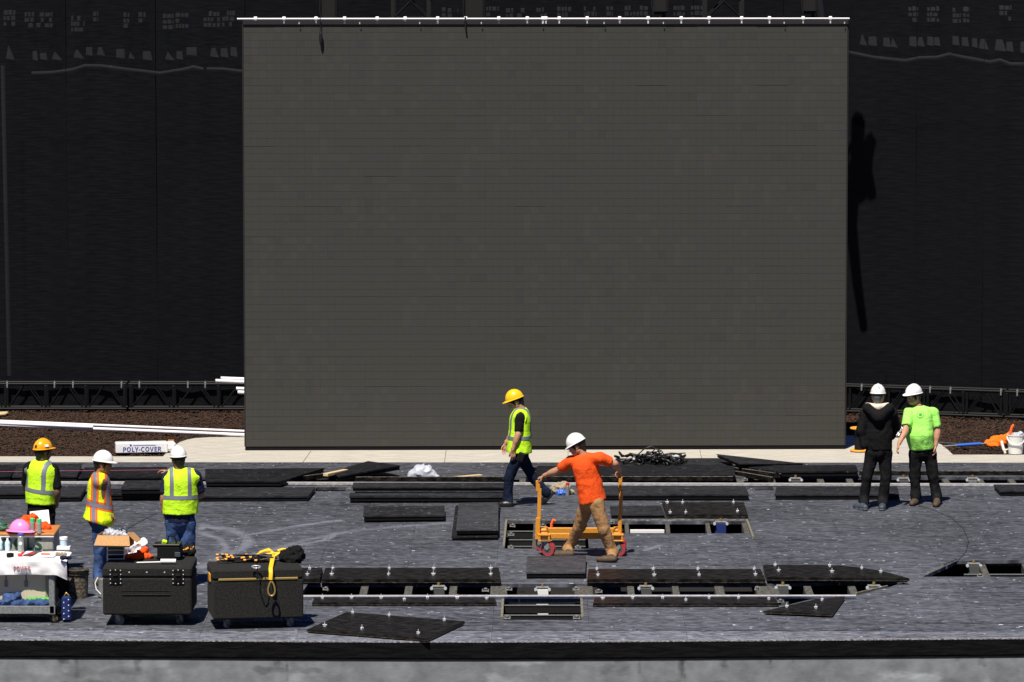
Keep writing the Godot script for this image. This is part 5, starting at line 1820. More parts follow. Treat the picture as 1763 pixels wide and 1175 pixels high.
func build_people() -> void:
	hat_full_brim = make_hat_brim(0.02, 0.042)
	# walking man, seen from his left side
	var w := person({
		"label": "man in yellow hard hat and lime vest striding left, head bowed",
		"J": {"head": Vector3(-0.439, 1.543, 6.894), "neck": Vector3(-0.366, 1.418, 6.894), "pel": Vector3(-0.388, 0.794, 6.894), "s0": Vector3(-0.370, 1.321, 7.059), "e0": Vector3(-0.403, 1.080, 7.124), "w0": Vector3(-0.484, 0.849, 7.134), "f0": Vector3(-0.472, 0.685, 7.124), "s1": Vector3(-0.389, 1.283, 6.729), "e1": Vector3(-0.483, 1.052, 6.674), "w1": Vector3(-0.586, 0.899, 6.694), "f1": Vector3(-0.603, 0.769, 6.694), "h0": Vector3(-0.396, 0.753, 6.984), "k0": Vector3(-0.541, 0.427, 6.994), "a0": Vector3(-0.558, 0.116, 6.994), "q0": Vector3(-0.515, 0.040, 7.035), "t0": Vector3(-0.660, 0.034, 7.023), "h1": Vector3(-0.362, 0.731, 6.804), "k1": Vector3(-0.191, 0.410, 6.794), "a1": Vector3(0.015, 0.177, 6.794), "q1": Vector3(0.084, 0.168, 6.794), "t1": Vector3(-0.041, 0.030, 6.794)},
		"f": Vector3(-1, 0, 0.1), "yaw": -1.5, "pitch": 0.42, "skin": M.skin, "hair": M.hair_dark, "hat": M.hat_yellow, "hat_pitch": -0.1,
		"glasses": M.lens_clear, "glasses_pitch": 0.1, "glasses_up": 0.04, "pants": M.denim_dark, "shoe": M.boot_black, "top": M.tee_black, "hem": -0.08, "sleeve": 0.72,
		"vest": M.hivis, "vest_hem": 0.0, "band": 0.2, "band_tilt": 0.08, "vest_inf": 0.046, "vest_flare": 0.03, "cw": 0.165, "ww": 0.165, "hw": 0.16, "fl": 1.3, "leg": 0.95,
		"palm0": Vector3(0, 0, -1), "thumb0": Vector3(-1, 0, 0), "palm1": Vector3(0, 0, 1), "thumb1": Vector3(-1, 0, 0)})
	var b := B.new()
	b.box(Vector3(-0.360, 0.760, 7.250), Vector3(0.11, 0.15, 0.06), 0.02, Basis.from_euler(Vector3(0, 0, -0.35)))
	obj("belt_pouch", b, M.rubber, w, true)
	# man in the orange shirt at the trolley
	person({
		"label": "man in orange shirt and white hard hat leaning to push the yellow trolley",
		"J": {"head": Vector3(0.432, 1.548, 12.358), "neck": Vector3(0.512, 1.429, 12.358), "pel": Vector3(0.639, 0.815, 12.358), "s0": Vector3(0.354, 1.334, 12.298), "e0": Vector3(0.141, 1.180, 12.158), "w0": Vector3(-0.018, 1.103, 12.028), "f0": Vector3(-0.113, 1.050, 11.958), "s1": Vector3(0.748, 1.397, 12.418), "e1": Vector3(0.939, 1.310, 12.358), "w1": Vector3(1.013, 1.189, 12.158), "f1": Vector3(1.022, 1.091, 12.078), "h0": Vector3(0.569, 0.749, 12.278), "k0": Vector3(0.459, 0.407, 12.118), "a0": Vector3(0.301, 0.092, 11.938), "q0": Vector3(0.356, 0.045, 12.197), "t0": Vector3(0.150, 0.035, 12.157), "h1": Vector3(0.694, 0.768, 12.418), "k1": Vector3(0.797, 0.422, 12.458), "a1": Vector3(0.917, 0.084, 12.378), "q1": Vector3(0.929, 0.045, 12.688), "t1": Vector3(0.732, 0.035, 12.648)},
		"f": Vector3(-0.45, -0.2, -0.9), "yaw": -1.72, "pitch": 0.38, "skin": M.skin, "hair": M.hair_dark, "hat": M.hat_white, "hat_pitch": 0.12,
		"pants": M.khaki, "shoe": M.boot_tan, "top": M.orange, "hem": -0.03, "sleeve": 0.58, "top_inf": 0.026, "flare": 0.012, "cw": 0.165, "ww": 0.155, "hw": 0.155, "fl": 1.3, "leg": 1.06, "arm": 1.08,
		"grip0": true, "grip1": true, "palm0": Vector3(0, -1, -0.3), "thumb0": Vector3(0, 0, 1), "palm1": Vector3(-0.4, -0.6, 0), "thumb1": Vector3(-1, 0, 0)})
	# black hoodie
	var h := person({
		"label": "man in black hoodie and white hard hat standing with his back turned",
		"J": {"head": Vector3(4.876, 1.653, 7.150), "neck": Vector3(4.885, 1.490, 7.150), "pel": Vector3(4.890, 0.873, 7.150), "s0": Vector3(4.699, 1.396, 7.150), "e0": Vector3(4.631, 1.142, 7.180), "w0": Vector3(4.673, 0.931, 7.210), "s1": Vector3(5.082, 1.405, 7.150), "e1": Vector3(5.152, 1.194, 7.030), "w1": Vector3(5.096, 1.028, 6.870), "h0": Vector3(4.797, 0.813, 7.150), "k0": Vector3(4.721, 0.463, 7.170), "a0": Vector3(4.683, 0.116, 7.150), "q0": Vector3(4.683, 0.045, 7.420), "t0": Vector3(4.553, 0.034, 7.180), "h1": Vector3(4.984, 0.813, 7.150), "k1": Vector3(5.000, 0.452, 7.150), "a1": Vector3(4.960, 0.116, 7.150), "q1": Vector3(4.927, 0.045, 7.450), "t1": Vector3(4.980, 0.034, 6.984)},
		"f": Vector3(0.2, 0, -1), "yaw": 3.0, "pitch": 0.05, "skin": M.skin, "hair": M.hair_grey, "hat": M.hat_white, "stickers": [[Vector3(-0.02, 0.085, -0.108), Vector3(0.014, 0.05, 0.012), M.grey_dark]],
		"pants": M.pants_black, "shoe": M.shoe_blue, "sole": M.sole, "top": M.tee_black, "top_name": "hooded_jacket", "hem": 0.0, "sleeve": 1.5, "top_inf": 0.026, "flare": 0.0, "cw": 0.175, "ww": 0.175, "hw": 0.17, "fl": 1.35, "leg": 1.04, "arm": 1.05})
	var hp: Vector3 = h.position
	var hood := field([pr(Vector3(4.719, 1.490, 7.220), Vector3(4.876, 1.362, 7.300), 0.075, 0.085), pr(Vector3(5.042, 1.490, 7.220), Vector3(4.876, 1.362, 7.300), 0.075, 0.085)], 0.013, 0.04)
	put("hood", hood.mesh(hp), M.tee_black, h)
	var fur := field([pr(Vector3(4.722, 1.511, 7.180), Vector3(4.871, 1.501, 7.240), 0.055, 0.05), pr(Vector3(5.019, 1.511, 7.180), Vector3(4.871, 1.501, 7.240), 0.055, 0.05)], 0.011, 0.03)
	put("hood_lining", fur.mesh(hp), M.cream, h)
	# lime shirt
	var lime := {
		"label": "man in lime t-shirt and white hard hat talking to the black hoodie",
		"J": {"head": Vector3(5.436, 1.606, 6.721), "neck": Vector3(5.507, 1.448, 6.701), "pel": Vector3(5.564, 0.810, 6.701), "s0": Vector3(5.368, 1.367, 6.741), "e0": Vector3(5.297, 1.120, 6.921), "w0": Vector3(5.194, 0.955, 7.121), "f0": Vector3(5.144, 0.834, 7.181), "s1": Vector3(5.725, 1.358, 6.661), "e1": Vector3(5.785, 1.077, 6.701), "w1": Vector3(5.760, 0.886, 6.761), "f1": Vector3(5.744, 0.723, 6.771), "h0": Vector3(5.470, 0.749, 6.701), "k0": Vector3(5.464, 0.412, 6.701), "a0": Vector3(5.475, 0.135, 6.701), "q0": Vector3(5.473, 0.045, 6.741), "t0": Vector3(5.404, 0.034, 6.917), "h1": Vector3(5.676, 0.749, 6.701), "k1": Vector3(5.730, 0.412, 6.701), "a1": Vector3(5.784, 0.135, 6.701), "q1": Vector3(5.785, 0.045, 6.803), "t1": Vector3(5.745, 0.034, 7.043)},
		"f": Vector3(-0.4, 0, 0.92), "yaw": -0.95, "pitch": 0.12, "skin": M.skin, "hair": M.hair_dark, "hat": M.hat_white, "hat_pitch": -0.05,
		"pants": M.pants_black, "shoe": M.boot_tan, "top": M.lime, "hem": 0.01, "sleeve": 0.66, "top_inf": 0.022, "flare": 0.0, "cw": 0.18, "ww": 0.18, "hw": 0.165, "fl": 1.25, "belly": 0.05, "leg": 1.02, "arm": 1.08,
		"palm0": Vector3(1, 0, 0.1), "thumb0": Vector3(-0.3, 0, 1), "palm1": Vector3(-1, 0, 0.1), "thumb1": Vector3(-0.3, 0, 1)}
	var d := person(lime)
	# the small round print on the chest of the shirt
	var oc := Vector3(5.523, 1.351, 6.900)
	for r in [[0.05, M.green, 0.003], [0.043, M.lime, 0.005], [0.022, M.green, 0.007]]:
		var ring := [[Vector3.FORWARD, -6.72]]
		for k in 12:
			var dn := Vector3(cos(TAU * k / 12.0), sin(TAU * k / 12.0), 0)
			ring.append([dn, dn.dot(oc) + r[0]])
		put("shirt_print", (lime.top_surf as Surf).slice(ring, r[2]).mesh(d.position), r[1], lime.top_node)
	# yellow hard hat, back turned
	var e := person({
		"label": "man in amber hard hat and lime vest standing behind the work table",
		"J": {"head": Vector3(-6.697, 1.641, 13.809), "neck": Vector3(-6.726, 1.505, 13.809), "pel": Vector3(-6.739, 0.877, 13.809), "s0": Vector3(-6.873, 1.423, 13.809), "e0": Vector3(-6.925, 1.168, 13.709), "w0": Vector3(-6.878, 0.964, 13.589), "s1": Vector3(-6.572, 1.400, 13.809), "e1": Vector3(-6.523, 1.126, 13.859), "w1": Vector3(-6.536, 0.921, 13.789), "f1": Vector3(-6.576, 0.767, 13.749), "h0": Vector3(-6.818, 0.806, 13.809), "k0": Vector3(-6.829, 0.423, 13.809), "a0": Vector3(-6.840, 0.087, 13.809), "q0": Vector3(-6.815, 0.045, 14.053), "t0": Vector3(-6.804, 0.034, 13.715), "h1": Vector3(-6.639, 0.807, 13.809), "k1": Vector3(-6.635, 0.424, 13.809), "a1": Vector3(-6.631, 0.087, 13.809), "q1": Vector3(-6.601, 0.045, 14.104), "t1": Vector3(-6.589, 0.034, 13.767)},
		"f": Vector3(0.5, 0, -0.87), "yaw": 2.25, "pitch": 0.0, "skin": M.skin_dark, "hair": M.hair_dark, "hat": M.hat_amber, "hat_pitch": -0.05, "stickers": [[Vector3(-0.106, 0.045, -0.01), Vector3(0.055, 0.034, 0.012), M.white_plastic], [Vector3(-0.03, 0.05, -0.13), Vector3(0.03, 0.012, 0.012), M.rubber], [Vector3(-0.03, 0.03, -0.134), Vector3(0.03, 0.012, 0.012), M.rubber]],
		"pants": M.pants_black, "shoe": M.boot_black, "top": M.tee_black, "hem": -0.05, "sleeve": 0.8, "top_inf": 0.014,
		"vest": M.hivis, "vest_hem": 0.075, "band": 0.235, "band_roll": -0.1, "stripe_off": 0.135, "cw": 0.17, "ww": 0.165, "hw": 0.165, "fl": 1.3, "vest_inf": 0.046, "vest_flare": 0.0, "arm": 1.32,
		"palm1": Vector3(-1, 0, 0), "thumb1": Vector3(0.5, 0, -1)})
	b = B.new()
	# woman in the orange trimmed vest
	person({
		"label": "woman in white hard hat and orange trimmed yellow vest beside the left road case",
		"J": {"head": Vector3(-5.835, 1.570, 14.536), "neck": Vector3(-5.878, 1.431, 14.536), "pel": Vector3(-5.898, 0.852, 14.536), "s0": Vector3(-5.867, 1.363, 14.666), "e0": Vector3(-5.862, 1.108, 14.656), "w0": Vector3(-5.758, 0.951, 14.636), "f0": Vector3(-5.707, 0.902, 14.616), "s1": Vector3(-5.869, 1.327, 14.386), "e1": Vector3(-5.836, 1.068, 14.356), "w1": Vector3(-5.790, 0.958, 14.456), "f1": Vector3(-5.742, 0.906, 14.476), "h0": Vector3(-5.899, 0.809, 14.616), "k0": Vector3(-5.886, 0.440, 14.626), "a0": Vector3(-5.904, 0.100, 14.626), "q0": Vector3(-5.902, 0.045, 14.825), "t0": Vector3(-5.766, 0.034, 14.802), "h1": Vector3(-5.875, 0.787, 14.456), "k1": Vector3(-5.863, 0.416, 14.456), "a1": Vector3(-5.874, 0.090, 14.456), "q1": Vector3(-5.879, 0.045, 14.567), "t1": Vector3(-5.748, 0.034, 14.493)},
		"f": Vector3(1, 0, -0.15), "yaw": 1.5, "pitch": 0.1, "skin": M.skin_tan, "hair": M.hair_dark, "hat": M.hat_white, "glasses": M.lens,
		"pants": M.denim, "shoe": M.boot_tan, "top": M.cream, "hem": 0.0, "sleeve": 0.6, "top_inf": 0.01,
		"vest": M.hivis_y, "vest_hem": -0.05, "vest_slope": -0.25, "vest_inf": 0.04, "vest_flare": 0.05, "band": 0.16, "band_w": 0.05, "band_tilt": 0.2, "trim": M.trim_orange, "trim_w": 0.026, "side_stripes": true, "stripe_off": 0.085, "stripe_shift": 0.02, "stripe_w": 0.045, "armholes": false, "armhole_patch": true,
		"vest_more": [pr(Vector3(-5.887, 1.278, 14.540), Vector3(-5.871, 0.884, 14.540), 0.14, 0.185, Vector3.BACK, 0.98)],
		"cw": 0.145, "ww": 0.13, "hw": 0.155, "fl": 1.25, "arm": 0.85, "leg": 0.9})
	# pointing man with his back turned
	person({
		"label": "man in white hard hat, navy shirt and lime vest pointing left, back turned",
		"J": {"head": Vector3(-4.812, 1.671, 14.843), "neck": Vector3(-4.794, 1.533, 14.843), "pel": Vector3(-4.795, 0.903, 14.843), "s0": Vector3(-4.943, 1.441, 14.843), "e0": Vector3(-4.995, 1.185, 14.883), "w0": Vector3(-5.013, 0.998, 14.863), "f0": Vector3(-4.993, 0.872, 14.843), "s1": Vector3(-4.600, 1.456, 14.843), "e1": Vector3(-4.539, 1.200, 14.763), "w1": Vector3(-4.952, 1.477, 14.523), "f1": Vector3(-5.109, 1.495, 14.483), "h0": Vector3(-4.886, 0.842, 14.843), "k0": Vector3(-4.897, 0.457, 14.843), "a0": Vector3(-4.892, 0.087, 14.843), "q0": Vector3(-4.875, 0.045, 15.073), "t0": Vector3(-4.938, 0.034, 14.642), "h1": Vector3(-4.696, 0.842, 14.843), "k1": Vector3(-4.691, 0.457, 14.843), "a1": Vector3(-4.686, 0.088, 14.843), "q1": Vector3(-4.666, 0.045, 15.122), "t1": Vector3(-4.685, 0.034, 14.640)},
		"f": Vector3(-0.12, 0, -1), "yaw": -2.85, "pitch": 0.02, "skin": M.skin_tan, "hair": M.hair_dark, "hat": M.hat_white, "roll": -0.06,
		"pants": M.denim, "shoe": M.boot_black, "top": M.navy, "hem": -0.06, "sleeve": 0.75, "top_inf": 0.016,
		"vest": M.hivis, "vest_hem": 0.06, "band": 0.26, "stripe_off": 0.115, "cw": 0.185, "ww": 0.18, "hw": 0.175, "fl": 1.3, "vest_inf": 0.05, "vest_flare": 0.012, "leg": 1.05, "arm": 1.2,
		"palm1": Vector3(0, -1, 0), "thumb1": Vector3(0, 0, 1), "palm0": Vector3(1, 0, 0), "thumb0": Vector3(0, 0, -1)})




# ---------------------------------------------------------------- equipment and small things
func tick(called: String, label: String, category: String, mat: Material, b: B, at: Vector3, turn := 0.0, group := "") -> MeshInstance3D:
	var mi := put(called, b.mesh(), mat, self, Transform3D(Basis(Vector3.UP, turn), at))
	tag(mi, label, category, group)
	return mi


func crumpled(called: String, label: String, category: String, prims: Array, mat: Material, amp := 0.02, freq := 9.0, cell := 0.014, cuts := []) -> MeshInstance3D:
	var s := field(prims, cell, 0.03, cuts)
	var nz := FastNoiseLite.new()
	nz.seed = hash(label)
	nz.frequency = freq
	nz.fractal_octaves = 3
	nz.fractal_type = FastNoiseLite.FRACTAL_RIDGED
	s.crumple(nz, amp)
	var at: Vector3 = prims[0][0]
	var mi := put(called, s.mesh(at), mat, self, Transform3D(Basis(), at))
	tag(mi, label, category)
	return mi


func caster(parent: Node3D, at: Vector3, turn: float, r: float, wide: float, tyre: Material, hub: Material, plate: Material) -> void:
	var d := Vector3(cos(turn), 0, -sin(turn))
	var ax := d.cross(Vector3.UP)
	var b := B.new()
	b.cyl(at + d * 0.03 + Vector3(0, r, 0) - ax * wide / 2, at + d * 0.03 + Vector3(0, r, 0) + ax * wide / 2, r * 0.66, -1, 16)
	var w := obj("wheel", b, hub, parent)
	b = B.new()
	var c := at + d * 0.03 + Vector3(0, r, 0)
	for s in 18:
		var a0 := TAU * s / 18
		var a1 := TAU * (s + 1) / 18
		var u0 := d * cos(a0) + Vector3.UP * sin(a0)
		var u1 := d * cos(a1) + Vector3.UP * sin(a1)
		for e in [-1.0, 1.0]:
			b.quad(c + u0 * r * 0.64 + ax * wide * 0.55 * e, c + u1 * r * 0.64 + ax * wide * 0.55 * e, c + u1 * r + ax * wide * 0.4 * e, c + u0 * r + ax * wide * 0.4 * e, ax * e)
		b.tri(c + u0 * r - ax * wide * 0.4, c + u1 * r - ax * wide * 0.4, c + u1 * r + ax * wide * 0.4, u0, u1, u1)
		b.tri(c + u0 * r - ax * wide * 0.4, c + u1 * r + ax * wide * 0.4, c + u0 * r + ax * wide * 0.4, u0, u1, u0)
	obj("tyre", b, tyre, w)
	b = B.new()
	for e in [-1.0, 1.0]:
		b.bar(c + ax * (wide * 0.5 + 0.008) * e, at + Vector3(0, r * 2.15, 0) + ax * (wide * 0.5 + 0.008) * e, 0.006, r * 0.75, 0.0, d)
	b.box(at + Vector3(0, r * 2.2, 0), Vector3(r * 1.5, 0.012, r * 1.4), 0.002)
	b.cyl(c - ax * (wide * 0.5 + 0.014), c + ax * (wide * 0.5 + 0.014), r * 0.18, -1, 10)
	obj("fork", b, plate, w)


func build_trolley() -> void:
	var at := Vector3(0.484, 0.000, 12.024)
	var o := thing("panel_trolley", "yellow two-handled panel trolley on red wheels behind the man in orange", "trolley", at)
	var zf := 0.0
	var zb := -0.55
	var b := B.new()
	b.box(Vector3(0.0, 0.27, zf), Vector3(0.98, 0.08, 0.05), 0.008)
	obj("front_beam", b, M.cart_yellow, o)
	b = B.new()
	b.box(Vector3(0.0, 0.27, zb), Vector3(0.98, 0.08, 0.05), 0.008)
	obj("rear_beam", b, M.cart_yellow, o)
	for s in [-1, 1]:
		b = B.new()
		b.box(Vector3(0.5 * s, 0.265, zf - 0.27), Vector3(0.1, 0.11, 0.66), 0.01)
		obj("end_beam", b, M.cart_yellow, o)
		b = B.new()
		b.box(Vector3(0.5 * s - 0.0, 0.295, zf + 0.03), Vector3(0.17, 0.02, 0.14), 0.004)
		b.box(Vector3(0.5 * s - 0.0, 0.215, zf + 0.03), Vector3(0.17, 0.02, 0.14), 0.004)
		b.box(Vector3(0.5 * s - 0.065, 0.255, zf + 0.03), Vector3(0.03, 0.08, 0.13), 0.004)
		b.box(Vector3(0.5 * s + 0.065, 0.255, zf + 0.03), Vector3(0.03, 0.08, 0.13), 0.004)
		b.box(Vector3(0.5 * s, 0.255, zf - 0.03), Vector3(0.12, 0.08, 0.01))
		obj("fork_pocket", b, M.cart_yellow, o)
		b = B.new()
		b.box(Vector3(0.52 * s, 0.34, zf - 0.12), Vector3(0.12, 0.05, 0.16), 0.02)
		obj("bracket", b, M.cart_yellow, o)
	# tall handles with a slight crank half way
	var pl := B.new()
	pl.bar(Vector3(-0.595, 0.22, -0.02), Vector3(-0.585, 0.52, -0.03), 0.065, 0.05, 0.006, Vector3.BACK)
	pl.bar(Vector3(-0.572, 0.5, -0.03), Vector3(-0.565, 0.92, -0.05), 0.052, 0.04, 0.006, Vector3.BACK)
	pl.bar(Vector3(-0.585, 0.88, -0.05), Vector3(-0.588, 1.03, -0.05), 0.06, 0.045, 0.006, Vector3.BACK)
	obj("handle", pl, M.cart_yellow, o)
	pl = B.new()
	pl.bar(Vector3(0.535, 0.26, -0.02), Vector3(0.535, 0.56, -0.03), 0.052, 0.04, 0.006, Vector3.BACK)
	pl.bar(Vector3(0.545, 0.55, -0.03), Vector3(0.552, 0.9, -0.05), 0.05, 0.045, 0.006, Vector3.BACK)
	pl.bar(Vector3(0.535, 0.88, -0.05), Vector3(0.545, 1.08, -0.05), 0.05, 0.04, 0.006, Vector3.BACK)
	obj("handle", pl, M.cart_yellow, o)
	b = B.new()
	b.tube([Vector3(-0.4, 0.27, zb), Vector3(-0.4, 0.36, zb), Vector3(-0.37, 0.42, zb), Vector3(-0.35, 0.4, zb)], 0.02, 8)
	obj("stub_handle", b, M.trim_orange, o)
	caster(o, Vector3(-0.47, 0, 0.03), -0.5, 0.1, 0.06, M.red_tyre, M.grey_dark, M.grey_steel)
	caster(o, Vector3(-0.56, 0, zb + 0.1), -0.9, 0.1, 0.06, M.red_tyre, M.grey_dark, M.grey_steel)
	caster(o, Vector3(0.5, 0, 0.02), -0.4, 0.1, 0.06, M.red_tyre, M.grey_dark, M.grey_steel)
	caster(o, Vector3(0.52, 0, zb), -0.7, 0.1, 0.06, M.red_tyre, M.grey_dark, M.grey_steel)


func road_case(label: String, at: Vector3, turn: float, w: float, h: float, d: float, lift: float, kind: int) -> Node3D:
	var o := thing("road_case", label, "road case", at, turn, "carpeted road cases")
	var lid_h := 0.13
	var b := B.new()
	b.box(Vector3(0, lift + (h - lid_h) / 2, 0), Vector3(w, h - lid_h - 0.004, d), 0.022)
	obj("body", b, M.carpet, o)
	b = B.new()
	b.box(Vector3(0, lift + h - lid_h / 2, 0), Vector3(w + 0.004, lid_h - 0.004, d + 0.004), 0.022)
	var lid := obj("lid", b, M.carpet, o)
	if kind == 0:
		for s in [-1, 1]:
			b = B.new()
			b.box(Vector3(0.39 * s, lift + h - 0.12, d / 2 + 0.006), Vector3(0.15, 0.19, 0.012), 0.004)
			b.box(Vector3(0.39 * s, lift + h - 0.13, d / 2 + 0.018), Vector3(0.07, 0.1, 0.012), 0.004)
			b.cyl(Vector3(0.39 * s - 0.03, lift + h - 0.1, d / 2 + 0.03), Vector3(0.39 * s + 0.03, lift + h - 0.1, d / 2 + 0.03), 0.01, -1, 8)
			var latch := obj("latch", b, M.black, o)
			for k in 10:
				b = B.new()
				var e := [Vector2(-0.063, 0.08), Vector2(0, 0.085), Vector2(0.063, 0.08), Vector2(-0.065, 0.03), Vector2(0.065, 0.03), Vector2(-0.065, -0.03), Vector2(0.065, -0.03), Vector2(-0.063, -0.08), Vector2(0, -0.085), Vector2(0.063, -0.08)][k] as Vector2
				b.cyl(Vector3(0.39 * s + e.x, lift + h - 0.12 + e.y, d / 2 + 0.012), Vector3(0.39 * s + e.x, lift + h - 0.12 + e.y, d / 2 + 0.017), 0.009, 0.006, 8)
				obj("rivet", b, M.bolt, latch)
		for k in 3:
			b = B.new()
			b.cyl(Vector3(-0.22 + 0.22 * k, lift + h - 0.065, d / 2 + 0.002), Vector3(-0.22 + 0.22 * k, lift + h - 0.065, d / 2 + 0.01), 0.011, 0.007, 8)
			obj("rivet", b, M.bolt, lid)
		b = B.new()
		b.box(Vector3(-0.01, lift + h * 0.43, d / 2 + 0.004), Vector3(0.6, 0.016, 0.016), 0.006)
		b.box(Vector3(-0.01, lift + h * 0.51, d / 2 + 0.002), Vector3(0.6, 0.01, 0.008), 0.003)
		obj("handle_ledge", b, M.carpet, o)
	else:
		b = B.new()
		b.box(Vector3(0.0, lift + h - 0.125, d / 2 + 0.005), Vector3(0.99, 0.028, 0.012), 0.004)
		obj("metal_edging", b, M.gold, o)
		b = B.new()
		b.box(Vector3(-w / 2 - 0.006, lift + h - 0.14, 0.02), Vector3(0.016, 0.1, 0.2), 0.006)
		obj("side_handle", b, M.orange_tip, o)
	for sx in [-1, 1]:
		for sz in [-1, 1]:
			caster(o, Vector3(sx * (w / 2 - 0.17), 0, sz * (d / 2 - 0.12)), 0.9 if kind else 0.6 * sx + 0.4, 0.06, 0.034, M.grey_steel if kind else M.grey_dark, M.grey_dark, M.grey_steel)
	return o


func build_props() -> void:
	build_trolley()
	build_cases()
	build_work_table()
	build_deck_litter()
	build_beyond_deck()


func build_cases() -> void:
	road_case("black carpeted road case with two riveted latches, boxes piled on its lid", Vector3(-4.961, 0, 18.22 - 0.5), 0.0, 1.105, 0.607, 0.98, 0.137, 0)
	road_case("black carpeted road case with gold edging, black and yellow straps on its lid", Vector3(-3.562, 0, 18.45 - 0.38) + Vector3(-0.06, 0, 0), 0.16, 1.13, 0.63, 0.76, 0.128, 1)
	var h := 0.746
	# drawers, open carton and bags on the left case
	var at := Vector3(-5.410, 0.746, 17.568)
	var o := thing("drawer_unit", "small white drawer unit under the open cardboard box", "drawers", at + Vector3(0, 0, -0.12), 0.06)
	var b := B.new()
	for s in [-1, 1]:
		b.box(Vector3(0.105 * s, 0.09, 0), Vector3(0.014, 0.18, 0.24), 0.003)
	for k in 4:
		b.box(Vector3(0, 0.006 + k * 0.056, 0), Vector3(0.21, 0.012, 0.24), 0.002)
	b.box(Vector3(0, 0.09, -0.115), Vector3(0.2, 0.17, 0.01))
	obj("frame", b, M.white_plastic, o)
	for k in 3:
		b = B.new()
		b.box(Vector3(0, 0.034 + k * 0.056, 0.004), Vector3(0.19, 0.038, 0.22), 0.003)
		obj("drawer", b, [M.denim_dark, M.grey_dark, M.green_dark][k], o)
	o = thing("cardboard_box", "open cardboard box with its flaps out, on the white drawer unit", "box", Vector3(-5.392, 0.940, 17.842) + Vector3(0.0, 0, -0.17), -0.12)
	b = B.new()
	var w := 0.4
	var d := 0.3
	var ht := 0.15
	b.box(Vector3(0, 0.003, 0), Vector3(w, 0.006, d))
	for s in [-1, 1]:
		b.box(Vector3(s * w / 2, ht / 2, 0), Vector3(0.006, ht, d))
		b.box(Vector3(0, ht / 2, s * d / 2), Vector3(w + 0.006, ht, 0.006))
	obj("body", b, M.cardboard, o)
	for s in [-1, 1]:
		b = B.new()
		b.face(Vector3(s * w / 2, ht, -d / 2), Vector3(s * w / 2, ht, d / 2), Vector3(s * (w / 2 + 0.1), ht - 0.09, d / 2 + 0.02), Vector3(s * (w / 2 + 0.1), ht - 0.09, -d / 2 + 0.02), Vector3(0, -1, 0))
		obj("flap", b, M.cardboard, o)
		b = B.new()
		b.face(Vector3(-w / 2, ht, s * d / 2), Vector3(w / 2, ht, s * d / 2), Vector3(w / 2 + 0.03, ht - 0.12, s * (d / 2 + 0.09)), Vector3(-w / 2 - 0.03, ht - 0.12, s * (d / 2 + 0.09)), Vector3(0, -1, 0))
		obj("flap", b, M.cardboard, o)
	var c := Vector3(-5.392, 0.940, 17.842) + Vector3(0, 0.13, -0.17)
	crumpled("plastic_wrap", "white crumpled wrapping inside the open cardboard box", "wrapping", [pr(c + Vector3(-0.08, 0.01, 0), c + Vector3(0.03, 0.0, 0.02), 0.065, 0.05), pr(c + Vector3(0.1, 0.01, 0), c + Vector3(0.12, -0.02, 0.02), 0.04, 0.04)], M.bag_white, 0.03, 14.0)
	b = B.new()
	b.tube([c + Vector3(0.06, 0.0, 0.02), c + Vector3(0.08, 0.09, 0.02), c + Vector3(0.14, 0.06, 0.03), c + Vector3(0.15, -0.02, 0.03)], 0.008, 6)
	tag(obj("coiled_wire", b, M.cable), "black wire looping out of the open cardboard box", "wire")
	var p := Vector3(-5.202, 0.746, 17.262)
	crumpled("paper_bag", "white crumpled paper bag beside the cardboard box", "bag", [pr(p + Vector3(-0.1, 0.06, -0.05), p + Vector3(0.09, 0.1, -0.05), 0.075, 0.07), pr(p + Vector3(0.02, 0.12, -0.05), p + Vector3(0.12, 0.16, -0.06), 0.06, 0.035)], M.sheet, 0.05, 7.0)
	p = Vector3(-5.127, 0.746, 17.465)
	crumpled("orange_strap", "red-orange folded strap in front of the white paper bag", "strap", [pr(p + Vector3(-0.14, 0.02, 0), p + Vector3(0.0, 0.03, 0.03), 0.03, 0.035), pr(p + Vector3(0.0, 0.03, 0.03), p + Vector3(0.15, 0.025, 0.0), 0.035, 0.03), pr(p + Vector3(0.02, 0.06, -0.06), p + Vector3(0.09, 0.1, -0.07), 0.04, 0.03)], M.orange, 0.025, 12.0)
	# black tool box
	o = thing("tool_bag", "black open tool bag with a lime tag on the left road case", "tool bag", Vector3(-4.727, 0.746, 17.614) + Vector3(0, 0, -0.13), -0.05)
	b = B.new()
	b.box(Vector3(0, 0.09, 0), Vector3(0.3, 0.18, 0.24), 0.02)
	obj("body", b, M.rubber, o)
	b = B.new()
	b.box(Vector3(-0.03, 0.19, 0), Vector3(0.34, 0.02, 0.26), 0.01)
	b.box(Vector3(-0.17, 0.17, 0.02), Vector3(0.08, 0.05, 0.12), 0.015)
	obj("lid", b, M.boot_black, o)
	b = B.new()
	b.box(Vector3(-0.06, 0.22, 0.07), Vector3(0.06, 0.05, 0.05), 0.008, Basis.from_euler(Vector3(0.4, 0, -0.3)))
	obj("lime_tag", b, M.hivis, o)
	b = B.new()
	b.box(Vector3(0.11, 0.07, 0.125), Vector3(0.07, 0.06, 0.012), 0.004)
	obj("buckle", b, M.shoe_blue, o)
	b = B.new()
	b.tube([Vector3(-0.04, 0.2, -0.04), Vector3(-0.02, 0.28, -0.04), Vector3(0.05, 0.28, -0.04), Vector3(0.08, 0.2, -0.04)], 0.012, 6)
	obj("handle", b, M.rubber, o)
	p = Vector3(-4.527, 0.746, 17.257)
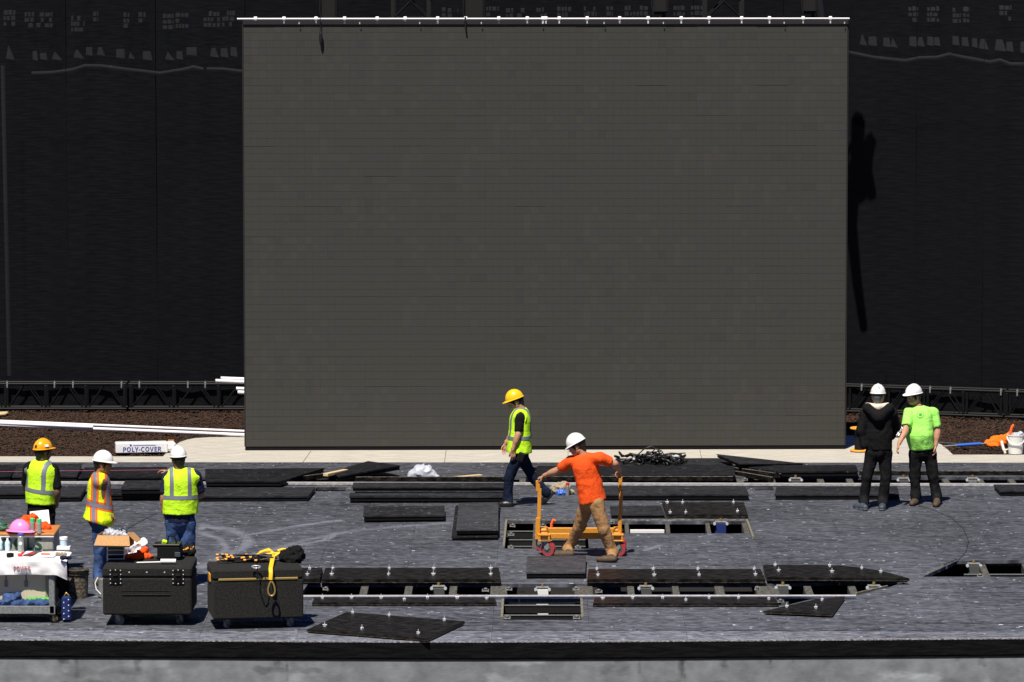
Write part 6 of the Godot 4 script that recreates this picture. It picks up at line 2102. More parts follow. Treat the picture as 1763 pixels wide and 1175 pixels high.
	crumpled("harness_bundle", "small black and amber strap bundle right of the tool bag", "strap bundle", [pr(p + Vector3(-0.03, 0.05, -0.05), p + Vector3(0.05, 0.05, -0.03), 0.05, 0.045), pr(p + Vector3(0, 0.1, -0.06), p + Vector3(0.04, 0.11, -0.04), 0.04, 0.03)], M.rubber, 0.03, 14.0)
	b = B.new()
	for k in 6:
		b.t = Transform3D(Basis.from_euler(Vector3(k * 0.7, k * 1.3, 0.4 * k)), p + Vector3(-0.03 + 0.02 * k, 0.08 + 0.012 * (k % 3), 0.0))
		b.box(Vector3.ZERO, Vector3(0.05, 0.012, 0.02), 0.003)
	tag(obj("amber_clip", b, M.orange_tip), "amber clips on the small strap bundle", "clips", "", "stuff")
	# paint roller
	o = thing("paint_roller", "white paint roller with a thin handle lying on the left road case", "paint roller", Vector3(-4.869, 0.750, 17.944))
	b = B.new()
	b.cyl(Vector3(0.06, 0.03, 0), Vector3(0.25, 0.03, -0.0), 0.03, -1, 12)
	obj("sleeve", b, M.white, o)
	b = B.new()
	b.cyl(Vector3(-0.24, 0.012, 0), Vector3(0.06, 0.02, 0), 0.009, -1, 8)
	obj("handle", b, M.white, o)
	# right case: bungees, yellow harness, black cloth
	p = Vector3(-3.627, 0.758, 17.840)
	o = thing("bungee_pile", "pile of black cords with amber ends on the right road case", "cords", p)
	var rng := RandomNumberGenerator.new()
	rng.seed = 8
	for k in 26:
		b = B.new()
		var x0 := rng.randf_range(-0.52, 0.05)
		var z0 := rng.randf_range(-0.12, 0.16)
		var x1 := rng.randf_range(0.0, 0.28)
		var z1 := rng.randf_range(-0.1, 0.1)
		var y := 0.01 + 0.05 * rng.randf()
		b.tube([Vector3(x0, y + 0.02, z0), Vector3(lerpf(x0, x1, 0.3), y + 0.03 * rng.randf(), lerpf(z0, z1, 0.3) + rng.randf_range(-0.05, 0.05)), Vector3(lerpf(x0, x1, 0.7), y + 0.045 * rng.randf(), lerpf(z0, z1, 0.7) + rng.randf_range(-0.04, 0.04)), Vector3(x1, y + 0.02, z1)], 0.009, 6)
		var cord := obj("cord", b, M.cable, o)
		b = B.new()
		b.cyl(Vector3(x0 - 0.02, y + 0.022, z0), Vector3(x0 + 0.012, y + 0.022, z0), 0.015, 0.013, 8)
		obj("cord_end", b, M.orange_tip, cord)
	var q := Vector3(-3.444, 0.758, 17.738)
	o = thing("yellow_harness", "yellow webbing harness with a steel hook hanging over the right road case", "harness", q)
	b = B.new()
	for s in [[Vector3(-0.14, 0.1, -0.06), Vector3(-0.03, 0.14, -0.05), Vector3(0.04, 0.09, 0.0)], [Vector3(-0.12, 0.07, 0.0), Vector3(-0.02, 0.09, 0.02), Vector3(0.09, 0.1, 0.0)], [Vector3(0.0, 0.05, 0.1), Vector3(0.05, 0.07, 0.05), Vector3(0.12, 0.11, 0.02)], [Vector3(-0.1, 0.03, 0.12), Vector3(0.0, 0.045, 0.1), Vector3(0.03, 0.08, 0.06)], [Vector3(0.08, 0.12, -0.03), Vector3(0.15, 0.14, -0.06), Vector3(0.22, 0.13, -0.08)], [Vector3(-0.16, 0.08, -0.02), Vector3(-0.08, 0.12, 0.01), Vector3(0.0, 0.12, -0.03)]]:
		b.tube(s, 0.034, 8, 0.026, 0.45)
	obj("webbing", b, M.yellow_web, o)
	var edge := Vector3(-3.402, 0.758, 18.483) + Vector3(0.0, 0, 0.03)
	edge = edge - q
	b = B.new()
	b.tube([Vector3(0.03, 0.06, 0.02), edge + Vector3(0.0, 0.02, 0.0), edge + Vector3(0.005, -0.04, 0.035), edge + Vector3(0.0, -0.12, 0.04)], 0.03, 8, 0.025, 0.25)
	obj("tail", b, M.yellow_web, o)
	b = B.new()
	var ring := []
	for k in 15:
		var a := PI / 2 + TAU * k / 14.0
		ring.append(edge + Vector3(0.012 + 0.055 * cos(a) * (0.75 + 0.25 * -sin(a)), -0.23 + 0.09 * sin(a), 0.05))
	b.tube(ring, 0.012, 8)
	obj("steel_hook", b, M.gold, o)
	b = B.new()
	ring = []
	for k in 13:
		var a := TAU * k / 12.0
		ring.append(edge + Vector3(-0.18 + 0.055 * cos(a), 0.035 + 0.02 * sin(a), 0.0 + 0.03 * sin(a)))
	b.tube(ring, 0.008, 6)
	obj("d_ring", b, M.bolt, o)
	b = B.new()
	b.tube([edge + Vector3(-0.16, 0.03, 0.02), edge + Vector3(-0.17, -0.1, 0.03), edge + Vector3(-0.13, -0.22, 0.03), edge + Vector3(-0.1, -0.26, 0.03), edge + Vector3(-0.07, -0.2, 0.03), edge + Vector3(-0.06, 0.0, 0.03)], 0.007, 6)
	obj("black_lanyard", b, M.cable, o)
	q = Vector3(-3.191, 0.758, 17.837)
	crumpled("black_cloth", "black bunched cloth at the right end of the right road case", "cloth", [pr(q + Vector3(-0.06, 0.05, -0.06), q + Vector3(0.08, 0.07, -0.05), 0.07, 0.075), pr(q + Vector3(0.02, 0.1, -0.08), q + Vector3(0.08, 0.11, -0.06), 0.07, 0.06), pr(q + Vector3(-0.05, 0.03, 0.03), q + Vector3(0.06, 0.03, 0.02), 0.04, 0.05)], M.tee_black, 0.045, 8.0)


func build_work_table() -> void:
	var zf := 17.98
	var xr := -6.13
	var o := thing("utility_cart", "grey steel utility cart under a white plastic sheet at the left edge", "cart", Vector3(xr, 0, zf))
	var b := B.new()
	b.box(Vector3(-0.8, 0.79, -0.3), Vector3(1.6, 0.035, 0.62), 0.006)
	obj("top_shelf", b, M.grey_steel, o)
	b = B.new()
	b.box(Vector3(-0.8, 0.2, -0.3), Vector3(1.6, 0.02, 0.6), 0.004)
	b.box(Vector3(-0.8, 0.17, 0.0), Vector3(1.6, 0.1, 0.02), 0.004)
	b.box(Vector3(-0.8, 0.17, -0.6), Vector3(1.6, 0.1, 0.02), 0.004)
	obj("bottom_shelf", b, M.grey_steel, o)
	for s in [[-0.04, -0.02], [-0.04, -0.58], [-1.56, -0.02], [-1.56, -0.58]]:
		b = B.new()
		b.box(Vector3(s[0], 0.45, s[1]), Vector3(0.075, 0.68, 0.06), 0.012)
		obj("post", b, M.grey_steel, o)
		caster(o, Vector3(s[0], 0, s[1]), 0.5, 0.055, 0.035, M.rubber, M.gold, M.grey_dark)
	b = B.new()
	b.tube([Vector3(0.0, 0.72, -0.55), Vector3(0.07, 0.73, -0.55), Vector3(0.09, 0.73, -0.45), Vector3(0.09, 0.73, -0.12), Vector3(0.07, 0.73, -0.05), Vector3(0.0, 0.72, -0.05)], 0.014, 8)
	obj("push_handle", b, M.grey_dark, o)
	# storage chest and cloths on the lower shelf
	o = thing("storage_chest", "beige plastic chest with grey latches on the cart's lower shelf", "chest", Vector3(xr - 0.1, 0.215, zf - 0.3))
	b = B.new()
	b.box(Vector3(-0.68, 0.24, 0), Vector3(1.36, 0.44, 0.4), 0.03)
	obj("body", b, M.beige, o)
	for x in [-0.27, -0.52]:
		b = B.new()
		b.box(Vector3(x, 0.27, 0.205), Vector3(0.045, 0.08, 0.02), 0.006)
		b.box(Vector3(x, 0.36, 0.203), Vector3(0.02, 0.14, 0.012), 0.003)
		obj("latch", b, M.grey_steel, o)
	b = B.new()
	b.box(Vector3(-0.68, 0.035, 0.207), Vector3(1.34, 0.06, 0.012), 0.003)
	obj("base_strip", b, M.wood_brown, o)
	var p := Vector3(xr - 0.3, 0.23, zf - 0.05)
	crumpled("folded_jeans", "blue denim folded along the cart's lower shelf", "jeans", [pr(p + Vector3(-0.9, 0.02, 0), p + Vector3(0.2, 0.015, 0), 0.045, 0.04), pr(p + Vector3(-0.3, 0.07, -0.02), p + Vector3(-0.18, 0.1, -0.02), 0.06, 0.04)], M.denim, 0.03, 7.0)
	p = Vector3(xr - 0.16, 0.29, zf - 0.065)
	crumpled("green_cloth", "bright green cloth lying on the blue denim", "cloth", [pr(p + Vector3(-0.18, 0.0, 0), p + Vector3(0.08, 0.0, 0), 0.024, 0.02)], M.green, 0.016, 14.0)
	# white sheet: over the top, down the front, a loose corner at the right
	b = B.new()
	var nz := FastNoiseLite.new()
	nz.seed = 14
	nz.frequency = 3.0
	nz.fractal_type = FastNoiseLite.FRACTAL_RIDGED
	var g := []
	var rows := 22
	var cols := 46
	for r in rows + 1:
		var row := []
		for k in cols + 1:
			var x := xr - 1.65 + 1.8 * k / cols
			var s := 0.87 * r / rows
			var y := 0.812
			var z := zf - 0.66 + s
			if s > 0.67:
				var dn := s - 0.67
				y -= dn * 0.98
				z = zf + 0.02 + 0.02 * sin(x * 9.0) * dn / 0.2 + 0.03 * dn
			else:
				y += 0.004 * nz.get_noise_2d(x * 2.0, s * 4.0)
			if x > xr + 0.02:
				var ov := x - xr - 0.02
				y -= ov * (0.12 + 0.5 * smoothstep(0.5, 0.87, s))
				z -= ov * 0.6 * smoothstep(0.67, 0.87, s)
			var e := nz.get_noise_3d(x, y * 2.0, z)
			row.append(Vector3(x, y, z) + Vector3(0.0, 0.008 * e, 0.025 * e * smoothstep(0.6, 0.8, s)))
		g.append(row)
	b.grid(g, Vector3(xr - 0.8, 0.2, zf - 0.45))
	var cloth_mesh := obj("plastic_sheet", b, M.sheet)
	tag(cloth_mesh, "white plastic sheet draped over the utility cart with red print", "sheet")
	lettering("POWER", 0.045, 0.003, cloth_mesh, M.print_red, Transform3D(Basis.from_euler(Vector3(-0.1, 0, 0)), Vector3(-6.538, 0.701, 18.022)))
	# grey chest with the wooden lid beyond the cart
	var zb := 17.1
	o = thing("job_box", "grey job box with dark green lettering and a brown wooden lid", "job box", Vector3(-6.235, 0, zb))
	b = B.new()
	b.box(Vector3(-0.9, 0.5, -0.36), Vector3(1.8, 0.98, 0.72), 0.015)
	obj("body", b, M.crate_grey, o)
	b = B.new()
	b.box(Vector3(-0.9, 1.0, -0.36), Vector3(1.84, 0.028, 0.8), 0.008)
	obj("lid", b, M.wood_brown, o)
	b = B.new()
	b.box(Vector3(-0.9, 0.975, 0.02), Vector3(1.82, 0.02, 0.03), 0.004)
	obj("lid_rim", b, M.white_plastic, o)
	lettering("TOOLS", 0.15, 0.01, o, M.green_dark, Transform3D(Basis(), Vector3(-0.46, 0.875, 0.004)))
	var top := 1.016
	# on the lid
	var hat := thing("hard_hat", "pink full-brim hard hat on the brown lid of the job box", "hard hat", Vector3(-6.661, 1.030, 17.080))
	hard_hat(hat, Transform3D(Basis(Vector3.UP, 1.2).scaled(Vector3.ONE * 1.02), Vector3(0, 0.02, 0)), M.hat_pink, true)
	for k in 2:
		o = thing("spray_can", ["green-capped spray can nearest the pink hard hat", "green-capped spray can farther right, beside the orange vest's sleeve"][k], "spray can", [Vector3(-6.502, 1.016, 17.059), Vector3(-6.411, 1.016, 17.121)][k], 0, "spray cans on the job box")
		b = B.new()
		b.lathe([Vector2(0, 0), Vector2(0.033, 0), Vector2(0.034, 0.004), Vector2(0.034, 0.125), Vector2(0.028, 0.14)], Vector3.ZERO, 16)
		obj("can", b, M.can, o)
		b = B.new()
		b.lathe([Vector2(0.031, 0.13), Vector2(0.032, 0.178), Vector2(0.028, 0.183), Vector2(0, 0.184)], Vector3.ZERO, 16)
		obj("cap", b, M.green_cap, o)
	p = Vector3(-6.514, 1.016, 16.766)
	crumpled("orange_vest", "crumpled orange vest heaped behind the pink hard hat", "vest", [pr(p + Vector3(-0.2, 0.04, -0.1), p + Vector3(0.12, 0.04, -0.1), 0.05, 0.04), pr(p + Vector3(-0.14, 0.08, -0.12), p + Vector3(-0.02, 0.13, -0.12), 0.06, 0.05), pr(p + Vector3(0.1, 0.03, -0.05), p + Vector3(0.2, 0.02, -0.02), 0.035, 0.025)], M.orange, 0.03, 8.0)
	b = B.new()
	b.box(Vector3.ZERO, Vector3(0.24, 0.19, 0.004), 0.0, Basis.from_euler(Vector3(-0.5, 0.1, 0.1)))
	tick("paper_sheet", "white printed sheet leaning behind the spray cans", "paper", M.sheet, b, Vector3(-6.477, 1.016, 16.551) + Vector3(0, 0.1, -0.16))
	p = Vector3(-6.903, 1.016, 16.929)
	crumpled("work_gloves", "green and yellow work gloves at the left end of the job box lid", "gloves", [pr(p + Vector3(-0.1, 0.03, 0), p + Vector3(0.09, 0.03, 0), 0.035, 0.025), pr(p + Vector3(-0.1, 0.06, -0.08), p + Vector3(0.02, 0.07, -0.08), 0.03, 0.025)], M.green_dark, 0.03, 12.0)
	# on the white sheet
	var ty := 0.815
	o = thing("vacuum_flask", "steel vacuum flask with a blue lid on the white sheet", "flask", Vector3(-6.616, 0.815, 17.391))
	b = B.new()
	b.lathe([Vector2(0, 0), Vector2(0.038, 0), Vector2(0.04, 0.005), Vector2(0.04, 0.2), Vector2(0.034, 0.208)], Vector3.ZERO, 20)
	obj("body", b, M.can, o)
	b = B.new()
	b.lathe([Vector2(0.038, 0.205), Vector2(0.039, 0.232), Vector2(0.034, 0.24), Vector2(0, 0.241)], Vector3.ZERO, 20)
	obj("lid", b, M.print_blue, o)
	b = B.new()
	b.cyl(Vector3(0, 0.115, 0.036), Vector3(0, 0.115, 0.0415), 0.022, -1, 16)
	obj("badge", b, M.white_plastic, o)
	for k in 2:
		o = thing("water_bottle", ["clear plastic water bottle beside the steel flask", "clear plastic water bottle cut by the left edge of the photo"][k], "bottle", [Vector3(-6.795, 0.815, 17.289), Vector3(-6.893, 0.815, 17.239)][k], 0, "water bottles on the white sheet")
		b = B.new()
		b.lathe([Vector2(0, 0), Vector2(0.032, 0), Vector2(0.034, 0.02), Vector2(0.032, 0.06), Vector2(0.034, 0.1), Vector2(0.012, 0.145)], Vector3.ZERO, 16)
		obj("bottle_body", b, M.bottle, o)
		b = B.new()
		b.lathe([Vector2(0.015, 0.142), Vector2(0.015, 0.165), Vector2(0, 0.166)], Vector3.ZERO, 12)
		obj("cap", b, M.white_plastic, o)
	o = thing("plastic_tub", "white and blue plastic tub on a white box at the cart's end", "tub", Vector3(-6.093, 0.815, 17.233) + Vector3(0, 0.05, -0.02))
	b = B.new()
	b.lathe([Vector2(0, 0), Vector2(0.044, 0), Vector2(0.05, 0.1)], Vector3.ZERO, 18)
	obj("tub_body", b, M.bottle, o)
	b = B.new()
	b.lathe([Vector2(0.05, 0.08), Vector2(0.054, 0.085), Vector2(0.054, 0.115), Vector2(0.05, 0.118), Vector2(0.048, 0.1), Vector2(0, 0.1)], Vector3.ZERO, 18)
	obj("rim", b, M.white_plastic, o)
	b = B.new()
	b.box(Vector3(0, 0.024, 0), Vector3(0.17, 0.048, 0.13), 0.006)
	tick("white_carton", "flat white carton under the plastic tub", "carton", M.white_plastic, b, Vector3(-6.093, 0.815, 17.233) + Vector3(0, 0.003, -0.02))
	b = B.new()
	b.lathe([Vector2(0.02, 0.045), Vector2(0.02, 0.0), Vector2(0.045, 0.0), Vector2(0.047, 0.04), Vector2(0.04, 0.048), Vector2(0.02, 0.045)], Vector3.ZERO, 18)
	tick("tape_roll", "black roll of tape at the front of the white sheet", "tape roll", M.rubber, b, Vector3(-6.701, 0.815, 17.849) + Vector3(0, 0.004, 0))
	b = B.new()
	b.box(Vector3(0, 0.02, 0), Vector3(0.06, 0.035, 0.05), 0.01)
	b.cyl(Vector3(0.02, 0.03, 0.0), Vector3(0.05, 0.055, 0.0), 0.015, -1, 8)
	tick("red_knife", "small red utility knife in front of the steel flask", "knife", M.red, b, Vector3(-6.583, 0.815, 17.798) + Vector3(0, 0.004, 0))
	b = B.new()
	b.box(Vector3(0, 0.006, 0), Vector3(0.1, 0.01, 0.42), 0.003, Basis(Vector3.UP, -0.28))
	tick("grey_folder", "dark grey folder lying aslant on the white sheet", "folder", M.grey_dark, b, Vector3(-6.444, 0.815, 17.594) + Vector3(0, 0.008, 0))
	b = B.new()
	b.cyl(Vector3(-0.04, 0.02, 0.03), Vector3(0.03, 0.02, -0.03), 0.013, 0.011, 8)
	tick("red_marker", "red marker lying on the dark grey folder", "marker", M.red, b, Vector3(-6.440, 0.830, 17.774))
	b = B.new()
	b.cyl(Vector3(-0.055, 0.012, 0.0), Vector3(0.055, 0.012, 0.01), 0.013, 0.011, 8)
	tick("orange_marker", "orange marker lying on the white papers", "marker", M.trim_orange, b, Vector3(-6.271, 0.825, 17.713))
	b = B.new()
	b.box(Vector3(0, 0.004, 0), Vector3(0.26, 0.005, 0.36), 0.0, Basis(Vector3.UP, -0.1))
	tick("paper_stack", "white papers spread at the right of the grey folder", "papers", M.sheet, b, Vector3(-6.266, 0.815, 17.694) + Vector3(0, 0.006, 0))
	p = Vector3(-6.073, 0.820, 17.728)
	crumpled("yellow_pouch", "pale yellow crumpled pouch near the cart's right end", "pouch", [pr(p + Vector3(-0.05, 0.015, 0), p + Vector3(0.05, 0.015, 0), 0.022, 0.02)], M.tan_bag, 0.014, 15.0, 0.009)
	p = Vector3(-5.985, 0.820, 18.030)
	crumpled("dark_pouch", "dark purple pouch on the sheet's front right corner", "pouch", [pr(p + Vector3(-0.05, 0.015, 0), p + Vector3(0.05, 0.015, 0), 0.022, 0.018)], M.navy, 0.012, 15.0, 0.009)
	b = B.new()
	b.cyl(Vector3(-0.07, 0.012, 0.0), Vector3(0.06, 0.014, -0.02), 0.01, 0.008, 8)
	tick("black_pen", "black pen beside the white carton", "pen", M.cable, b, Vector3(-6.272, 0.820, 17.346))
	# bags hanging at the cart's end
	o = thing("dotted_bag", "navy bag with white dots standing at the cart's right end", "bag", Vector3(xr + 0.13, 0.0, zf - 0.12))
	b = B.new()
	b.box(Vector3(0, 0.17, 0), Vector3(0.12, 0.32, 0.09), 0.025)
	obj("body", b, M.blue_deep, o)
	for k in 4:
		for s in [-1, 1]:
			b = B.new()
			b.cyl(Vector3(0.03 * s, 0.06 + 0.07 * k + 0.018 * s, 0.044), Vector3(0.03 * s, 0.06 + 0.07 * k + 0.018 * s, 0.048), 0.008, -1, 8)
			obj("dot", b, M.white_plastic, o)
	b = B.new()
	b.tube([Vector3(-0.03, 0.32, 0), Vector3(0.0, 0.37, 0.02), Vector3(0.03, 0.33, 0.0)], 0.014, 8)
	obj("neck_tie", b, M.gold, o)
	p = Vector3(xr + 0.07, 0.4, zf - 0.3)
	crumpled("black_jacket", "black jacket hanging from the cart's push handle", "jacket", [pr(p + Vector3(0, 0.3, 0), p + Vector3(0.0, 0.05, 0), 0.055, 0.065), pr(p + Vector3(0, 0.05, 0), p + Vector3(0.02, -0.1, 0), 0.065, 0.055)], M.tee_black, 0.03, 7.0)
	# mortar bucket
	o = thing("mortar_bucket", "dirty mortar-stained bucket right of the utility cart", "bucket", Vector3(-6.050, 0.000, 15.838))
	b = B.new()
	b.lathe([Vector2(0, 0.0), Vector2(0.125, 0.0), Vector2(0.14, 0.37), Vector2(0.132, 0.37), Vector2(0.12, 0.05), Vector2(0, 0.05)], Vector3.ZERO, 28)
	obj("bucket_body", b, M.bucket_grey, o)
	for y in [0.3, 0.335, 0.365]:
		b = B.new()
		b.lathe([Vector2(0.139, y - 0.007), Vector2(0.148, y - 0.004), Vector2(0.148, y + 0.005), Vector2(0.139, y + 0.007)], Vector3.ZERO, 28)
		obj("rim_ring", b, M.rubber if y < 0.36 else M.joist, o)
	# pail behind the left case with a white cord
	o = thing("grey_pail", "grey pail with a white cord behind the left road case", "pail", Vector3(-5.696, 0.000, 15.835))
	b = B.new()
	b.lathe([Vector2(0, 0), Vector2(0.09, 0), Vector2(0.1, 0.24), Vector2(0.09, 0.24), Vector2(0, 0.2)], Vector3.ZERO, 20)
	obj("pail_body", b, M.grey_steel, o)
	b = B.new()
	b.tube([Vector3(-0.09, 0.27, 0.06), Vector3(-0.125, 0.2, 0.08), Vector3(-0.11, 0.12, 0.1), Vector3(-0.05, 0.06, 0.12)], 0.008, 6)
	obj("white_cord", b, M.white_plastic, o)


func lettering(text: String, size: float, depth: float, parent: Node3D, mat: Material, at: Transform3D) -> void:
	var tm := TextMesh.new()
	var font := SystemFont.new()
	font.font_names = PackedStringArray(["Droid Sans"])
	font.font_weight = 700
	tm.font = font
	tm.font_size = 32
	tm.pixel_size = size / 23.0
	tm.text = text
	tm.depth = depth
	put("lettering", tm, mat, parent, at)


func build_deck_litter() -> void:
	# plastic bag
	var p := Vector3(-1.891, 0.000, 3.686)
	crumpled("plastic_bag", "white bulging plastic bag on the back of the stage", "bag", [pr(p + Vector3(-0.14, 0.03, -0.05), p + Vector3(0.14, 0.03, -0.05), 0.085, 0.085), pr(p + Vector3(-0.05, 0.09, -0.05), p + Vector3(0.06, 0.1, -0.05), 0.1, 0.085), pr(p + Vector3(0.0, 0.16, -0.05), p + Vector3(0.012, 0.2, -0.05), 0.05, 0.015), pr(p + Vector3(0.08, 0.14, -0.05), p + Vector3(0.09, 0.17, -0.05), 0.035, 0.02), pr(p + Vector3(-0.2, 0.005, 0.0), p + Vector3(0.22, 0.005, 0.0), 0.03, 0.03)], M.bag_white, 0.022, 3.0, 0.012, [[Vector3.DOWN, -0.002]])
	# lumber offcuts
	for q in [[Vector3(-3.367, 0.140, 4.298), Vector3(-3.078, 0.140, 3.767), "short pale timber offcut resting on the slanted black panels"], [Vector3(-1.402, 0.050, 3.967), Vector3(-0.996, 0.050, 3.683), "short pale timber offcut right of the white plastic bag"]]:
		var b := B.new()
		b.bar(q[0] - (q[0] + q[1]) * 0.5, q[1] - (q[0] + q[1]) * 0.5, 0.085, 0.045, 0.004)
		tick("timber_offcut", q[2], "timber", M.lumber, b, (q[0] + q[1]) * 0.5 + Vector3(0, -0.02, 0), 0.0, "timber offcuts")
	# heap of black cable
	p = Vector3(1.602, 0.060, 2.273)
	var o := thing("cable_heap", "tangled heap of black cable behind the man in orange", "cable", p)
	var rng := RandomNumberGenerator.new()
	rng.seed = 29
	for k in 30:
		var b := B.new()
		var c := Vector3(rng.randf_range(-0.34, 0.34), 0.0, rng.randf_range(-0.22, 0.3))
		var rx := rng.randf_range(0.06, 0.22)
		var rz := rng.randf_range(0.05, 0.16)
		var hh := rng.randf_range(0.02, 0.16) * (1.0 - absf(c.x) * 1.6)
		var a0 := rng.randf() * TAU
		var pts := []
		for s in 12:
			var a := a0 + TAU * s / 10.0
			pts.append(c + Vector3(cos(a) * rx + 0.02 * s, maxf(0.012, hh + 0.05 * sin(a * 1.5 + k)), sin(a) * rz))
		b.tube(pts, rng.randf_range(0.009, 0.015), 6)
		obj("cable", b, M.cable, o)
	var b := B.new()
	b.tube([Vector3(-0.18, 0.1, 0), Vector3(-0.05, 0.22, 0), Vector3(0.06, 0.26, 0.0), Vector3(0.16, 0.2, 0.0), Vector3(0.24, 0.05, 0.02)], 0.01, 6)
	obj("cable", b, M.cable, o)
	b = B.new()
	b.tube([Vector3(0.02, 0.12, 0), Vector3(0.12, 0.22, 0.03), Vector3(0.22, 0.19, 0.03), Vector3(0.3, 0.05, 0.04)], 0.009, 6)
	obj("cable", b, M.cable, o)
	b = B.new()
	b.tube([Vector3(-0.55, 0.02, 0.14), Vector3(-0.35, 0.05, 0.08), Vector3(-0.1, 0.12, 0.05), Vector3(0.15, 0.1, 0.06), Vector3(0.34, 0.04, 0.08)], 0.014, 6)
	obj("cable", b, M.grey_dark, o)
	for k in 16:
		b = B.new()
		var c := Vector3(rng.randf_range(-0.5, 0.5), 0.04 + 0.09 * rng.randf(), rng.randf_range(-0.1, 0.34))
		var d := Vector3(rng.randf_range(-1, 1), rng.randf_range(-0.2, 0.5), rng.randf_range(-1, 1)).normalized()
		b.cyl(c, c + d * 0.08, 0.022, 0.02, 8)
		b.cyl(c + d * 0.08, c + d * 0.1, 0.016, -1, 8)
		obj("plug", b, M.bolt if k % 4 == 0 else M.rubber, o)
	b = B.new()
	b.cyl(Vector3(0.4, 0.06, 0.0), Vector3(0.52, 0.1, 0.0), 0.03, 0.04, 10)
	b.cyl(Vector3(0.52, 0.1, 0.0), Vector3(0.545, 0.11, 0), 0.045, -1, 10)
	obj("plug", b, M.rubber, o)
	# bag, bottle and can at the rail
	p = Vector3(0.251, 0.000, 5.651)
	crumpled("mottled_bag", "mottled tan bag lying by the track behind the trolley", "bag", [pr(p + Vector3(-0.09, 0.07, -0.06), p + Vector3(0.03, 0.09, -0.06), 0.08, 0.085), pr(p + Vector3(0.05, 0.06, -0.06), p + Vector3(0.15, 0.03, -0.04), 0.075, 0.04)], M.tan_bag, 0.03, 8.0, 0.012, [[Vector3.DOWN, -0.002]])
	crumpled("blue_cloth", "bright blue cloth at the foot of the mottled bag", "cloth", [pr(p + Vector3(-0.05, 0.03, 0.05), p + Vector3(0.02, 0.035, 0.05), 0.04, 0.04)], M.blue, 0.02, 12.0, 0.01, [[Vector3.DOWN, -0.002]])
	o = thing("aerosol_can", "slim grey aerosol can with a red cap before the mottled bag", "aerosol can", Vector3(0.329, 0.000, 5.750))
	b = B.new()
	b.lathe([Vector2(0, 0), Vector2(0.03, 0), Vector2(0.03, 0.14), Vector2(0.02, 0.155)], Vector3.ZERO, 14)
	obj("can", b, M.purple if false else M.grey_steel, o)
	b = B.new()
	b.lathe([Vector2(0.026, 0.15), Vector2(0.026, 0.19), Vector2(0, 0.192)], Vector3.ZERO, 14)
	obj("cap", b, M.red, o)
	# chalk line
	b = B.new()
	b.tube([Vector3(-8.929, 0.100, 3.847), Vector3(-7.603, 0.100, 3.697), Vector3(-5.877, 0.100, 3.543)], 0.004, 5)
	tag(obj("pink_string", b, M.pink_line), "pink string line stretched across the black panels at the left", "string")
	# scraps of paper and tape
	for q in [[128, 893], [140, 897], [118, 891], [205, 908], [1452, 1062], [700, 916], [1497, 975]]:
		b = B.new()
		b.box(Vector3(0, 0.004, 0), Vector3(0.07, 0.004, 0.05), 0.0, Basis(Vector3.UP, q[0] * 0.7))
	rng.seed = 3


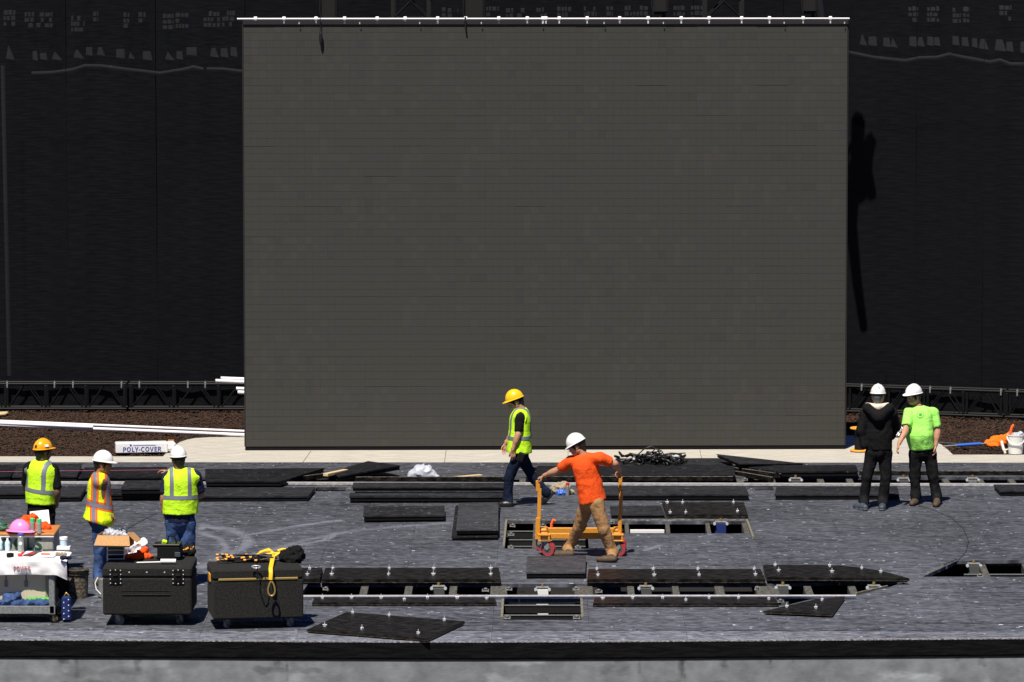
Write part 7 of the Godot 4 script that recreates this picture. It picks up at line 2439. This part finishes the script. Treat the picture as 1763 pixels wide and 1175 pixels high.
func build_beyond_deck() -> void:
	# long carton with print
	var a := Vector3(-6.891, 0.000, 0.696)
	var e := Vector3(-6.118, 0.000, 0.577)
	var o := thing("long_carton", "long white carton printed in blue, lying at the edge of the mulch", "carton", a, atan2(-(e - a).z, (e - a).x))
	var L := 0.97
	var b := B.new()
	b.box(Vector3(L * 0.43, 0.085, -0.12), Vector3(L * 0.86, 0.165, 0.24), 0.012)
	obj("body", b, M.white_plastic, o)
	b = B.new()
	b.box(Vector3(L * 0.9, 0.095, -0.12), Vector3(L * 0.2, 0.13, 0.2), 0.03, Basis.from_euler(Vector3(0, 0, 0.06)))
	obj("end_wrap", b, M.sheet, o)
	lettering("POLY-COVER", 0.075, 0.003, o, M.print_blue, Transform3D(Basis(), Vector3(0.42, 0.062, 0.002)))
	b = B.new()
	b.box(Vector3(0.46, 0.125, 0.0015), Vector3(0.36, 0.008, 0.003))
	b.box(Vector3(0.24, 0.13, 0.0015), Vector3(0.03, 0.03, 0.003), 0.0, Basis(Vector3.BACK, 0.5))
	obj("printed_line", b, M.print_blue, o)
	b = B.new()
	b.box(Vector3(0, 0.02, 0), Vector3(0.1, 0.03, 0.1), 0.006)
	tick("wood_block", "small brown wood block behind the carton's right end", "block", M.wood_brown, b, Vector3(-6.125, 0.000, -0.856))
	# white pipes lying along the mulch
	for q in [[Vector3(-9.827, 0.030, -3.727), Vector3(-4.807, 0.030, -2.017), "long white pipe lying on the mulch, the farther of the close pair", 0.024], [Vector3(-9.763, 0.030, -3.179), Vector3(-4.778, 0.030, -1.532), "long white pipe lying on the mulch, the nearer of the close pair", 0.028], [Vector3(-9.762, 0.060, -3.175), Vector3(-7.541, 0.060, -2.417), "shorter white pipe resting on the long pair at the left", 0.026]]:
		b = B.new()
		b.cyl(q[0], q[1], q[3], -1, 12)
		tag(obj("white_pipe", b, M.white_pipe), q[2], "pipe", "white pipes")
	for k in 4:
		b = B.new()
		var y0: float = [0.83, 0.8, 0.68, 0.63][k]
		var x0: float = [-5.42, -5.5, -5.15, -5.12][k]
		b.cyl(Vector3(x0, y0 + 0.03, -2.6 + 0.1 * k), Vector3(x0 + 1.6, y0 - 0.03, -2.6 + 0.1 * k), 0.03, -1, 12)
		tag(obj("white_pipe", b, M.white_pipe), ["topmost white pipe end jutting out behind the screen's left edge", "longest white pipe end jutting out behind the screen's left edge", "short white pipe end under the pair behind the screen's left edge", "lowest white pipe end behind the screen's left edge"][k], "pipe", "white pipes")
	o = thing("pipe_rack", "dark stand that holds the white pipes behind the screen", "rack", Vector3(-4.4, 0, -2.5))
	b = B.new()
	for x in [0.0, 0.5]:
		b.bar(Vector3(x, -0.05, 0), Vector3(x, 0.6, 0), 0.05, 0.05, 0.004)
	obj("post", b, M.steel_black, o)
	b = B.new()
	b.bar(Vector3(-0.2, 0.58, 0.02), Vector3(0.7, 0.58, 0.02), 0.05, 0.05, 0.004)
	obj("crossbar", b, M.steel_black, o)
	for k in 3:
		b = B.new()
		b.box(Vector3(0, 0.012, 0), Vector3(0.3, 0.02, 0.1), 0.003, Basis(Vector3.UP, 0.3 + 0.2 * k))
		tick("wood_lath", ["pale wood lath at the far left foot of the truss", "second pale lath below the first at the far left", "third pale lath nearest the white pipes at the far left"][k], "lath", M.lumber, b, Vector3(-9.392, 0.000, -4.935) + Vector3(0.0, 0.0, 0.16 * k), 0.0, "wood laths")
	# right side: spool, foil, orange cloth, pole, tube and bucket
	o = thing("cable_spool", "cable spool with amber flanges beside the black hoodie", "spool", Vector3(5.055, 0.000, 0.270))
	b = B.new()
	b.lathe([Vector2(0, 0), Vector2(0.15, 0), Vector2(0.155, 0.012), Vector2(0.15, 0.024), Vector2(0.07, 0.024)], Vector3.ZERO, 24)
	obj("lower_flange", b, M.orange_tip, o)
	b = B.new()
	b.cyl(Vector3(0, 0.024, 0), Vector3(0, 0.36, 0), 0.08, -1, 16)
	obj("drum", b, M.rubber, o)
	b = B.new()
	b.lathe([Vector2(0.07, 0.36), Vector2(0.15, 0.36), Vector2(0.155, 0.372), Vector2(0.15, 0.384), Vector2(0, 0.384)], Vector3.ZERO, 24)
	obj("upper_flange", b, M.orange_tip, o)
	var p := Vector3(5.813, 0.000, -1.694)
	crumpled("foil_bundle", "silvery crumpled foil lying between the two talking men", "foil", [pr(p + Vector3(-0.06, 0.06, 0), p + Vector3(0.06, 0.06, 0), 0.07, 0.06), pr(p + Vector3(-0.05, 0.12, 0), p + Vector3(0.04, 0.12, 0), 0.05, 0.05)], M.foil, 0.05, 9.0)
	p = Vector3(7.382, 0.000, -0.440)
	crumpled("orange_cloth", "bright orange cloth heaped beside the white bucket", "cloth", [pr(p + Vector3(-0.2, 0.04, 0), p + Vector3(0.04, 0.06, 0), 0.04, 0.06), pr(p + Vector3(-0.1, 0.09, -0.05), p + Vector3(0.12, 0.12, -0.05), 0.06, 0.06), pr(p + Vector3(0.1, 0.12, 0), p + Vector3(0.17, 0.18, 0), 0.055, 0.03), pr(p + Vector3(-0.16, 0.02, 0.08), p + Vector3(-0.05, 0.02, 0.08), 0.03, 0.03)], M.orange_hi, 0.035, 3.5, 0.012)
	o = thing("tool_pole", "blue-sleeved tool pole lying on the mulch left of the orange cloth", "pole", Vector3(6.448, 0.000, -0.201))
	var tip := Vector3(7.165, 0.050, -0.340) - Vector3(6.448, 0.000, -0.201)
	b = B.new()
	b.cyl(Vector3(0, 0.02, 0), tip, 0.014, -1, 8)
	obj("rod", b, M.grey_steel, o)
	b = B.new()
	b.cyl(tip * 0.3 + Vector3(0, 0.015, 0), tip * 0.85 + Vector3(0, 0.005, 0), 0.026, -1, 10)
	obj("sleeve", b, M.blue, o)
	b = B.new()
	b.cyl(Vector3(6.710, 0.020, 0.038), Vector3(7.477, 0.020, 0.340), 0.012, -1, 8)
	tag(obj("dark_rod", b, M.steel_black), "thin dark rod lying on the mulch below the tool pole", "rod")
	b = B.new()
	b.tube([Vector3(6.382, 0.000, -0.903), Vector3(6.620, 0.020, -0.583), Vector3(6.844, 0.000, -0.436)], 0.012, 6)
	tag(obj("grey_hose", b, M.grey_dark), "thin grey hose on the mulch right of the lime shirt", "hose")
	o = thing("caulk_tube", "white sealant tube with a yellow nozzle leaning by the bucket", "tube", Vector3(7.373, 0.000, 0.559))
	b = B.new()
	b.cyl(Vector3(-0.02, 0.05, 0), Vector3(-0.06, 0.2, -0.02), 0.024, -1, 12)
	obj("cartridge", b, M.white, o)
	b = B.new()
	b.cyl(Vector3(-0.02, 0.05, 0), Vector3(0.07, 0.07, 0.0), 0.02, 0.008, 10)
	b.cyl(Vector3(0.0, 0.0, 0.02), Vector3(-0.01, 0.05, 0.01), 0.022, -1, 10)
	obj("nozzle", b, M.cream, o)
	o = thing("white_bucket", "translucent white bucket with a wire handle at the right edge", "bucket", Vector3(7.541, 0.000, 0.558))
	b = B.new()
	b.lathe([Vector2(0, 0), Vector2(0.115, 0), Vector2(0.132, 0.29), Vector2(0.14, 0.29), Vector2(0.14, 0.305), Vector2(0.128, 0.305), Vector2(0.11, 0.02), Vector2(0, 0.02)], Vector3.ZERO, 28)
	obj("bucket_body", b, M.translucent, o)
	b = B.new()
	var arc := []
	for k in 13:
		var an := PI + PI * k / 12.0
		arc.append(Vector3(0.145 * cos(an), 0.28 + 0.13 * sin(an), 0.05 + 0.09 * -sin(an)))
	b.tube(arc, 0.009, 6)
	obj("bail", b, M.white_plastic, o)
	crumpled("rag", "pale rag stuffed in the white bucket", "rag", [pr(Vector3(7.569, 0.000, 0.558) + Vector3(-0.03, 0.27, 0), Vector3(7.569, 0.000, 0.558) + Vector3(0.05, 0.29, 0), 0.06, 0.05)], M.bag_white, 0.03, 12.0)
	b = B.new()
	b.tube([Vector3(0, 0.25, 0), Vector3(0.0, 0.36, 0), Vector3(0.025, 0.43, 0), Vector3(0.05, 0.455, 0)], 0.026, 8, 0.022)
	tick("orange_tool", "curved orange tool handle standing in the white bucket", "tool", M.trim_orange, b, Vector3(7.466, 0.000, 0.558) + Vector3(0, 0, -0.05))
